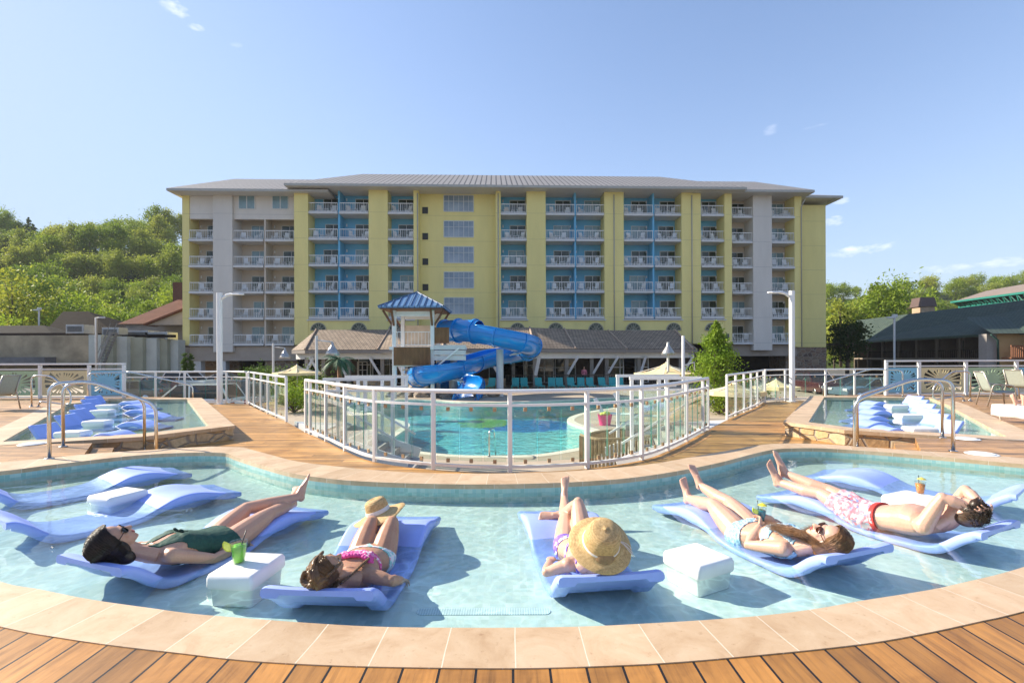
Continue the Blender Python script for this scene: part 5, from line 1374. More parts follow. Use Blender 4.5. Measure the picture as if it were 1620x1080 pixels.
for k in range(12): u = k / 11; stx.box((wx(156 + 21 * u, 51), -.8, CAMH - (574 - PY - 50 * u) / F * 51), (.36, .8, .06))
for y in (-1.2, -.4): stx.bar((wx(155, 51), y, CAMH - 11 / F * 51), (wx(178, 51), y, CAMH + 42 / F * 51), .07, .25).bar((wx(155, 51), y, CAMH + 4 / F * 51), (wx(178, 51), y, CAMH + 57 / F * 51), .05, .05)
obj('steel_stairs', stx, M('galvanised_stair', (.22, .21, .20), .5, .1, 4), ind)
obj('standpipe', MB().tube([(wx(152.5, 50), -2, -1.5), (wx(152.5, 50), -2, CAMH + 65 / F * 50), (wx(166, 50), -2, CAMH + 65 / F * 50)], .11, 8), MT['greywhite'], ind, True)
def ac(label, px, py, d, w, h):
    p = D(px, py, d); t = thing('roof_unit', label, 'roof unit', p - Vector((0, 0, h / 2)), 0, 'air handling units on the roofs')
    obj('casing', MB().box((0, 0, h / 2), (w, w * .7, h)), M('grey_metal_unit', (.34, .35, .36), .5, .1, 2), t, bevel=.04)
    obj('fan_guard', MB().lathe([(.0, h + .04), (w * .28, h + .05), (w * .3, h)], sides=14), BLK, t); obj('louvre', line_box(w * .8, h * .6), BLK, t, loc=(0, -w * .35 - .012, h / 2))
def line_box(w, h):
    m = MB()
    for k in range(6): m.box((0, 0, -h / 2 + h * (k + .5) / 6), (w, .02, h / 12))
    return m
ac('grey roof unit on the beige building, left of the standpipe', 127, 521, 54, 2.0, 1.0); ac('roof unit right of the standpipe', 182, 526, 55, 1.9, 1.1); ac('roof unit near the right end of the clad wall', 226, 530, 57, 2.6, 1.0); ac('rightmost roof unit beside the brown house', 256, 533, 57, 2.6, 1.1)
def hiphouse(name, label, d, x0, x1, r0, r1, ye, yr, depth, matr, wall, ybase):
    t = thing(name, label, 'house', (0, d, 0)); ze_ = D(0, ye, d).z; k = lambda py, dd: CAMH + (PY - py + 2) / F * dd
    ze_, zr_ = k(ye, d), k(yr, d + depth / 2); m = MB()
    a = [(wx(x0, d), 0, ze_), (wx(x1, d), 0, ze_), (wx(x1, d), depth, ze_), (wx(x0, d), depth, ze_)]; r = [(wx(r0, d + depth / 2), depth / 2, zr_), (wx(r1, d + depth / 2), depth / 2, zr_)]
    m.poly([a[0], a[1], r[1], r[0]]); m.poly([a[2], a[3], r[0], r[1]]); m.poly([a[1], a[2], r[1]]); m.poly([a[3], a[0], r[0]]); m.poly(a[::-1])
    obj('roof', m, matr, t); obj('wall', MB().box(((wx(x0, d) + wx(x1, d)) / 2, depth / 2, (ze_ - .02 - 1.5) / 2), (wx(x1, d) - wx(x0, d) - 1.2, depth - 1.2, ze_ - .02 + 1.5)), wall, t); return t
hiphouse('black_roof_house', 'low house with a black hip roof behind the beige building', 66, 68, 182, 100, 140, 527, 492, 12, BLK, M('dim_wall', (.2, .17, .15), .8, .1, 1), 560)
hb = hiphouse('brown_roof_house', 'house with a broad brown shingle roof beside the hotel', 64, 186, 380, 292, 340, 512, 470, 20, BRN, M('grey_house_wall', (.30, .27, .25), .8, .1, 1), 560)
k_ = lambda py, dd: CAMH + (PY - py + 2) / F * dd
obj('gable', MB().poly([(wx(236, 62), -2.2, k_(514, 62)), (wx(330, 62), -2.2, k_(514, 62)), (wx(330, 62), -2.2, k_(488, 62)), (wx(296, 62), -2.2, k_(490, 62))]).poly([(wx(236, 62), -2.2, k_(514, 62)), (wx(330, 62), -2.2, k_(514, 62)), (wx(330, 62), 3, k_(514, 62)), (wx(236, 62), 3, k_(514, 62))][::-1]), M('gable_render', (.34, .30, .28), .8, .1, 1), hb)
obj('gable_roof', MB().bar((wx(232, 62), -1.4, k_(514, 62)), (wx(297, 62), -1.4, k_(488.5, 62)), 2.4, .22), BRN, hb)
obj('chimney', MB().box((wx(287, 74), 10, k_(464, 74)), (1.6, 1.4, 3.2)), M('dark_brick', (.10, .05, .04), .9, .2, 4), hb)
hiphouse('dark_flat_house', 'long low dark roofed shed at the far left behind the beige building', 62, -70, 84, -60, 70, 527, 514, 10, M('dark_slate_roof', (.022, .02, .02), .9, .2, .7, spec=.05), M('shed_wall', (.12, .10, .09), .8, .1, 1), 560)
def street_lamp(label, px, d, base, top, arm):
    b = atx(px, d, base); h = CAMH - (top - PY + ROLL * (px - PX)) / F * d - base; t = thing('street_lamp', label, 'street lamp', b, 0, 'car park street lamps')
    obj('pole', MB().tube([(0, 0, 0), (0, 0, h)], .11, 10), MT['steel'] if arm == 0 else MT['greywhite'], t, True, angle=50); obj('lamp_head', MB().box((-.35, 0, h + .05), (.9, .35, .18)).box((.05, 0, h + .25), (.5, .3, .35)), MT['greywhite'], t, bevel=.04)
street_lamp('small street lamp in front of the left hill', 62, 72, -1.5, 491, 1); street_lamp('grey car park lamp before the green roofed lodge', 1415, 55, -1.5, 503, 1)
# ------------------------------------------------------------------ right: green roofed lodge
GRF = shingle_mat('green_shingles', (.045, .072, .055), (.062, .092, .066), .5, .33)
lod = thing('lodge', 'long two storey lodge with a dark green shingle roof and shaded balconies', 'building', (0, 0, 0))
eL, eR, rL, rR = Vector((53.4, 75, 3.67)), Vector((48.2, 43, 3.67)), Vector((59.5, 83, 7.6)), Vector((56.2, 43, 7.6))
m = MB(); x_ = (eR - eL).normalized(); n_ = x_.cross(rL - eL).normalized(); yv = n_.cross(x_)
def roofquad(m, a, b, c, d):
    x = (b - a).normalized(); n = x.cross(d - a).normalized(); y = n.cross(x); m.poly([a, b, c, d], 0, [((q - a).dot(x), (q - a).dot(y)) for q in (a, b, c, d)])
roofquad(m, eL, eR, rR, rL); b1, b2 = Vector((68, 88, 3.67)), Vector((66, 43, 3.67)); roofquad(m, b2, b1, rL, rR); m.poly([eL, rL, b1], 0, [(0, 0), (5, 6), (10, 0)]); obj('roof', m, GRF, lod)
fc = MB(); fc.bar(eL + Vector((0, 0, -.12)), eR + Vector((0, 0, -.12)), .2, .26); obj('gutter', fc, M('dark_green_gutter', (.02, .05, .04), .5, .1, 2), lod)
inn_ = Vector((1.8, -.6, 0)); LDW = M('lodge_wall', (.10, .075, .05), .85, .15, .6); LW2 = M('lodge_trim', (.24, .19, .14), .8, .1, 1)
wl = MB(); wl.poly([(eL.x + 2.4, eL.y, -1.5), (eR.x + 2.4, eR.y, -1.5), (eR.x + 2.4, eR.y, 3.6), (eL.x + 2.4, eL.y, 3.6)]); obj('wall', wl, LDW, lod)
obj('end_wall', MB().poly([(eL.x + .4, eL.y + .3, -1.5), (b1.x, b1.y, -1.5), (b1.x, b1.y, 3.6), (eL.x + .4, eL.y + .3, 3.6)]), LDW, lod)
obj('balcony_floor', MB().bar((eL.x + 1.2, eL.y, 1.05), (eR.x + 1.2, eR.y, 1.05), 2.4, .22), LW2, lod)
NB = 9
for k in range(NB + 1):
    q = eL.lerp(eR, k / NB); obj('divider', MB().box((q.x + .15, q.y, 1.0), (.24, .24, 5.0)).box((q.x + 1.45, q.y, 1.0), (1.7, .12, 5.0)), LDW, lod)
for k in range(NB):
    a, c = eL.lerp(eR, (k + .06) / NB), eL.lerp(eR, (k + .94) / NB); m = MB()
    m.bar((a.x + .1, a.y, 2.05), (c.x + .1, c.y, 2.05), .05, .06)
    for j in range(12): q = a.lerp(c, j / 11); m.box((q.x + .1, q.y, 1.6), (.03, .03, .85))
    obj('balcony_rail', m, BLK, lod)
    for z in (1.2, -1.4): q = eL.lerp(eR, (k + .6) / NB); obj('patio_door', MB().box((q.x + 2.37, q.y, z + 1.0), (.05, 1.7, 2.0)), DG if k % 3 else DC, lod)
kz = lambda px, py, d: CAMH - (py - PY + ROLL * (px - PX)) / F * d
obj('chimney', MB().box((60.8, 71, 7.6), (2.0, 1.6, 2.0)), M('chimney_stone', (.42, .30, .20), .9, .15, 2), lod); obj('chimney_cap', MB().box((60.8, 71, 9.3), (2.4, 2.0, 1.35), taper=(.82, .8)), M('brown_metal_cap', (.09, .05, .04), .5, .1, 2), lod)
cw = thing('lodge_wing', 'tan lodge wing with a timber balcony and green roof at the right edge', 'building', (0, 0, 0)); d = 46
xw0, xw1 = wx(1578, d), wx(1720, d); ze2 = kz(1590, 528, d)
obj('wall', MB().box(((xw0 + xw1) / 2, d + .5, (ze2 - 1.5) / 2), (xw1 - xw0, 1, ze2 + 1.5)), M('tan_wall', (.46, .30, .14), .8, .08, 1), cw)
obj('corner_trim', MB().box((xw0 - .5, d + .45, (ze2 - 1.5) / 2), (.96, .8, ze2 + 1.5)), M('grey_trim', (.30, .27, .25), .8, .1, 1), cw)
m = MB(); roofquad(m, Vector((xw0 - 1.3, d - .8, ze2)), Vector((xw1, d - .8, ze2 + .02)), Vector((xw1, d + 6, ze2 + 2.1)), Vector((xw0 + 2.6, d + 6, ze2 + 2.1))); obj('roof', m, GRF, cw)
m = MB(); zb_ = kz(1605, 566, d)
m.box((xw0 + 2.4, d - .55, zb_), (4.2, .9, .14)); m.box((xw0 + 2.4, d - .95, zb_ + 1.15), (4.2, .1, .1))
for k in range(24): m.box((xw0 + .35 + k * .178, d - .95, zb_ + .6), (.06, .05, 1.05))
obj('balcony', m, M('red_timber', (.30, .12, .06), .7, .1, 4), cw)
obj('downpipe', MB().tube([(xw0 - 1.1, d - .5, ze2 - .1), (xw0 - .2, d - .25, ze2 - .6), (xw0 - .1, d - .2, -1.4)], .09, 8), M('dark_green_pipe', (.02, .06, .05), .5, .1, 2), cw, True)
up = thing('upper_lodge', 'upper building with a grey brown roof and teal truss eaves', 'building', (0, 0, 0)); d = 112
a, b = D(1505, 478, d), D(1680, 455, 84); r1, r2 = D(1560, 460, d + 14), D(1700, 435, 94)
m = MB(); roofquad(m, a, b, r2, r1); obj('roof', m, M('grey_brown_roof', (.22, .17, .14), .85, .1, .5), up)
TEAL = M('teal_paint', (.012, .17, .13), .5, .1, 2); m = MB(); m.bar(a, b, .4, .4); a2, b2 = D(1517, 486, d), D(1680, 472, 84)
m.bar(a2, b2, .3, .5)
for k in range(16): u = (k + .5) / 16; m.bar(a.lerp(b, u), a2.lerp(b2, u), .2, .2); m.bar(a.lerp(b, u), a2.lerp(b2, min(1, u + .04)), .12, .12)
obj('truss', m, TEAL, up); obj('wall', MB().poly([a2 + Vector((1, 1, .2)), b2 + Vector((1, 1, .2)), b + Vector((1, 1, 0)), a + Vector((1, 1, 0))]).poly([a2 + Vector((1, 1, -9)), b2 + Vector((1, 1, -9)), b2 + Vector((1, 1, .19)), a2 + Vector((1, 1, .19))]), M('dark_teal_wall', (.02, .06, .05), .8, .1, 1), up)
# ------------------------------------------------------------------ parked cars
def car_mesh(kind):
    L, Wd = 4.5, 1.8
    hgt = {'sedan': 1.42, 'suv': 1.72}[kind]
    body = MB(); prof = [(-L / 2, .32), (-L / 2 + .02, .62), (-L / 2 + .25, .82 if kind == 'sedan' else .98), (-L * .18, .92 if kind == 'sedan' else 1.05), (L * .22, .95 if kind == 'sedan' else 1.08), (L / 2 - .12, .90 if kind == 'sedan' else 1.06), (L / 2, .60), (L / 2 - .03, .30)]
    top = [(x, z) for x, z in prof]
    def sec(y, inset): return [Vector((x * (1 - inset * .02), y, .26 + (z - .26) * (1 - inset * .06))) for x, z in top]
    ys = [(-Wd / 2, 1.5), (-Wd / 2 + .07, .3), (-Wd / 4, 0), (Wd / 4, 0), (Wd / 2 - .07, .3), (Wd / 2, 1.5)]
    rs = [sec(y, i) for y, i in ys]; body.loft([r for r in rs])
    cab = MB(); zb = .90 if kind == 'sedan' else 1.02
    bl = [(-L * .20, zb), (-L * .02, hgt - .04), (L * .20, hgt), (L * .38 if kind == 'sedan' else L * .44, zb + (.02 if kind == 'sedan' else .1))]
    if kind == 'suv': bl = [(-L * .22, zb), (-L * .06, hgt - .03), (L * .38, hgt - .02), (L * .47, zb)]
    cab.loft([[Vector((x, y * (1 - .16 * (z - zb) / (hgt - zb)), z)) for x, z in bl] for y in (-Wd / 2 + .06, Wd / 2 - .06)])
    rf = MB(); rf.loft([[Vector((bl[1][0] + .04, y, bl[1][1] + .012)), Vector((bl[2][0] - .02, y, bl[2][1] + .012)), Vector((bl[2][0] - .02, y, bl[2][1] - .03)), Vector((bl[1][0] + .04, y, bl[1][1] - .03))] for y in (-Wd / 2 + .20, Wd / 2 - .20)])
    for s in (-1, 1):
        for x0, x1 in ((0, 1), (2, 3)): rf.bar((bl[x0][0], s * (Wd / 2 - (.055 if bl[x0][1] < hgt - .2 else .19)), bl[x0][1]), (bl[x1][0], s * (Wd / 2 - (.055 if bl[x1][1] < hgt - .2 else .19)), bl[x1][1]), .07, .07)
        rf.bar((L * .08, s * (Wd / 2 - .06), zb), (L * .07, s * (Wd / 2 - .18), hgt - .02), .08, .05)
    wh = MB(); wh.lathe([(.0, -.1), (.22, -.1), (.31, -.09), (.33, -.05), (.33, .05), (.31, .09), (.22, .1), (0, .1)], sides=20, M=Matrix.Rotation(R(90), 3, 'X'))
    rim = MB(); rim.lathe([(.0, -.112), (.19, -.108), (.20, -.09)], sides=16, M=Matrix.Rotation(R(90), 3, 'X'), caps=False); rim.lathe([(.0, .112), (.19, .108), (.20, .09)], sides=16, M=Matrix.Rotation(R(90), 3, 'X'), caps=False)
    return body, cab, rf, wh, rim
CARM = {k: car_mesh(k) for k in ('sedan', 'suv')}; TYRE = M('tyre', (.02, .02, .02), .8, .1, 5); CGL = M('car_glass', (.02, .025, .03), .12, .1, 1, spec=.3); HEADL = M('headlamp', (.6, .62, .62), .15, .05, 4); TAIL = M('tail_lamp', (.35, .02, .02), .2, .1, 4)
def car(label, px, d, rz, kind, col, z=-1.5):
    b = atx(px, d, z); t = thing('parked_car', label, 'car', b, R(rz), 'cars in the car park'); pm = M('car_paint', col, .25, .03, 2); pm.node_tree.nodes['Principled BSDF'].inputs['Coat Weight'].default_value = .6
    body, cab, rf, wh, rim = CARM[kind]
    obj('body', body, pm, t, True, bevel=.03, angle=35); obj('cabin_glass', cab, CGL, t, bevel=.03); obj('roof', rf, pm, t, bevel=.01)
    for x in (-1.38, 1.36):
        for y in (-.80, .80): w = obj('wheel', wh, TYRE, t, True, loc=(x, y, .33), angle=40); obj('rim', rim, MT['steel'], w, True)
    for y in (-.66, .66):
        obj('headlight', MB().box((-2.235, y, .70), (.06, .34, .16)), HEADL, t, bevel=.02); obj('tail_light', MB().box((2.225, y, .78), (.06, .30, .18)), TAIL, t, bevel=.02)
    return t
car('dark grey sedan parked at the left end behind the glass railing', 208, 33, 8, 'sedan', (.07, .08, .09))
car('white sport utility car with only its upper half showing just behind the left glass railing', 303, 23.2, 4, 'suv', (.75, .75, .75))
car('white sport utility car farther back in the left car park', 300, 43, 175, 'suv', (.75, .75, .74))
car('dark blue sport utility car right of the left lamp post', 378, 27, 96, 'suv', (.03, .06, .12))
car('dark red sedan between two railing posts in the left car park', 244, 40, 100, 'sedan', (.14, .012, .012))
car('silver sedan deep in the left car park near the hotel columns', 345, 48, 10, 'sedan', (.45, .46, .47))
car('blue grey sedan in the shaded car park on the right', 1372, 33, 6, 'sedan', (.08, .13, .17))
car('dark red sport utility car in the shaded car park on the right', 1292, 37, 85, 'suv', (.045, .006, .007))  # body colour darkened to carry the car park's shade
car('black sedan at the right end of the shaded car park', 1440, 36, 5, 'sedan', (.02, .02, .025))
# ------------------------------------------------------------------ patio chairs on the platforms
SLING = M('grey_green_sling', (.33, .36, .31), .7, .1, 30); AL = M('champagne_aluminium', (.42, .38, .33), .35, .05, 6, metal=.6)
def patio_chair(label, p, rz):
    t = thing('patio_chair', label, 'chair', p, R(rz), 'sling patio chairs on the platforms')
    fr = MB()
    for s in (-.29, .29):
        fr.tube(bend([(s, -.30, 0), (s, -.24, .60), (s, .22, .64), (s, .36, 0)], .1), .018, 8); fr.tube(bend([(s * .9, -.26, .42), (s * .9, .22, .38), (s * .85, .42, .98)], .12), .018, 8)
    fr.tube([(-.25, .42, .98), (.25, .42, .98)], .018, 8); fr.tube([(-.26, -.26, .42), (.26, -.26, .42)], .018, 8)
    obj('frame', fr, AL, t, True); pts = bend([(0, -.26, .425), (0, .20, .385), (0, .41, .97)], .16, 8)
    obj('sling', MB().loft([[p_ + Vector((x, 0, z)) for x, z in ((-.245, 0), (.245, 0), (.245, -.008), (-.245, -.008))] for p_ in pts]), SLING, t); return t
for lab, px, py, rz in (('grey green sling patio chair beside the chaise on the right platform', 1578, 642, 70), ('second grey green sling patio chair at the right picture edge', 1618, 632, 100), ('sling patio chair cut off by the left picture edge', -4, 648, -90)):
    patio_chair(lab, P(px, py, 0), rz)
cp = P(1598, 668, 0); CH = thing('sun_chaise', 'white framed sling chaise at the right edge with a towel on its foot', 'chaise', cp, R(188))
# chaise local x runs from the foot (0) away to the head
fr = MB()
for s in (-.31, .31):
    fr.tube([(0 - 0, s, .34), (-1.2, s, .34)], .02, 8); fr.tube([(-1.2, s, .34), (-1.85, s, .78)], .02, 8)
    for x in (-.12, -1.1): fr.tube([(x, s, .34), (x - .06, s, 0)], .018, 8)
fr.tube([(0, -.31, .34), (0, .31, .34)], .02, 8); obj('frame', fr, MT['white'], CH, True)
obj('sling', MB().loft([[Vector((x, y, z)) for y, z in ((-.29, zz), (.29, zz), (.29, zz - .01), (-.29, zz - .01))] for x, zz in ((-.01, .35), (-.6, .335), (-1.2, .35), (-1.83, .78))]), M('white_sling_mesh', (.70, .69, .66), .7, .05, 20), CH)
tm = MB(); tr_ = [(.03 + .02, .12), (.05, .25), (.03, .352), (-.1, .362), (-.3, .352), (-.42, .355)]
tm.loft([[Vector((x + .012 * math.sin(y * 22), y, z + .012 * math.sin(y * 17 + x * 9))) for y in [(-.34 + .68 * k / 14) for k in range(15)]] + [Vector((x - .018, y, z - .004)) for y in [(.34 - .68 * k / 14) for k in range(15)]] for x, z in tr_])
tw_ = obj('towel', tm, M('white_towel', (.82, .81, .80), .9, .04, 30, .4, 120), None, True, loc=cp); tw_.rotation_euler = (0, 0, R(188)); tag(tw_, 'white towel hanging over the foot of the chaise', 'towel')
# woven ottoman whose far edge shows at the bottom right corner
ot = thing('woven_ottoman', 'grey woven ottoman edge at the bottom right corner of the picture', 'ottoman', (1.84, 1.30, 0), R(4))
WOV = NT('woven_cord'); wv_ = WOV.sep(WOV.tc()); wk = WOV.math('MULTIPLY', WOV.math('SINE', WOV.math('MULTIPLY', wv_[0], 420)), WOV.math('SINE', WOV.math('MULTIPLY', wv_[1], 420))); WOV.set(Base_Color=WOV.ramp(wk, [(.2, (.22, .23, .23)), (.8, (.46, .47, .46))]), Roughness=.7); WOV.bump(wk, .6, .004)
obj('seat', MB().box((0, 0, .36), (.70, .50, .06)), WOV.m, ot, bevel=.02)
for x in (-.31, .31):
    for y in (-.21, .21): obj('leg', MB().box((x, y, .165), (.04, .04, .33)), AL, ot)
# ------------------------------------------------------------------ people
def ell_dir(mb, c, rad, X, Y, Z, **k):
    mb.ell(c, rad, Matrix((X, Y, Z)).transposed(), **k)
def orth(a, b):
    """unit a, and b made perpendicular to it"""
    a = a.normalized(); b = (b - a * b.dot(a)).normalized(); return a, b
HEADP = [((0, -.012, .035), (.076, .096, .086)), ((0, .006, .0), (.072, .082, .082)), ((0, .022, -.04), (.058, .066, .068)), ((0, .05, -.085), (.034, .034, .026)), ((0, .066, -.096), (.019, .018, .016)), ((0, .077, .022), (.048, .014, .012)),
         ((.034, .06, -.022), (.026, .022, .022)), ((-.034, .06, -.022), (.026, .022, .022)), ((0, .082, -.052), (.021, .012, .0075)), ((0, .081, -.066), (.019, .012, .0085))]
def grow(mb, voxel, smooth_it=3):
    me = mb.mesh('tmp', [], False); o = bpy.data.objects.new('tmp', me); COL.objects.link(o)
    m = o.modifiers.new('r', 'REMESH'); m.mode = 'VOXEL'; m.voxel_size = voxel; m.adaptivity = 0
    if smooth_it: s = o.modifiers.new('s', 'SMOOTH'); s.factor = .5; s.iterations = smooth_it
    dg = bpy.context.evaluated_depsgraph_get(); out = bpy.data.meshes.new_from_object(o.evaluated_get(dg))
    bpy.data.objects.remove(o); bpy.data.meshes.remove(me)
    out.polygons.foreach_set('use_smooth', [True] * len(out.polygons)); return out
def finger_chain(mb, p, d, bend_axis, lens, curls, r):
    pts = [p]; d = d.copy()
    for L, c in zip(lens, curls):
        d = Matrix.Rotation(c, 3, bend_axis) @ d; pts.append(pts[-1] + d * L)
    mb.tube(cr(pts, 3), [r * (1 - .22 * i / (len(pts) * 3 - 3)) for i in range(len(cr(pts, 3)))], 8)
    mb.ell(pts[-1], (r * .8,) * 3, seg=8, rows=6)
def build_hand(mb, W, h, n, side, s=1.0, curl=.35, spread=1.0):
    """W wrist, h hand direction, n palm normal; side +1 when the thumb lies towards n x h"""
    h, n = orth(h, n); lat = n.cross(h) * side
    ell_dir(mb, W + h * .048 * s, (.040 * s, .056 * s, .0155 * s), lat, h, n); ell_dir(mb, W + h * .075 * s, (.040 * s, .028 * s, .013 * s), lat, h, n); ell_dir(mb, W + h * .03 * s + lat * .022 * s + n * .006 * s, (.018 * s, .034 * s, .015 * s), lat, h, n)
    ax = lat * side
    ax = h.cross(n)   # rotating h about this axis curls it towards the palm
    for k, (o, L) in enumerate(((.029, .072), (.0095, .08), (-.010, .074), (-.0285, .058))):
        base = W + h * (.092 - .004 * abs(k - 1)) * s + lat * o * s
        finger_chain(mb, base - h * .012 * s, (h + lat * o * 2.2 * spread).normalized(), ax, [L * s * .5, L * s * .32, L * s * .28], [curl * (.7 + .12 * k), curl * 1.2, curl], .0086 * s)
    th = (h * .62 + lat * .75 + n * .22).normalized()
    finger_chain(mb, W + h * .026 * s + lat * .026 * s, th, ax, [.038 * s, .03 * s, .026 * s], [0, curl * .5, curl * .5], .0100 * s)
def build_foot(mb, A, toe, shin, s=1.0):
    """A ankle joint, toe = tip of the toes, shin = direction knee to ankle"""
    f = (toe - A); f.normalize(); side = f.cross(shin).normalized(); up = side.cross(f).normalized()
    if up.dot(-shin) < 0: up = -up; side = -side
    L = .215 * s; heel = A + shin.normalized() * .045 * s - f * .028 * s
    tip = heel + (toe - heel).normalized() * (L); f = (tip - heel).normalized(); up = (up - f * up.dot(f)).normalized(); side = f.cross(up)
    ell_dir(mb, heel + up * .012 * s, (.031 * s, .036 * s, .034 * s), side, f, up)
    rings = []
    for u, w, hh, z in ((.02, .028, .034, .02), (.2, .031, .042, .026), (.42, .033, .034, .026), (.62, .040, .025, .018), (.8, .044, .018, .012), (.9, .043, .013, .009)):
        c = heel + f * L * u + up * z * s; rings.append([c + side * math.cos(q) * w * s + up * math.sin(q) * hh * s for q in [2 * math.pi * j / 14 for j in range(14)]])
    mb.loft(rings)
    mb.tube([A - shin.normalized() * .02 * s, A + f * .04 * s + up * .0, heel + f * L * .5 + up * .035 * s], [.036 * s, .036 * s, .024 * s], 10)
    for k, (o, L2, r) in enumerate(((.032, .046, .0125), (.013, .044, .0095), (-.002, .04, .009), (-.017, .034, .0085), (-.031, .027, .0085))):
        for sg in (1,):
            b = heel + f * L * .83 + side * o * s * build_foot.inner + up * .008 * s
            mb.tube([b, b + f * L2 * .6 * s + up * .003 * s, b + f * L2 * s + up * .001 * s], [r * s, r * s, r * .8 * s], 8); mb.ell(b + f * L2 * s, (r * .82 * s,) * 3, seg=8, rows=6)
build_foot.inner = 1
def seg_dist(p, a, b):
    a, b = np.array(a), np.array(b); ab = b - a; t = np.clip(((p - a) @ ab) / (ab @ ab), 0, 1); return np.linalg.norm(p - (a + t[:, None] * ab), axis=1), t
class Body:
    def __init__(s, J, sex='f', scale=1.0, voxel=.0062, skin=None, hands=None, label='', group=None, curl=.35, bust=1.0, thick=1.0):
        s.J = J = {k: Vector(v) for k, v in J.items()}; s.scale = sc = scale; fem = sex == 'f'; mb = MB()
        pel, neck = J['pelvis'], J['neck']
        up = (neck - pel); s.L = up.length; up.normalize(); lat = (J['shR'] - J['shL']) + (J['hipR'] - J['hipL']); up, lat = orth(up, lat); front = up.cross(lat); s.up, s.lat, s.front = up, lat, front
        crotch = pel - up * .125 * sc; s.crotch = crotch; s.TL = (neck - crotch).length
        if fem: R_ = [(0, .075, .05, -.01), (.05, .14, .088, -.008), (.10, .165, .105, -.006), (.19, .172, .108, 0), (.30, .155, .098, 0), (.42, .128, .086, .004), (.55, .136, .094, .006), (.68, .152, .102, .006), (.79, .160, .092, .0), (.88, .148, .072, -.008), (.94, .10, .060, -.012), (1.0, .056, .054, -.01)]
        else: R_ = [(0, .08, .055, -.01), (.05, .14, .09, -.008), (.10, .158, .105, -.004), (.19, .162, .108, 0), (.30, .152, .102, .004), (.42, .148, .098, .006), (.55, .160, .108, .008), (.68, .182, .118, .008), (.79, .192, .106, .0), (.88, .175, .080, -.008), (.94, .118, .066, -.012), (1.0, .066, .064, -.01)]
        hl, sl_ = orth(up, J['hipR'] - J['hipL'])[1], orth(up, J['shR'] - J['shL'])[1]
        sag = J.get('belly', Vector((0, 0, 0)))
        rings = []
        for t, w, d, fo in R_:
            l = orth(up, hl.lerp(sl_, t))[1]; f = up.cross(l); c = crotch.lerp(neck, t) + f * fo * sc + sag * math.sin(math.pi * t)
            ring = []
            for j in range(24):
                q = 2 * math.pi * j / 24; cx, sy = math.cos(q), math.sin(q); e = .86
                ring.append(c + l * math.copysign(abs(cx) ** e, cx) * w * sc * thick + f * math.copysign(abs(sy) ** e, sy) * d * sc * thick)
            rings.append(ring)
        mb.loft(rings)
        if fem and bust:
            for sg in (-1, 1): ell_dir(mb, crotch.lerp(neck, .685) + lat * sg * .073 * sc + front * .068 * sc, (.068 * sc * bust, .050 * sc * bust, .068 * sc * bust), lat, front, up)
        if not fem:
            for sg in (-1, 1): ell_dir(mb, crotch.lerp(neck, .76) + lat * sg * .082 * sc + front * .058 * sc, (.085 * sc, .048 * sc, .07 * sc), lat, front, up)
        # head and neck
        HU, HF = orth(J['headup'], J['headfront']); HX = HF.cross(HU); hc = J['head']; s.HM = Matrix((HX, HF, HU)).transposed(); s.hc = hc; hs = sc * 1.02; s.hs = hs
        hp = lambda q: hc + s.HM @ (Vector(q) * hs)
        mb.tube(cr([neck - up * .05 * sc, neck + front * -.005 + up * .01, hp((0, -.02, -.06)), hp((0, -.01, 0))], 4), [(.07 if fem else .078) * sc] + [(.056 if fem else .066) * sc] * 12, 14)
        mb.tube([J['shL'] * .45 + neck * .55 - front * .01, hp((0, -.03, -.07))], [.055 * sc, .035 * sc], 10); mb.tube([J['shR'] * .45 + neck * .55 - front * .01, hp((0, -.03, -.07))], [.055 * sc, .035 * sc], 10)
        for c, r in HEADP: ell_dir(mb, hp(c), tuple(x * hs for x in r), HX, HF, HU, seg=16, rows=12)
        mb.tube([hp(q) for q in ((0, .080, .018), (0, .092, -.004), (0, .107, -.026))], [.009 * hs, .010 * hs, .0125 * hs], 8); mb.ell(hp((0, .107, -.028)), (.0125 * hs,) * 3, seg=10, rows=8)
        for sg in (-1, 1):
            ell_dir(mb, hp((sg * .0115, .094, -.032)), (.0085 * hs,) * 3, HX, HF, HU, seg=8, rows=6)
            ell_dir(mb, hp((sg * .077, -.012, -.004)), (.0085 * hs, .019 * hs, .032 * hs), HX, (HF - HX * sg * .35).normalized(), HU, seg=12, rows=8); ell_dir(mb, hp((sg * .075, -.008, -.028)), (.008 * hs, .011 * hs, .011 * hs), HX, HF, HU, seg=8, rows=6)
        # arms
        ar = (.047, .043, .038, .033, .036, .030, .0235) if fem else (.060, .053, .048, .040, .043, .034, .027)
        s.arm = []
        for sd in 'LR':
            a, e, w = J['sh' + sd], J['el' + sd], J['wr' + sd]; pts = [a, a.lerp(e, .35), a.lerp(e, .7), e, e.lerp(w, .28), e.lerp(w, .68), w]
            mb.tube(pts, [r * sc * thick for r in ar], 12); mb.ell(e, (ar[3] * sc,) * 3, seg=10, rows=8); mb.ell(a, (ar[0] * sc * 1.12,) * 3, seg=12, rows=8)
            mb.tube([crotch.lerp(neck, .84) * .5 + a * .5, a], [.062 * sc, .05 * sc], 10)
            hd, pn = (hands or {}).get(sd, ((w - e), -front)); hd, pn = Vector(hd), Vector(pn)
            build_hand(mb, w, hd, pn, 1 if sd == 'L' else -1, sc * (.93 if fem else 1.05), (hands or {}).get('curl' + sd, curl)); s.arm.append((a, e, w))
        # legs
        lr = (.094, .094, .086, .070, .053, .054, .057, .045, .034) if fem else (.086, .086, .078, .066, .054, .055, .058, .046, .036)
        s.leg = []
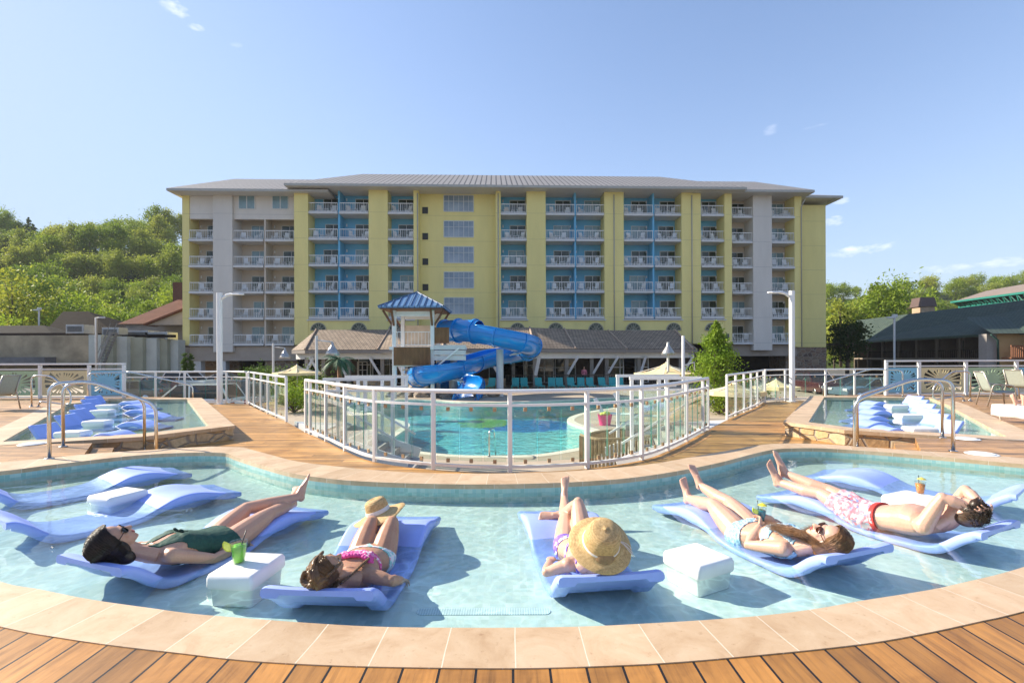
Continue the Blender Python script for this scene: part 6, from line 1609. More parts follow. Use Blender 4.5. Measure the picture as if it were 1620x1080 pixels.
        for sd in 'LR':
            h, k, a = J['hip' + sd], J['kn' + sd], J['an' + sd]; calf = (k - h).cross(a - k); bk = ((h - k).normalized() + (a - k).normalized()); bk = bk.normalized() if bk.length > .05 else -front
            pts = [h, h.lerp(k, .22), h.lerp(k, .5), h.lerp(k, .8), k, k.lerp(a, .16) + bk * .006, k.lerp(a, .32) + bk * .012 * sc, k.lerp(a, .66) + bk * .004, a]
            mb.tube(pts, [r * sc * thick for r in lr], 14); mb.ell(k - bk * .01 * sc, (.047 * sc,) * 3, seg=12, rows=8); mb.ell(h, (lr[0] * sc,) * 3, seg=12, rows=8)
            build_foot.inner = -1 if sd == 'R' else 1
            build_foot(mb, a, J['to' + sd], (a - k), sc * (1 if fem else 1.12)); s.leg.append((h, k, a))
        me = grow(mb, voxel * 1.0, 3); me.materials.clear(); me.materials.append(skin)
        o = bpy.data.objects.new('person', me); COL.objects.link(o); s.o = o; tag(o, label, 'person', group)
        n = len(me.vertices); s.V = np.empty(n * 3); me.vertices.foreach_get('co', s.V); s.V = s.V.reshape(-1, 3); s.N = np.empty(n * 3)
        me.vertices.foreach_get('normal', s.N); s.N = s.N.reshape(-1, 3); s.F = [tuple(p.vertices) for p in me.polygons]
        q = s.V - np.array(crotch); s.t = q @ np.array(up) / s.TL; s.u = q @ np.array(lat); s.v = q @ np.array(front)
        s.darm = np.min([np.minimum(seg_dist(s.V, a, e)[0], seg_dist(s.V, e, w)[0]) for a, e, w in s.arm], axis=0)
        th = [seg_dist(s.V, h, k) for h, k, a in s.leg]; s.dleg = np.min([x[0] for x in th], axis=0); s.tl = np.where(th[0][0] < th[1][0], th[0][1], th[1][1])
        s.dsh = np.min([seg_dist(s.V, k, a)[0] for h, k, a in s.leg], axis=0) / (sc * thick); s.darm = s.darm / (sc * thick); s.dleg = s.dleg / (sc * thick); s.dhead = np.linalg.norm(s.V - np.array(hc), axis=1)
        s.eyes_lips()
    def hp(s, q): return s.hc + s.HM @ (Vector(q) * s.hs)
    def child(s, name, mb, mat, smooth=True, **k): return obj(name, mb, mat, s.o, smooth, **k)
    def eyes_lips(s):
        X, Y, Z = [s.HM.col[i] for i in range(3)]; e = MB()
        for sg in (-1, 1): 
            m = MB(); ell_dir(m, s.hp((sg * .031, .0755, .004)), (.013 * s.hs, .008 * s.hs, .0075 * s.hs), X, Y, Z); ey = s.child('eye', m, EYEW)
            m = MB(); ell_dir(m, s.hp((sg * .031, .0815, .004)), (.0055 * s.hs, .003 * s.hs, .0055 * s.hs), X, Y, Z); obj('iris', m, EYED, ey, True)
            m = MB(); m.tube([s.hp((sg * .014, .0865, .020)), s.hp((sg * .032, .0865, .026)), s.hp((sg * .050, .072, .020))], [.002, .0032, .0015], 6); s.child('eyebrow', m, BROW)
        m = MB()
        for z, r in ((-.0525, .0055), (-.0645, .007)): ell_dir(m, s.hp((0, .0895, z)), (.020 * s.hs, .006 * s.hs, r * s.hs), X, Y, Z)
        s.child('lips', m, LIPS)
    def cloth(s, name, mask, mat, off=.006, ruffle=0.0, rs=30, label=None):
        m = mask & (s.dhead > .10 * s.hs)
        idx = {}; mb = MB(); keep = []
        for f in s.F:
            if all(m[i] for i in f): keep.append(f)
        for f in keep:
            for i in f:
                if i not in idx:
                    idx[i] = len(mb.v); p = Vector(s.V[i]); r = ruffle * noise.noise(p * rs) if ruffle else 0
                    mb.v.append(tuple(p + Vector(s.N[i]) * (off + r)))
            mb.face([idx[i] for i in f])
        o = s.child(name, mb, mat); sm = o.modifiers.new('edge', 'SMOOTH'); sm.factor = .5; sm.iterations = 2; so_ = o.modifiers.new('thick', 'SOLIDIFY'); so_.thickness = off + .003; so_.offset = -1
        if label: o['label'] = label
        return o
    def glasses(s, mat, lens=(.026, .021)):
        m = MB()
        for sg in (-1, 1):
            prof = [s.hp((sg * .033 + lens[0] * math.cos(q), .093 - .35 * max(0, abs(sg * .033 + lens[0] * math.cos(q)) - .03), .004 + lens[1] * math.sin(q))) for q in [2 * math.pi * j / 18 for j in range(18)]]
            d = s.HM @ Vector((0, .004, 0)); m.loft([[p - d for p in prof], prof]); m.tube(prof + [prof[0]], .0025, 6)
            m.tube([s.hp((sg * .056, .084, .010)), s.hp((sg * .078, .04, .012)), s.hp((sg * .082, -.012, .008))], .0028, 6)
        m.tube([s.hp((-.009, .094, .010)), s.hp((0, .097, .012)), s.hp((.009, .094, .010))], .0028, 6)
        s.child('sunglasses', m, mat)
    def hair(s, prims, mat, voxel=.008, strands=None, name='hair'):
        mb = MB(); X, Y, Z = [s.HM.col[i] for i in range(3)]
        for c, r in prims: ell_dir(mb, s.hp(c), tuple(x * s.hs for x in r), X, Y, Z, seg=18, rows=12)
        me = grow(mb, voxel, 14); me.materials.clear(); me.materials.append(mat); o = obj(name, me, None, s.o)
        if strands:
            m = MB()
            for pts, r in strands: c = cr(pts, 3); n = len(c); m.tube(c, [r * (1 - .75 * (i / (n - 1)) ** 2) for i in range(n)], 4)
            obj('strands', m, mat, o, True)
        return o
EYEW = M('eye_white', (.75, .73, .70), .2, .03, 5); EYED = M('iris_brown', (.05, .025, .012), .15, .1, 5); BROW = M('brow_hair', (.06, .035, .02), .7, .2, 30); LIPS = M('lips', (.42, .13, .11), .35, .08, 30)
SK1, SK2, SK3, SK4 = skin_mat('skin_fair_warm', (.60, .36, .25)), skin_mat('skin_tan', (.52, .29, .18)), skin_mat('skin_fair', (.66, .42, .30)), skin_mat('skin_fair_pink', (.66, .41, .30))
BLACKP = M('black_glossy_plastic', (.01, .01, .011), .08, .1, 5)
def pattern_mat(name, cols, scale=24, rough=.7, base=None):
    t = NT(name); vo = t.new('ShaderNodeTexVoronoi'); vo.inputs['Scale'].default_value = scale
    nz = t.new('ShaderNodeTexNoise'); nz.inputs['Scale'].default_value = scale * .8; t.link(t.tc(), nz.inputs['Vector'])
    ad = t.new('ShaderNodeVectorMath', operation='MULTIPLY_ADD'); t.link(nz.outputs['Color'], ad.inputs[0]); ad.inputs[1].default_value = (.06,) * 3; t.link(t.tc(), ad.inputs[2]); t.link(ad.outputs[0], vo.inputs['Vector'])
    sp_ = t.sep(vo.outputs['Color']); n = len(cols); t.set(Base_Color=t.ramp(sp_[0], [((i + .5) / n if i else 0, c) for i, c in enumerate(cols)], 'CONSTANT'), Roughness=rough); t.bump(t.noise(120, 3), .25, .003); return t.m
def fabric(name, col, var=.15):
    t = NT(name); t.set(Base_Color=t.ramp(t.noise(30, 4), [(.3, tuple(c * (1 - var) for c in col)), (.7, tuple(min(1, c * (1 + var)) for c in col))]), Roughness=.75)
    w = t.noise(26, 4, .6, t.mapping(t.tc(), (1, 1, 1)), 1.5); t.bump(w, .7, .008); return t.m
def pose(k, **j): return {n: (LP(k, *q) if len(q) == 3 else Vector(q[:3])) for n, q in j.items()}
def ldir(k, s, v, z): return LP(k, s, v, z) - LP(k, 0, 0, 0)
rnd = random.Random(21)
def side_strands(b, n, x_r, drop, seedv, r=.0042, y0=.06, y1=-.10, wave=.0, to=None, jitter=.006):
    rr = random.Random(seedv); out = []
    for i in range(n):
        sg = rr.choice((-1, 1)); y = rr.uniform(y1, y0); pts = []
        amax = rr.uniform(1.9, 2.4)
        for k in range(6):
            a = amax * k / 5; yy = y - .03 * k / 5 - (0.02 if y > .03 else 0) * k / 5; sq = math.sqrt(max(.05, 1 - ((yy + .02) / .13) ** 2))
            pts.append(Vector((sg * math.sin(a) * x_r * sq, yy, .035 + math.cos(a) * .098 * sq)) * rr.uniform(1.0, 1.05) + Vector([rr.uniform(-jitter, jitter) for _ in range(3)]))
        pts = [b.hp(p) for p in pts]; e = pts[-1]
        if to:
            tgt = to(sg, rr)
            for k in range(1, 6): u = k / 5; pts.append(e.lerp(tgt, u) + Vector([math.sin(u * 9 + i) * wave * rr.uniform(.5, 1.2) for _ in range(3)]) + Vector((0, 0, .03 * math.sin(math.pi * u))))
        else:
            for k in range(1, 4): pts.append(e + b.HM @ (Vector((rr.uniform(-.01, .012) * sg, -.006, -drop / 3)) * k))
        out.append((pts, r * rr.uniform(.7, 1.2)))
    return out
CAP = [((0, -.026, .040), (.086, .100, .092)), ((0, -.05, .0), (.083, .080, .088)), ((0, -.06, -.045), (.066, .058, .06))]
# --- dark haired person in the green swimsuit
k = 'A'
J = pose(k, pelvis=(.88, .13, -.095), neck=(.305, .10, .03), head=(.125, .055, .175), shR=(.38, .265, .0), shL=(.37, -.065, .01), elR=(.655, .345, -.12), wrR=(.885, .325, -.125), elL=(.64, -.2, -.12), wrL=(.86, -.17, -.15), hipR=(.895, .215, -.105), hipL=(.895, .045, -.10), knR=(1.285, .255, .03), knL=(1.265, .0, .058), anR=(1.685, .13, -.005), anL=(1.675, .215, .075), toR=(1.83, .04, .08), toL=(1.80, .215, .225))
J['headup'] = ldir(k, -1, -.22, .70); J['headfront'] = ldir(k, .8, .42, 1)
b = Body(J, 'f', 1.04, skin=SK1, thick=1.1, label='person in a dark green one piece swimsuit and sunglasses lying on the left lounger', group='people lounging in the shallow pool', hands={'R': (ldir(k, 1, 0, .0), Vector((0, 0, -1))), 'L': (ldir(k, 1, .05, 0), Vector((0, 0, -1)))}, curl=.2)
body_no_leg = (b.dleg > .02)
suit = (b.t > .02) & ((b.darm > .05) | (np.abs(b.u) < .125)) & ~((b.tl > .12) & (b.dleg < .112)) & ((b.t < .74) | ((b.t < 1.03) & (b.v > -.04) & (np.abs(np.abs(b.u) - (.088 - .16 * np.maximum(b.t - .74, 0))) < .072 - .22 * np.maximum(b.t - .74, 0))))
b.cloth('swimsuit', suit, fabric('dark_green_swim_fabric', (.018, .075, .055)), .006, .002, 34)
bow = MB(); c = Vector(b.crotch.lerp(b.J['neck'], .70)) + b.front * .125
for sg in (-1, 1):
    bow.tube(cr([c, c + b.lat * sg * .035 + b.front * .018 + b.up * .015, c + b.lat * sg * .05 + b.front * .004, c], 4), .007, 6); bow.tube([c, c + b.lat * sg * .03 - b.up * .05], .006, 6)
b.child('bow', bow, fabric('dark_green_tie', (.012, .045, .035)))
b.glasses(BLACKP)
HA_ = hair_mat('hair_near_black', (.006, .004, .003), (.035, .018, .011))
b.hair(CAP + [((.066, -.03, -.02), (.028, .062, .09)), ((-.066, -.03, -.02), (.028, .062, .09)), ((0, -.075, -.05), (.082, .045, .10)), ((.055, -.06, -.10), (.036, .05, .07)), ((-.055, -.06, -.10), (.036, .05, .07))], HA_, .008, side_strands(b, 1100, .0935, .07, 3, .0017, y0=.072, y1=-.125, jitter=.0022))
# --- braided hair, pink top
k = 'L3'
J = pose(k, pelvis=(.80, .03, -.09), neck=(.315, .05, .0), head=(.15, .0, .12), shR=(.385, .205, -.015), shL=(.385, -.115, -.015), elR=(.36, .335, -.035), wrR=(.575, .345, -.13), elL=(.60, -.26, -.09), wrL=(.80, -.20, -.13), hipR=(.83, .115, -.09), hipL=(.83, -.055, -.09), knR=(1.06, .125, .105), knL=(1.055, -.05, .10), anR=(1.43, -.0, .015), anL=(1.42, -.09, .015), toR=(1.58, -.04, -.03), toL=(1.57, -.12, -.03))
J['headup'] = ldir(k, -1, -.12, .75); J['headfront'] = ldir(k, .8, .6, 1)
b = Body(J, 'f', 1.0, skin=SK2, thick=1.1, label='person with braided brown hair and a pink frilled top lying behind the second straw hat', group='people lounging in the shallow pool')
top = (b.darm > .055) & (b.t > .58) & (b.t < .80) & ((b.v > -.2)) & ((b.t < .70) | ((b.v > .02) & (np.abs(b.u) < .13)))
b.cloth('swim_top', top, pattern_mat('pink_white_print', [(.75, .08, .30), (.85, .70, .72), (.80, .25, .45), (.70, .06, .25)], 40), .008, .012, 40)
bot = (b.t > .01) & (b.t < .30) & ~((b.tl > .13) & (b.dleg < .112)) & (b.darm > .05)
b.cloth('swim_bottom', bot, pattern_mat('pale_floral_print', [(.80, .80, .78), (.35, .65, .60), (.82, .40, .50), (.78, .80, .80), (.45, .60, .75)], 34), .006)
fr = MB(); c0 = b.crotch.lerp(b.J['neck'], .80)
for i in range(16): q = -1.1 + 2.2 * i / 15; p = c0 + b.lat * math.sin(q) * .14 + b.front * (.03 + .085 * math.cos(q)); fr.ell(p + b.up * rnd.uniform(-.01, .01), (.019, .017, .016), seg=8, rows=6)
b.child('frill', fr, fabric('pink_frill', (.80, .10, .36)))
HB = hair_mat('hair_honey_brown', (.05, .024, .010), (.26, .14, .055))
def braid(pts, r, n):
    pts = resample(pts, n); out = MB()
    for i, p in enumerate(pts):
        t = (pts[min(i + 1, n - 1)] - pts[max(i - 1, 0)]).normalized(); a = t.orthogonal().normalized(); 
        for sg in (-1, 1):
            d = (Matrix.Rotation(math.pi * i * 0.0, 3, t) @ a) * sg * r * .55
            z = (t * .8 + a * -sg * .6).normalized(); x = z.orthogonal().normalized(); ell_dir(out, p + d + t * (r * .5 * (1 if sg > 0 else -1) * .5), (r * .62, r * .55, r * 1.05), x, z.cross(x), z, seg=8, rows=6)
    return grow(out, .0042, 2)
ho = b.hair(CAP + [((.0, -.06, .10), (.048, .046, .04)), ((.03, -.09, .06), (.04, .035, .045))], HB, .008, side_strands(b, 420, .089, .0, 5, .0019, y1=-.075, jitter=.003))
for pts in ([(.07, .05, .05), (.075, -.01, .085), (.05, -.07, .11), (0, -.10, .10), (-.05, -.09, .08), (-.08, -.04, .04)], [(-.05, .05, .09), (-.03, -.01, .135), (.02, -.05, .14), (.06, -.08, .10), (.07, -.11, .04)], [(0, -.03, .135), (-.04, -.06, .12), (-.03, -.10, .11), (.02, -.10, .115), (.04, -.06, .13), (.01, -.03, .14)]):
    brm = braid([b.hp(p) for p in pts], .021, 17); brm.materials.clear(); brm.materials.append(HB); obj('braid', brm, None, ho)
brm = braid([b.hp((.06, -.05, -.06)), b.hp((.085, -.0, -.10)), LP(k, .37, .13, .06), LP(k, .44, .15, .07)], .017, 15); brm.materials.clear(); brm.materials.append(HB); obj('braid', brm, None, ho)
# --- person under the wide straw hat
k = 'L4'
J = pose(k, pelvis=(.86, -.02, -.10), neck=(.33, -.03, -.0), head=(.165, -.03, .165), shR=(.39, .125, -.01), shL=(.39, -.195, -.02), elL=(.415, -.345, -.075), wrL=(.655, -.27, -.10), elR=(.62, .25, -.11), wrR=(.84, .19, -.12), hipR=(.88, .06, -.10), hipL=(.88, -.10, -.10), knR=(1.175, .085, .165), knL=(1.29, .005, .03), anR=(1.385, -.015, -.0), anL=(1.725, .09, .055), toR=(1.40, -.17, -.01), toL=(1.83, .125, .235))
J['headup'] = ldir(k, -1, 0, .55); J['headfront'] = ldir(k, .55, 0, 1)
b = Body(J, 'f', 1.0, skin=SK3, label='person hidden under a wide straw sun hat, one knee raised, facing the lagoon', group='people lounging in the shallow pool')
PUR = pattern_mat('violet_white_stripes', [(.22, .12, .55), (.75, .73, .80), (.30, .20, .62)], 30)
top = (b.darm > .05) & (((b.t > .55) & (b.t < .72)) | ((b.t >= .72) & (b.t < 1.0) & (np.abs(np.abs(b.u) - .095) < .026)))
b.cloth('swim_top', top, PUR, .006)
b.cloth('swim_bottom', (b.t > .01) & (b.t < .28) & ~((b.tl > .13) & (b.dleg < .112)) & (b.darm > .05), PUR, .006)
b.hair([CAP[0], CAP[1], ((0, -.065, -.06), (.07, .04, .07))], hair_mat('hair_light_brown', (.12, .065, .03), (.38, .24, .12)), .009)
def straw_mat(name):
    t = NT(name); o = t.sep(t.tc()); r = t.math('SQRT', t.math('ADD', t.math('MULTIPLY', o[0], o[0]), t.math('MULTIPLY', o[1], o[1])))
    rr = t.math('ADD', r, t.math('MULTIPLY', o[2], .9)); w = t.math('SINE', t.math('MULTIPLY', rr, 900)); a = t.math('ARCTAN2', o[1], o[0]); w2 = t.math('SINE', t.math('ADD', t.math('MULTIPLY', a, 150), t.math('MULTIPLY', rr, 450)))
    h = t.math('ADD', t.math('MULTIPLY', w, .5), t.math('MULTIPLY', w2, .5)); n = t.noise(60, 5, .7)
    c = t.ramp(t.math('ADD', t.math('MULTIPLY', h, .16), n), [(.3, (.40, .24, .09)), (.55, (.66, .44, .19)), (.8, (.76, .55, .29))])
    t.set(Base_Color=c, Roughness=.7); t.bump(h, .5, .003); return t.m
STRAW = straw_mat('woven_straw')
def hat_mesh(br, cr_, ch, wav, seed, dent=0.0, droop=.03):
    prof = [(br, -droop), (br * .985, -droop + .006), (br * .8, -droop * .45), (br * .62, -.004), (cr_ * 1.1, .0), (cr_ * 1.03, .008), (cr_ * 1.0, .03), (cr_ * .97, ch * .45), (cr_ * .93, ch * .7), (cr_ * .84, ch * .88), (cr_ * .62, ch * .985), (cr_ * .3, ch * 1.02), (.0, ch * (1.03 - dent))]
    m = MB(); n = 40; rings = []
    for r, z in prof:
        ring = []
        for j in range(n):
            q = 2 * math.pi * j / n; wv = wav * max(0, (r - cr_ * 1.1) / br) * (math.sin(q * 2 + seed) + .5 * math.sin(q * 3 + seed * 2) + .25 * math.sin(q * 7 + seed)); ring.append(Vector((r * math.cos(q) * (1 + .03 * math.sin(q + seed)), r * math.sin(q), z + wv)))
        rings.append(ring)
    m.loft(rings, caps=False); return m
def hat(b_or_none, c, axis, br, cr_, ch, wav, seed, band, name='straw_hat', dent=0.0):
    z = axis.normalized(); x = z.orthogonal().normalized(); y = z.cross(x); mt = Matrix((x, y, z)).transposed().to_4x4(); mt.translation = c
    o = obj(name, hat_mesh(br, cr_, ch, wav, seed, dent), STRAW, b_or_none, True); o.matrix_basis = mt; so_ = o.modifiers.new('thick', 'SOLIDIFY'); so_.thickness = .004
    rb = MB(); rb.lathe([(cr_ * 1.045, .006), (cr_ * 1.05, .008), (cr_ * 1.02, .008 + band), (cr_ * 1.01, .010 + band)], sides=40, caps=False); bd = obj('hat_band', rb, M('white_cord', (.78, .72, .66), .7, .05, 20), o, True); s2 = bd.modifiers.new('thick', 'SOLIDIFY'); s2.thickness = .004
    return o, mt
ax = ldir(k, -.62, .02, .80); o, mt = hat(b.o, b.hc + ax.normalized() * .035 + Vector((0, 0, .03)), ax, .212, .120, .150, .014, 1.0, .012)
tie = MB()
inv3 = mt.inverted()
vx = (inv3.to_3x3() @ ldir(k, 0, 1, 0)).normalized(); vz = (inv3.to_3x3() @ Vector((0, 0, -1))); vz.z = 0; vz.normalize()
e0 = vx * .104 + Vector((0, 0, .014))
for dv in (.03, .06, .085): tie.tube(cr([e0, e0 + vx * .04 + Vector((0, 0, -.004)) + vz * dv * .3, e0 + vx * .07 + vz * dv + Vector((0, 0, -.006)), e0 + vx * .085 + vz * (dv + .03) + Vector((0, 0, -.008))], 4), .0025, 6)
obj('tie', tie, M('white_tie', (.80, .74, .68), .7, .05, 20), o, True)
p = LP('L3', 1.25, -.05, .125); o, mt = hat(None, p, ldir('L3', -.05, -.34, 1), .225, .098, .125, .02, 2.2, .03, dent=.18); tag(o, 'second straw hat with a white band resting on the shins at the knees', 'hat')
# --- person in the pale blue bikini
k = 'L5'
J = pose(k, pelvis=(.86, -.12, -.10), neck=(.325, -.12, .0), head=(.145, -.13, .125), shL=(.385, -.285, -.02), shR=(.385, .045, -.015), elL=(.64, -.37, -.075), wrL=(.685, -.20, .045), elR=(.62, .13, -.07), wrR=(.71, -.015, .055), hipL=(.88, -.205, -.105), hipR=(.88, -.035, -.105), knL=(1.26, -.165, .05), knR=(1.28, .05, .045), anL=(1.635, -.135, .0), anR=(1.675, .055, .105), toL=(1.735, -.12, .155), toR=(1.785, .035, .285))
J['headup'] = ldir(k, -1, .22, .48); J['headfront'] = ldir(k, .5, -.62, 1)
b = Body(J, 'f', 1.04, skin=SK4, thick=1.14, label='person in a pale blue bikini and sunglasses holding a blue drink on the right', group='people lounging in the shallow pool', hands={'L': (ldir(k, .55, .75, .35), ldir(k, .8, -.4, .0)), 'R': (ldir(k, .25, -.9, .3), ldir(k, .8, .2, .1)), 'curlL': .6, 'curlR': .6})
BKN = pattern_mat('pale_blue_crochet', [(.30, .52, .66), (.62, .74, .80), (.22, .42, .58), (.50, .66, .76)], 70)
top = (b.darm > .052) & (((b.t > .57) & (b.t < .74) & ((b.v > -.25))) | ((b.t >= .74) & (b.t < .98) & (np.abs(np.abs(b.u) - .10) < .022)))
b.cloth('bikini_top', top, BKN, .008, .008, 46)
b.cloth('bikini_bottom', (b.t > .0) & (b.t < .30) & ~((b.tl > .15) & (b.dleg < .112)) & (b.darm > .05), BKN, .008, .008, 46)
b.glasses(M('brown_tinted_plastic', (.05, .015, .008), .1, .1, 5))
HD = hair_mat('hair_chestnut', (.05, .022, .010), (.30, .145, .055))
def flow(sg, rr): return LP(k, .44 + rr.uniform(-.06, .14), -.17 + sg * .10 + rr.uniform(-.04, .05) , .10 + rr.uniform(-.02, .03)) if sg < 0 else LP(k, .36 + rr.uniform(-.04, .10), -.02 + rr.uniform(-.05, .05), .05 + rr.uniform(-.01, .03))
b.hair(CAP + [((.062, -.03, -.03), (.03, .06, .085)), ((-.062, -.03, -.03), (.03, .06, .085)), ((0, -.075, -.06), (.08, .045, .10))], HD, .008, side_strands(b, 700, .092, .1, 9, .0021, y1=-.07, wave=.010, to=flow, jitter=.004))
hand_c = (J['wrL'] + J['wrR']) / 2 + ldir(k, .06, .0, .03)
drink(hand_c + Vector((0, 0, -.03)), (.0, .30, .42), 'blue cocktail with a yellow paper parasol held by the person in the pale blue bikini', (-.02, .02), (.45, .60, .05), (.75, .62, .05), 1.0)
# --- person in patterned swim shorts
k = 'L6'
J = pose(k, pelvis=(.87, -.165, -.085), neck=(.315, -.145, .035), head=(.165, -.165, .185), shL=(.375, -.335, .01), shR=(.365, .045, .02), elL=(.265, -.285, .275), wrL=(.085, -.175, .205), elR=(.235, .035, .305), wrR=(.075, -.085, .215), hipL=(.89, -.255, -.09), hipR=(.89, -.075, -.09), knL=(1.305, -.225, .035), knR=(1.31, -.085, .055), anL=(1.735, -.255, .055), anR=(1.735, -.165, .145), toL=(1.82, -.31, .245), toR=(1.825, -.185, .335))
J['headup'] = ldir(k, -1, .0, .42); J['headfront'] = ldir(k, .55, .12, 1)
b = Body(J, 'm', 1.04, skin=SK4, thick=1.08, label='person in pink patterned swim shorts with hands behind the head on the right', group='people lounging in the shallow pool', hands={'L': (ldir(k, -.45, .85, -.1), ldir(k, .6, .2, .5)), 'R': (ldir(k, -.35, -.9, -.1), ldir(k, .6, -.2, .5)), 'curlL': .45, 'curlR': .45})
FL = pattern_mat('pink_floral_print', [(.64, .20, .24), (.72, .60, .60), (.72, .40, .44), (.30, .36, .58), (.70, .58, .56), (.66, .28, .33), (.42, .54, .58)], 38)
sh = (b.darm > .06) & (((b.t > -.05) & (b.t < .34)) | ((b.dleg < .13) & (b.tl > .0) & (b.tl < .72))) & (b.dsh > .09)
b.cloth('swim_shorts', sh, FL, .016, .014, 22)
b.cloth('waistband', (b.darm > .06) & (b.t > .29) & (b.t < .36), M('red_waistband', (.62, .05, .04), .7, .1, 20), .019)
HE = hair_mat('hair_dark_brown', (.012, .007, .004), (.085, .045, .022)); stn = []
for i in range(700):
    q, w = rnd.uniform(0, 6.28), rnd.uniform(.15, 1.9); d = Vector((math.sin(w) * math.cos(q), math.sin(w) * math.sin(q), math.cos(w)))
    if d.y > .55 and d.z < .55: continue
    p0 = Vector((d.x * .084, d.y * .104 - .024, d.z * .092 + .04)); t_ = Vector((rnd.uniform(-.5, .5), rnd.uniform(-.2, .8), rnd.uniform(-.1, .6))); stn.append(([b.hp(p0), b.hp(p0 + d * .009 + t_ * .012), b.hp(p0 + d * .010 + t_ * .030)], .0024))
b.hair(CAP[:2] + [((0, .03, .095), (.062, .045, .035))], HE, .008, stn)
# --- sunbather on the far chaise (only the lower legs are inside the picture)
def cpose(x, y, z): a = R(188); return cp + Vector((math.cos(a) * x - math.sin(a) * y, math.sin(a) * x + math.cos(a) * y, z))
J = {n: cpose(*q) for n, q in dict(pelvis=(-1.12, 0, .46), neck=(-1.62, 0, .72), head=(-1.78, 0, .86), shR=(-1.55, -.18, .67), shL=(-1.55, .18, .67), elR=(-1.35, -.30, .50), wrR=(-1.1, -.28, .42), elL=(-1.35, .30, .50), wrL=(-1.1, .28, .42), hipR=(-1.08, -.085, .45), hipL=(-1.08, .085, .45), knR=(-.66, -.10, .50), knL=(-.66, .10, .48), anR=(-.26, -.08, .42), anL=(-.26, .08, .42), toR=(-.17, -.10, .58), toL=(-.17, .10, .58)).items()}
J['headup'] = cpose(-1, 0, .6) - cpose(0, 0, 0); J['headfront'] = cpose(.6, 0, 1) - cpose(0, 0, 0)
b = Body(J, 'f', 1.0, .009, skin=SK4, label='sunbather on the chaise at the right picture edge, only the legs showing')
b.cloth('swimsuit', (b.t > .02) & (b.t < .78) & (b.darm > .05) & ~((b.tl > .13) & (b.dleg < .112)), fabric('navy_swim_fabric', (.02, .03, .09)), .006); b.hair(CAP, HB, .01)
# --- small standing figure in the shade of the pavilion
q = D(924, 600, 45.6); q.z = LOW + .12
J = {n: q + Vector(w) for n, w in dict(pelvis=(0, 0, .98), neck=(0, 0, 1.5), head=(0, -.02, 1.66), shR=(-.18, 0, 1.43), shL=(.18, 0, 1.43), elR=(-.24, -.05, 1.15), wrR=(-.15, -.2, 1.0), elL=(.25, -.03, 1.15), wrL=(.2, -.18, .98), hipR=(-.09, 0, .95), hipL=(.09, 0, .95), knR=(-.1, -.03, .5), knL=(.1, 0, .5), anR=(-.1, 0, .09), anL=(.11, .03, .09), toR=(-.12, -.17, .02), toL=(.13, -.14, .02)).items()}
J['headup'] = Vector((0, 0, 1)); J['headfront'] = Vector((.2, -1, 0))
b = Body(J, 'f', 1.0, .014, skin=SK2, label='person in a pink shirt standing behind the terrace rail of the pavilion')
b.cloth('shirt', (b.t > .1) & (b.t < .95) & (b.darm > -1) & (b.dhead > .2) & (b.dleg > .05), fabric('pink_shirt', (.55, .16, .22)), .012); b.cloth('shorts', (b.t < .2) & (b.tl < .6) & (b.dsh > .12) & (b.darm > .06), fabric('dark_shorts', (.03, .03, .04)), .014); b.hair(CAP, HA_, .014)
# ------------------------------------------------------------------ camera, sun, sky
cam = bpy.data.cameras.new('camera'); co = bpy.data.objects.new('camera', cam); COL.objects.link(co)
co.matrix_world = Matrix.Translation((0, 0, CAMH)) @ Matrix.Rotation(R(90), 4, 'X') @ Matrix.Rotation(-ROLL, 4, 'Z')
cam.sensor_width = 36; cam.lens = F / 1620 * 36; cam.shift_y = (PY - 540) / 1620; cam.clip_start = .05; cam.clip_end = 6000
scene.camera = co
SUN_EL, SUN_AZ = R(30), None
to_sun = Vector((-.93 * math.cos(SUN_EL), .31 * math.cos(SUN_EL), 0)); to_sun = to_sun.normalized() * math.cos(SUN_EL); to_sun.z = math.sin(SUN_EL)
sl = bpy.data.lights.new('sun', 'SUN'); so = bpy.data.objects.new('sun', sl); COL.objects.link(so)
sl.energy = 4.5; sl.angle = R(.53); sl.color = (1, .90, .74)
so.rotation_euler = to_sun.to_track_quat('Z', 'Y').to_euler()
W = bpy.data.worlds.new('World'); scene.world = W; W.use_nodes = True
wt = W.node_tree; wt.nodes.clear()
def wn_(t, **k):
    x = wt.nodes.new(t)
    for a, b in k.items(): setattr(x, a, b)
    return x
wl = wt.links.new
sky = wn_('ShaderNodeTexSky', sky_type='NISHITA'); sky.sun_disc = False; sky.sun_elevation = SUN_EL
sky.sun_rotation = math.atan2(to_sun.x, to_sun.y); sky.air_density = 1.0; sky.dust_density = .35; sky.ozone_density = 1.2; sky.altitude = 200
bg = wn_('ShaderNodeBackground'); bg.inputs['Strength'].default_value = .11
out = wn_('ShaderNodeOutputWorld')
tc = wn_('ShaderNodeTexCoord'); sx = wn_('ShaderNodeSeparateXYZ'); wl(tc.outputs['Generated'], sx.inputs[0])
def wm(op, a, b=0.0):
    x = wn_('ShaderNodeMath', operation=op)
    for i, v in enumerate((a, b)):
        if isinstance(v, (int, float)): x.inputs[i].default_value = v
        else: wl(v, x.inputs[i])
    return x.outputs[0]
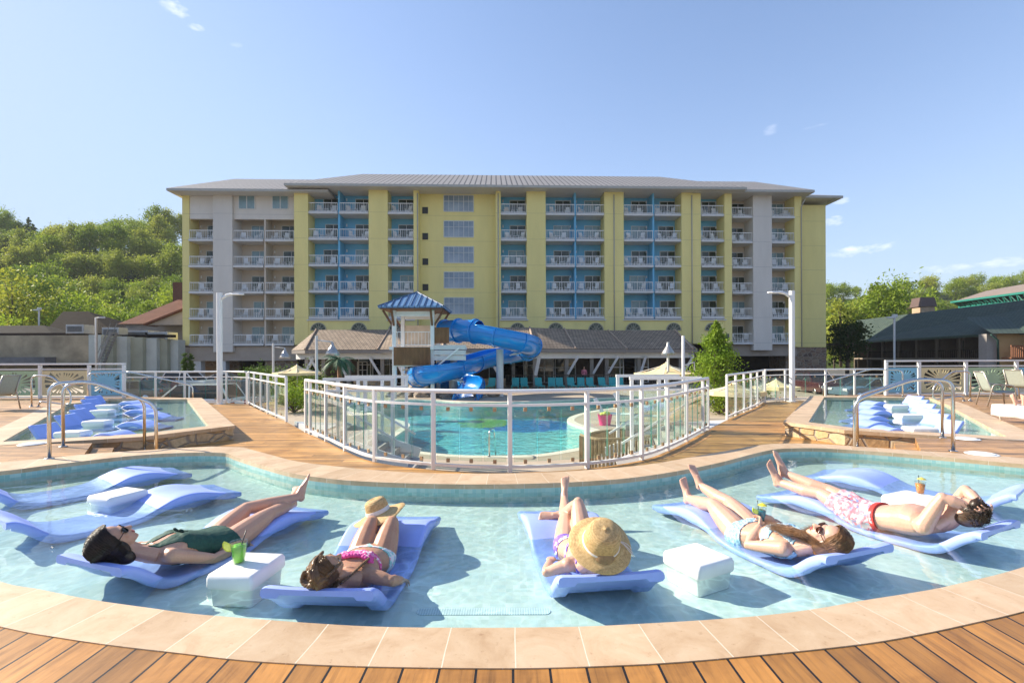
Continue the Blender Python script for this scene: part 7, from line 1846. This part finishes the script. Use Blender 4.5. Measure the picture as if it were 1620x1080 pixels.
# clouds: soft banks placed by azimuth and height in the sky
az = wm('ARCTAN2', sx.outputs[0], sx.outputs[1]); el = wm('ARCSINE', sx.outputs[2])
cn = wn_('ShaderNodeTexNoise'); cn.inputs['Scale'].default_value = 26; cn.inputs['Detail'].default_value = 7; cn.inputs['Roughness'].default_value = .62
mp = wn_('ShaderNodeMapping'); mp.inputs['Scale'].default_value = (1, 1, 2.6); wl(tc.outputs['Generated'], mp.inputs[0]); wl(mp.outputs[0], cn.inputs['Vector'])
tot = None
for px, py, hw, hh, am in ((1362, 396, 62, 9, .9), (1545, 420, 100, 9, .75), (1320, 350, 20, 9, .8), (1325, 472, 36, 13, .9), (278, 12, 28, 10, .8), (310, 42, 14, 5, .7), (1219, 208, 12, 9, .3), (1300, 198, 40, 3, .25), (374, 70, 12, 5, .35), (1330, 318, 16, 5, .5)):
    k = D(px, py, 100) - Vector((0, 0, CAMH)); k.normalize()
    a0 = math.atan2(k.x, k.y); e0 = math.asin(k.z); sc_ = 1 / F * math.cos(a0)
    dx = wm('DIVIDE', wm('SUBTRACT', az, a0), hw * sc_ * math.cos(a0)); dy = wm('DIVIDE', wm('SUBTRACT', el, e0), hh * sc_)
    g = wm('SUBTRACT', 1.0, wm('ADD', wm('MULTIPLY', dx, dx), wm('MULTIPLY', dy, dy)))
    g = wm('MULTIPLY', wm('MAXIMUM', wm('ADD', wm('MULTIPLY', g, .36), wm('MULTIPLY', wm('SUBTRACT', cn.outputs['Fac'], .55), 2.0)), 0.0), am)
    g = wm('MULTIPLY', g, wm('GREATER_THAN', wm('SUBTRACT', 3.2, wm('ADD', wm('MULTIPLY', dx, dx), wm('MULTIPLY', dy, dy))), 0))
    tot = g if tot is None else wm('MAXIMUM', tot, g)
tot = wm('MINIMUM', tot, .8)
bw_ = wn_('ShaderNodeRGBToBW'); wl(sky.outputs[0], bw_.inputs[0])
fl_ = wm('SUBTRACT', 1.0, wm('POWER', 2.71828, wm('MULTIPLY', wm('POWER', wm('DIVIDE', bw_.outputs[0], 1.9), 1.5), -1.0)))
gain = wm('DIVIDE', wm('MULTIPLY', fl_, 3.5), wm('MAXIMUM', bw_.outputs[0], .01))
vm_ = wn_('ShaderNodeVectorMath', operation='SCALE'); wl(sky.outputs[0], vm_.inputs[0]); wl(gain, vm_.inputs['Scale'])
vt_ = wn_('ShaderNodeVectorMath', operation='MULTIPLY'); wl(vm_.outputs[0], vt_.inputs[0]); vt_.inputs[1].default_value = (.86, .96, 1.09); 
mx0 = wn_('ShaderNodeMix', data_type='RGBA'); wl(wm('MULTIPLY', fl_, .5), mx0.inputs['Factor']); wl(vt_.outputs[0], mx0.inputs['A'])
vw_ = wn_('ShaderNodeVectorMath', operation='SCALE'); vw_.inputs[0].default_value = (2.95, 3.3, 3.95); wl(fl_, vw_.inputs['Scale']); wl(vw_.outputs[0], mx0.inputs['B']); skyc = mx0.outputs['Result']
mxc = wn_('ShaderNodeMix', data_type='RGBA'); wl(tot, mxc.inputs['Factor']); wl(skyc, mxc.inputs['A']); mxc.inputs['B'].default_value = (7.0, 6.9, 7.1, 1)
wl(mxc.outputs['Result'], bg.inputs['Color']); wl(bg.outputs[0], out.inputs['Surface'])
vs = scene.view_settings; scene.display_settings.display_device = 'sRGB'
vs.view_transform = 'Standard'; vs.look = 'None'; vs.exposure = 1.14; vs.gamma = 1
cy = scene.cycles
cy.use_denoising = True; cy.denoiser = 'OPENIMAGEDENOISE'; cy.denoising_input_passes = 'RGB_ALBEDO_NORMAL'
cy.max_bounces = 10; cy.transparent_max_bounces = 24; cy.diffuse_bounces = 3; cy.glossy_bounces = 4; cy.transmission_bounces = 6
cy.caustics_reflective = False; cy.caustics_refractive = False; cy.sample_clamp_indirect = 8; cy.use_adaptive_sampling = True; cy.adaptive_threshold = .015

# thin spring haze over the whole valley
hz_ = MB().box((0, 1350, 46), (6100, 3400, 98.5)); HM_ = bpy.data.materials.new('haze_air'); HM_.use_nodes = True; hn = HM_.node_tree; hn.nodes.clear()
pv = hn.nodes.new('ShaderNodeVolumePrincipled'); pv.inputs['Density'].default_value = .0002; pv.inputs['Color'].default_value = (.93, .95, 1, 1); ho_ = hn.nodes.new('ShaderNodeOutputMaterial'); hn.links.new(pv.outputs[0], ho_.inputs['Volume'])
tag(obj('haze', hz_, HM_), kind='stuff'); cy.volume_bounces = 0
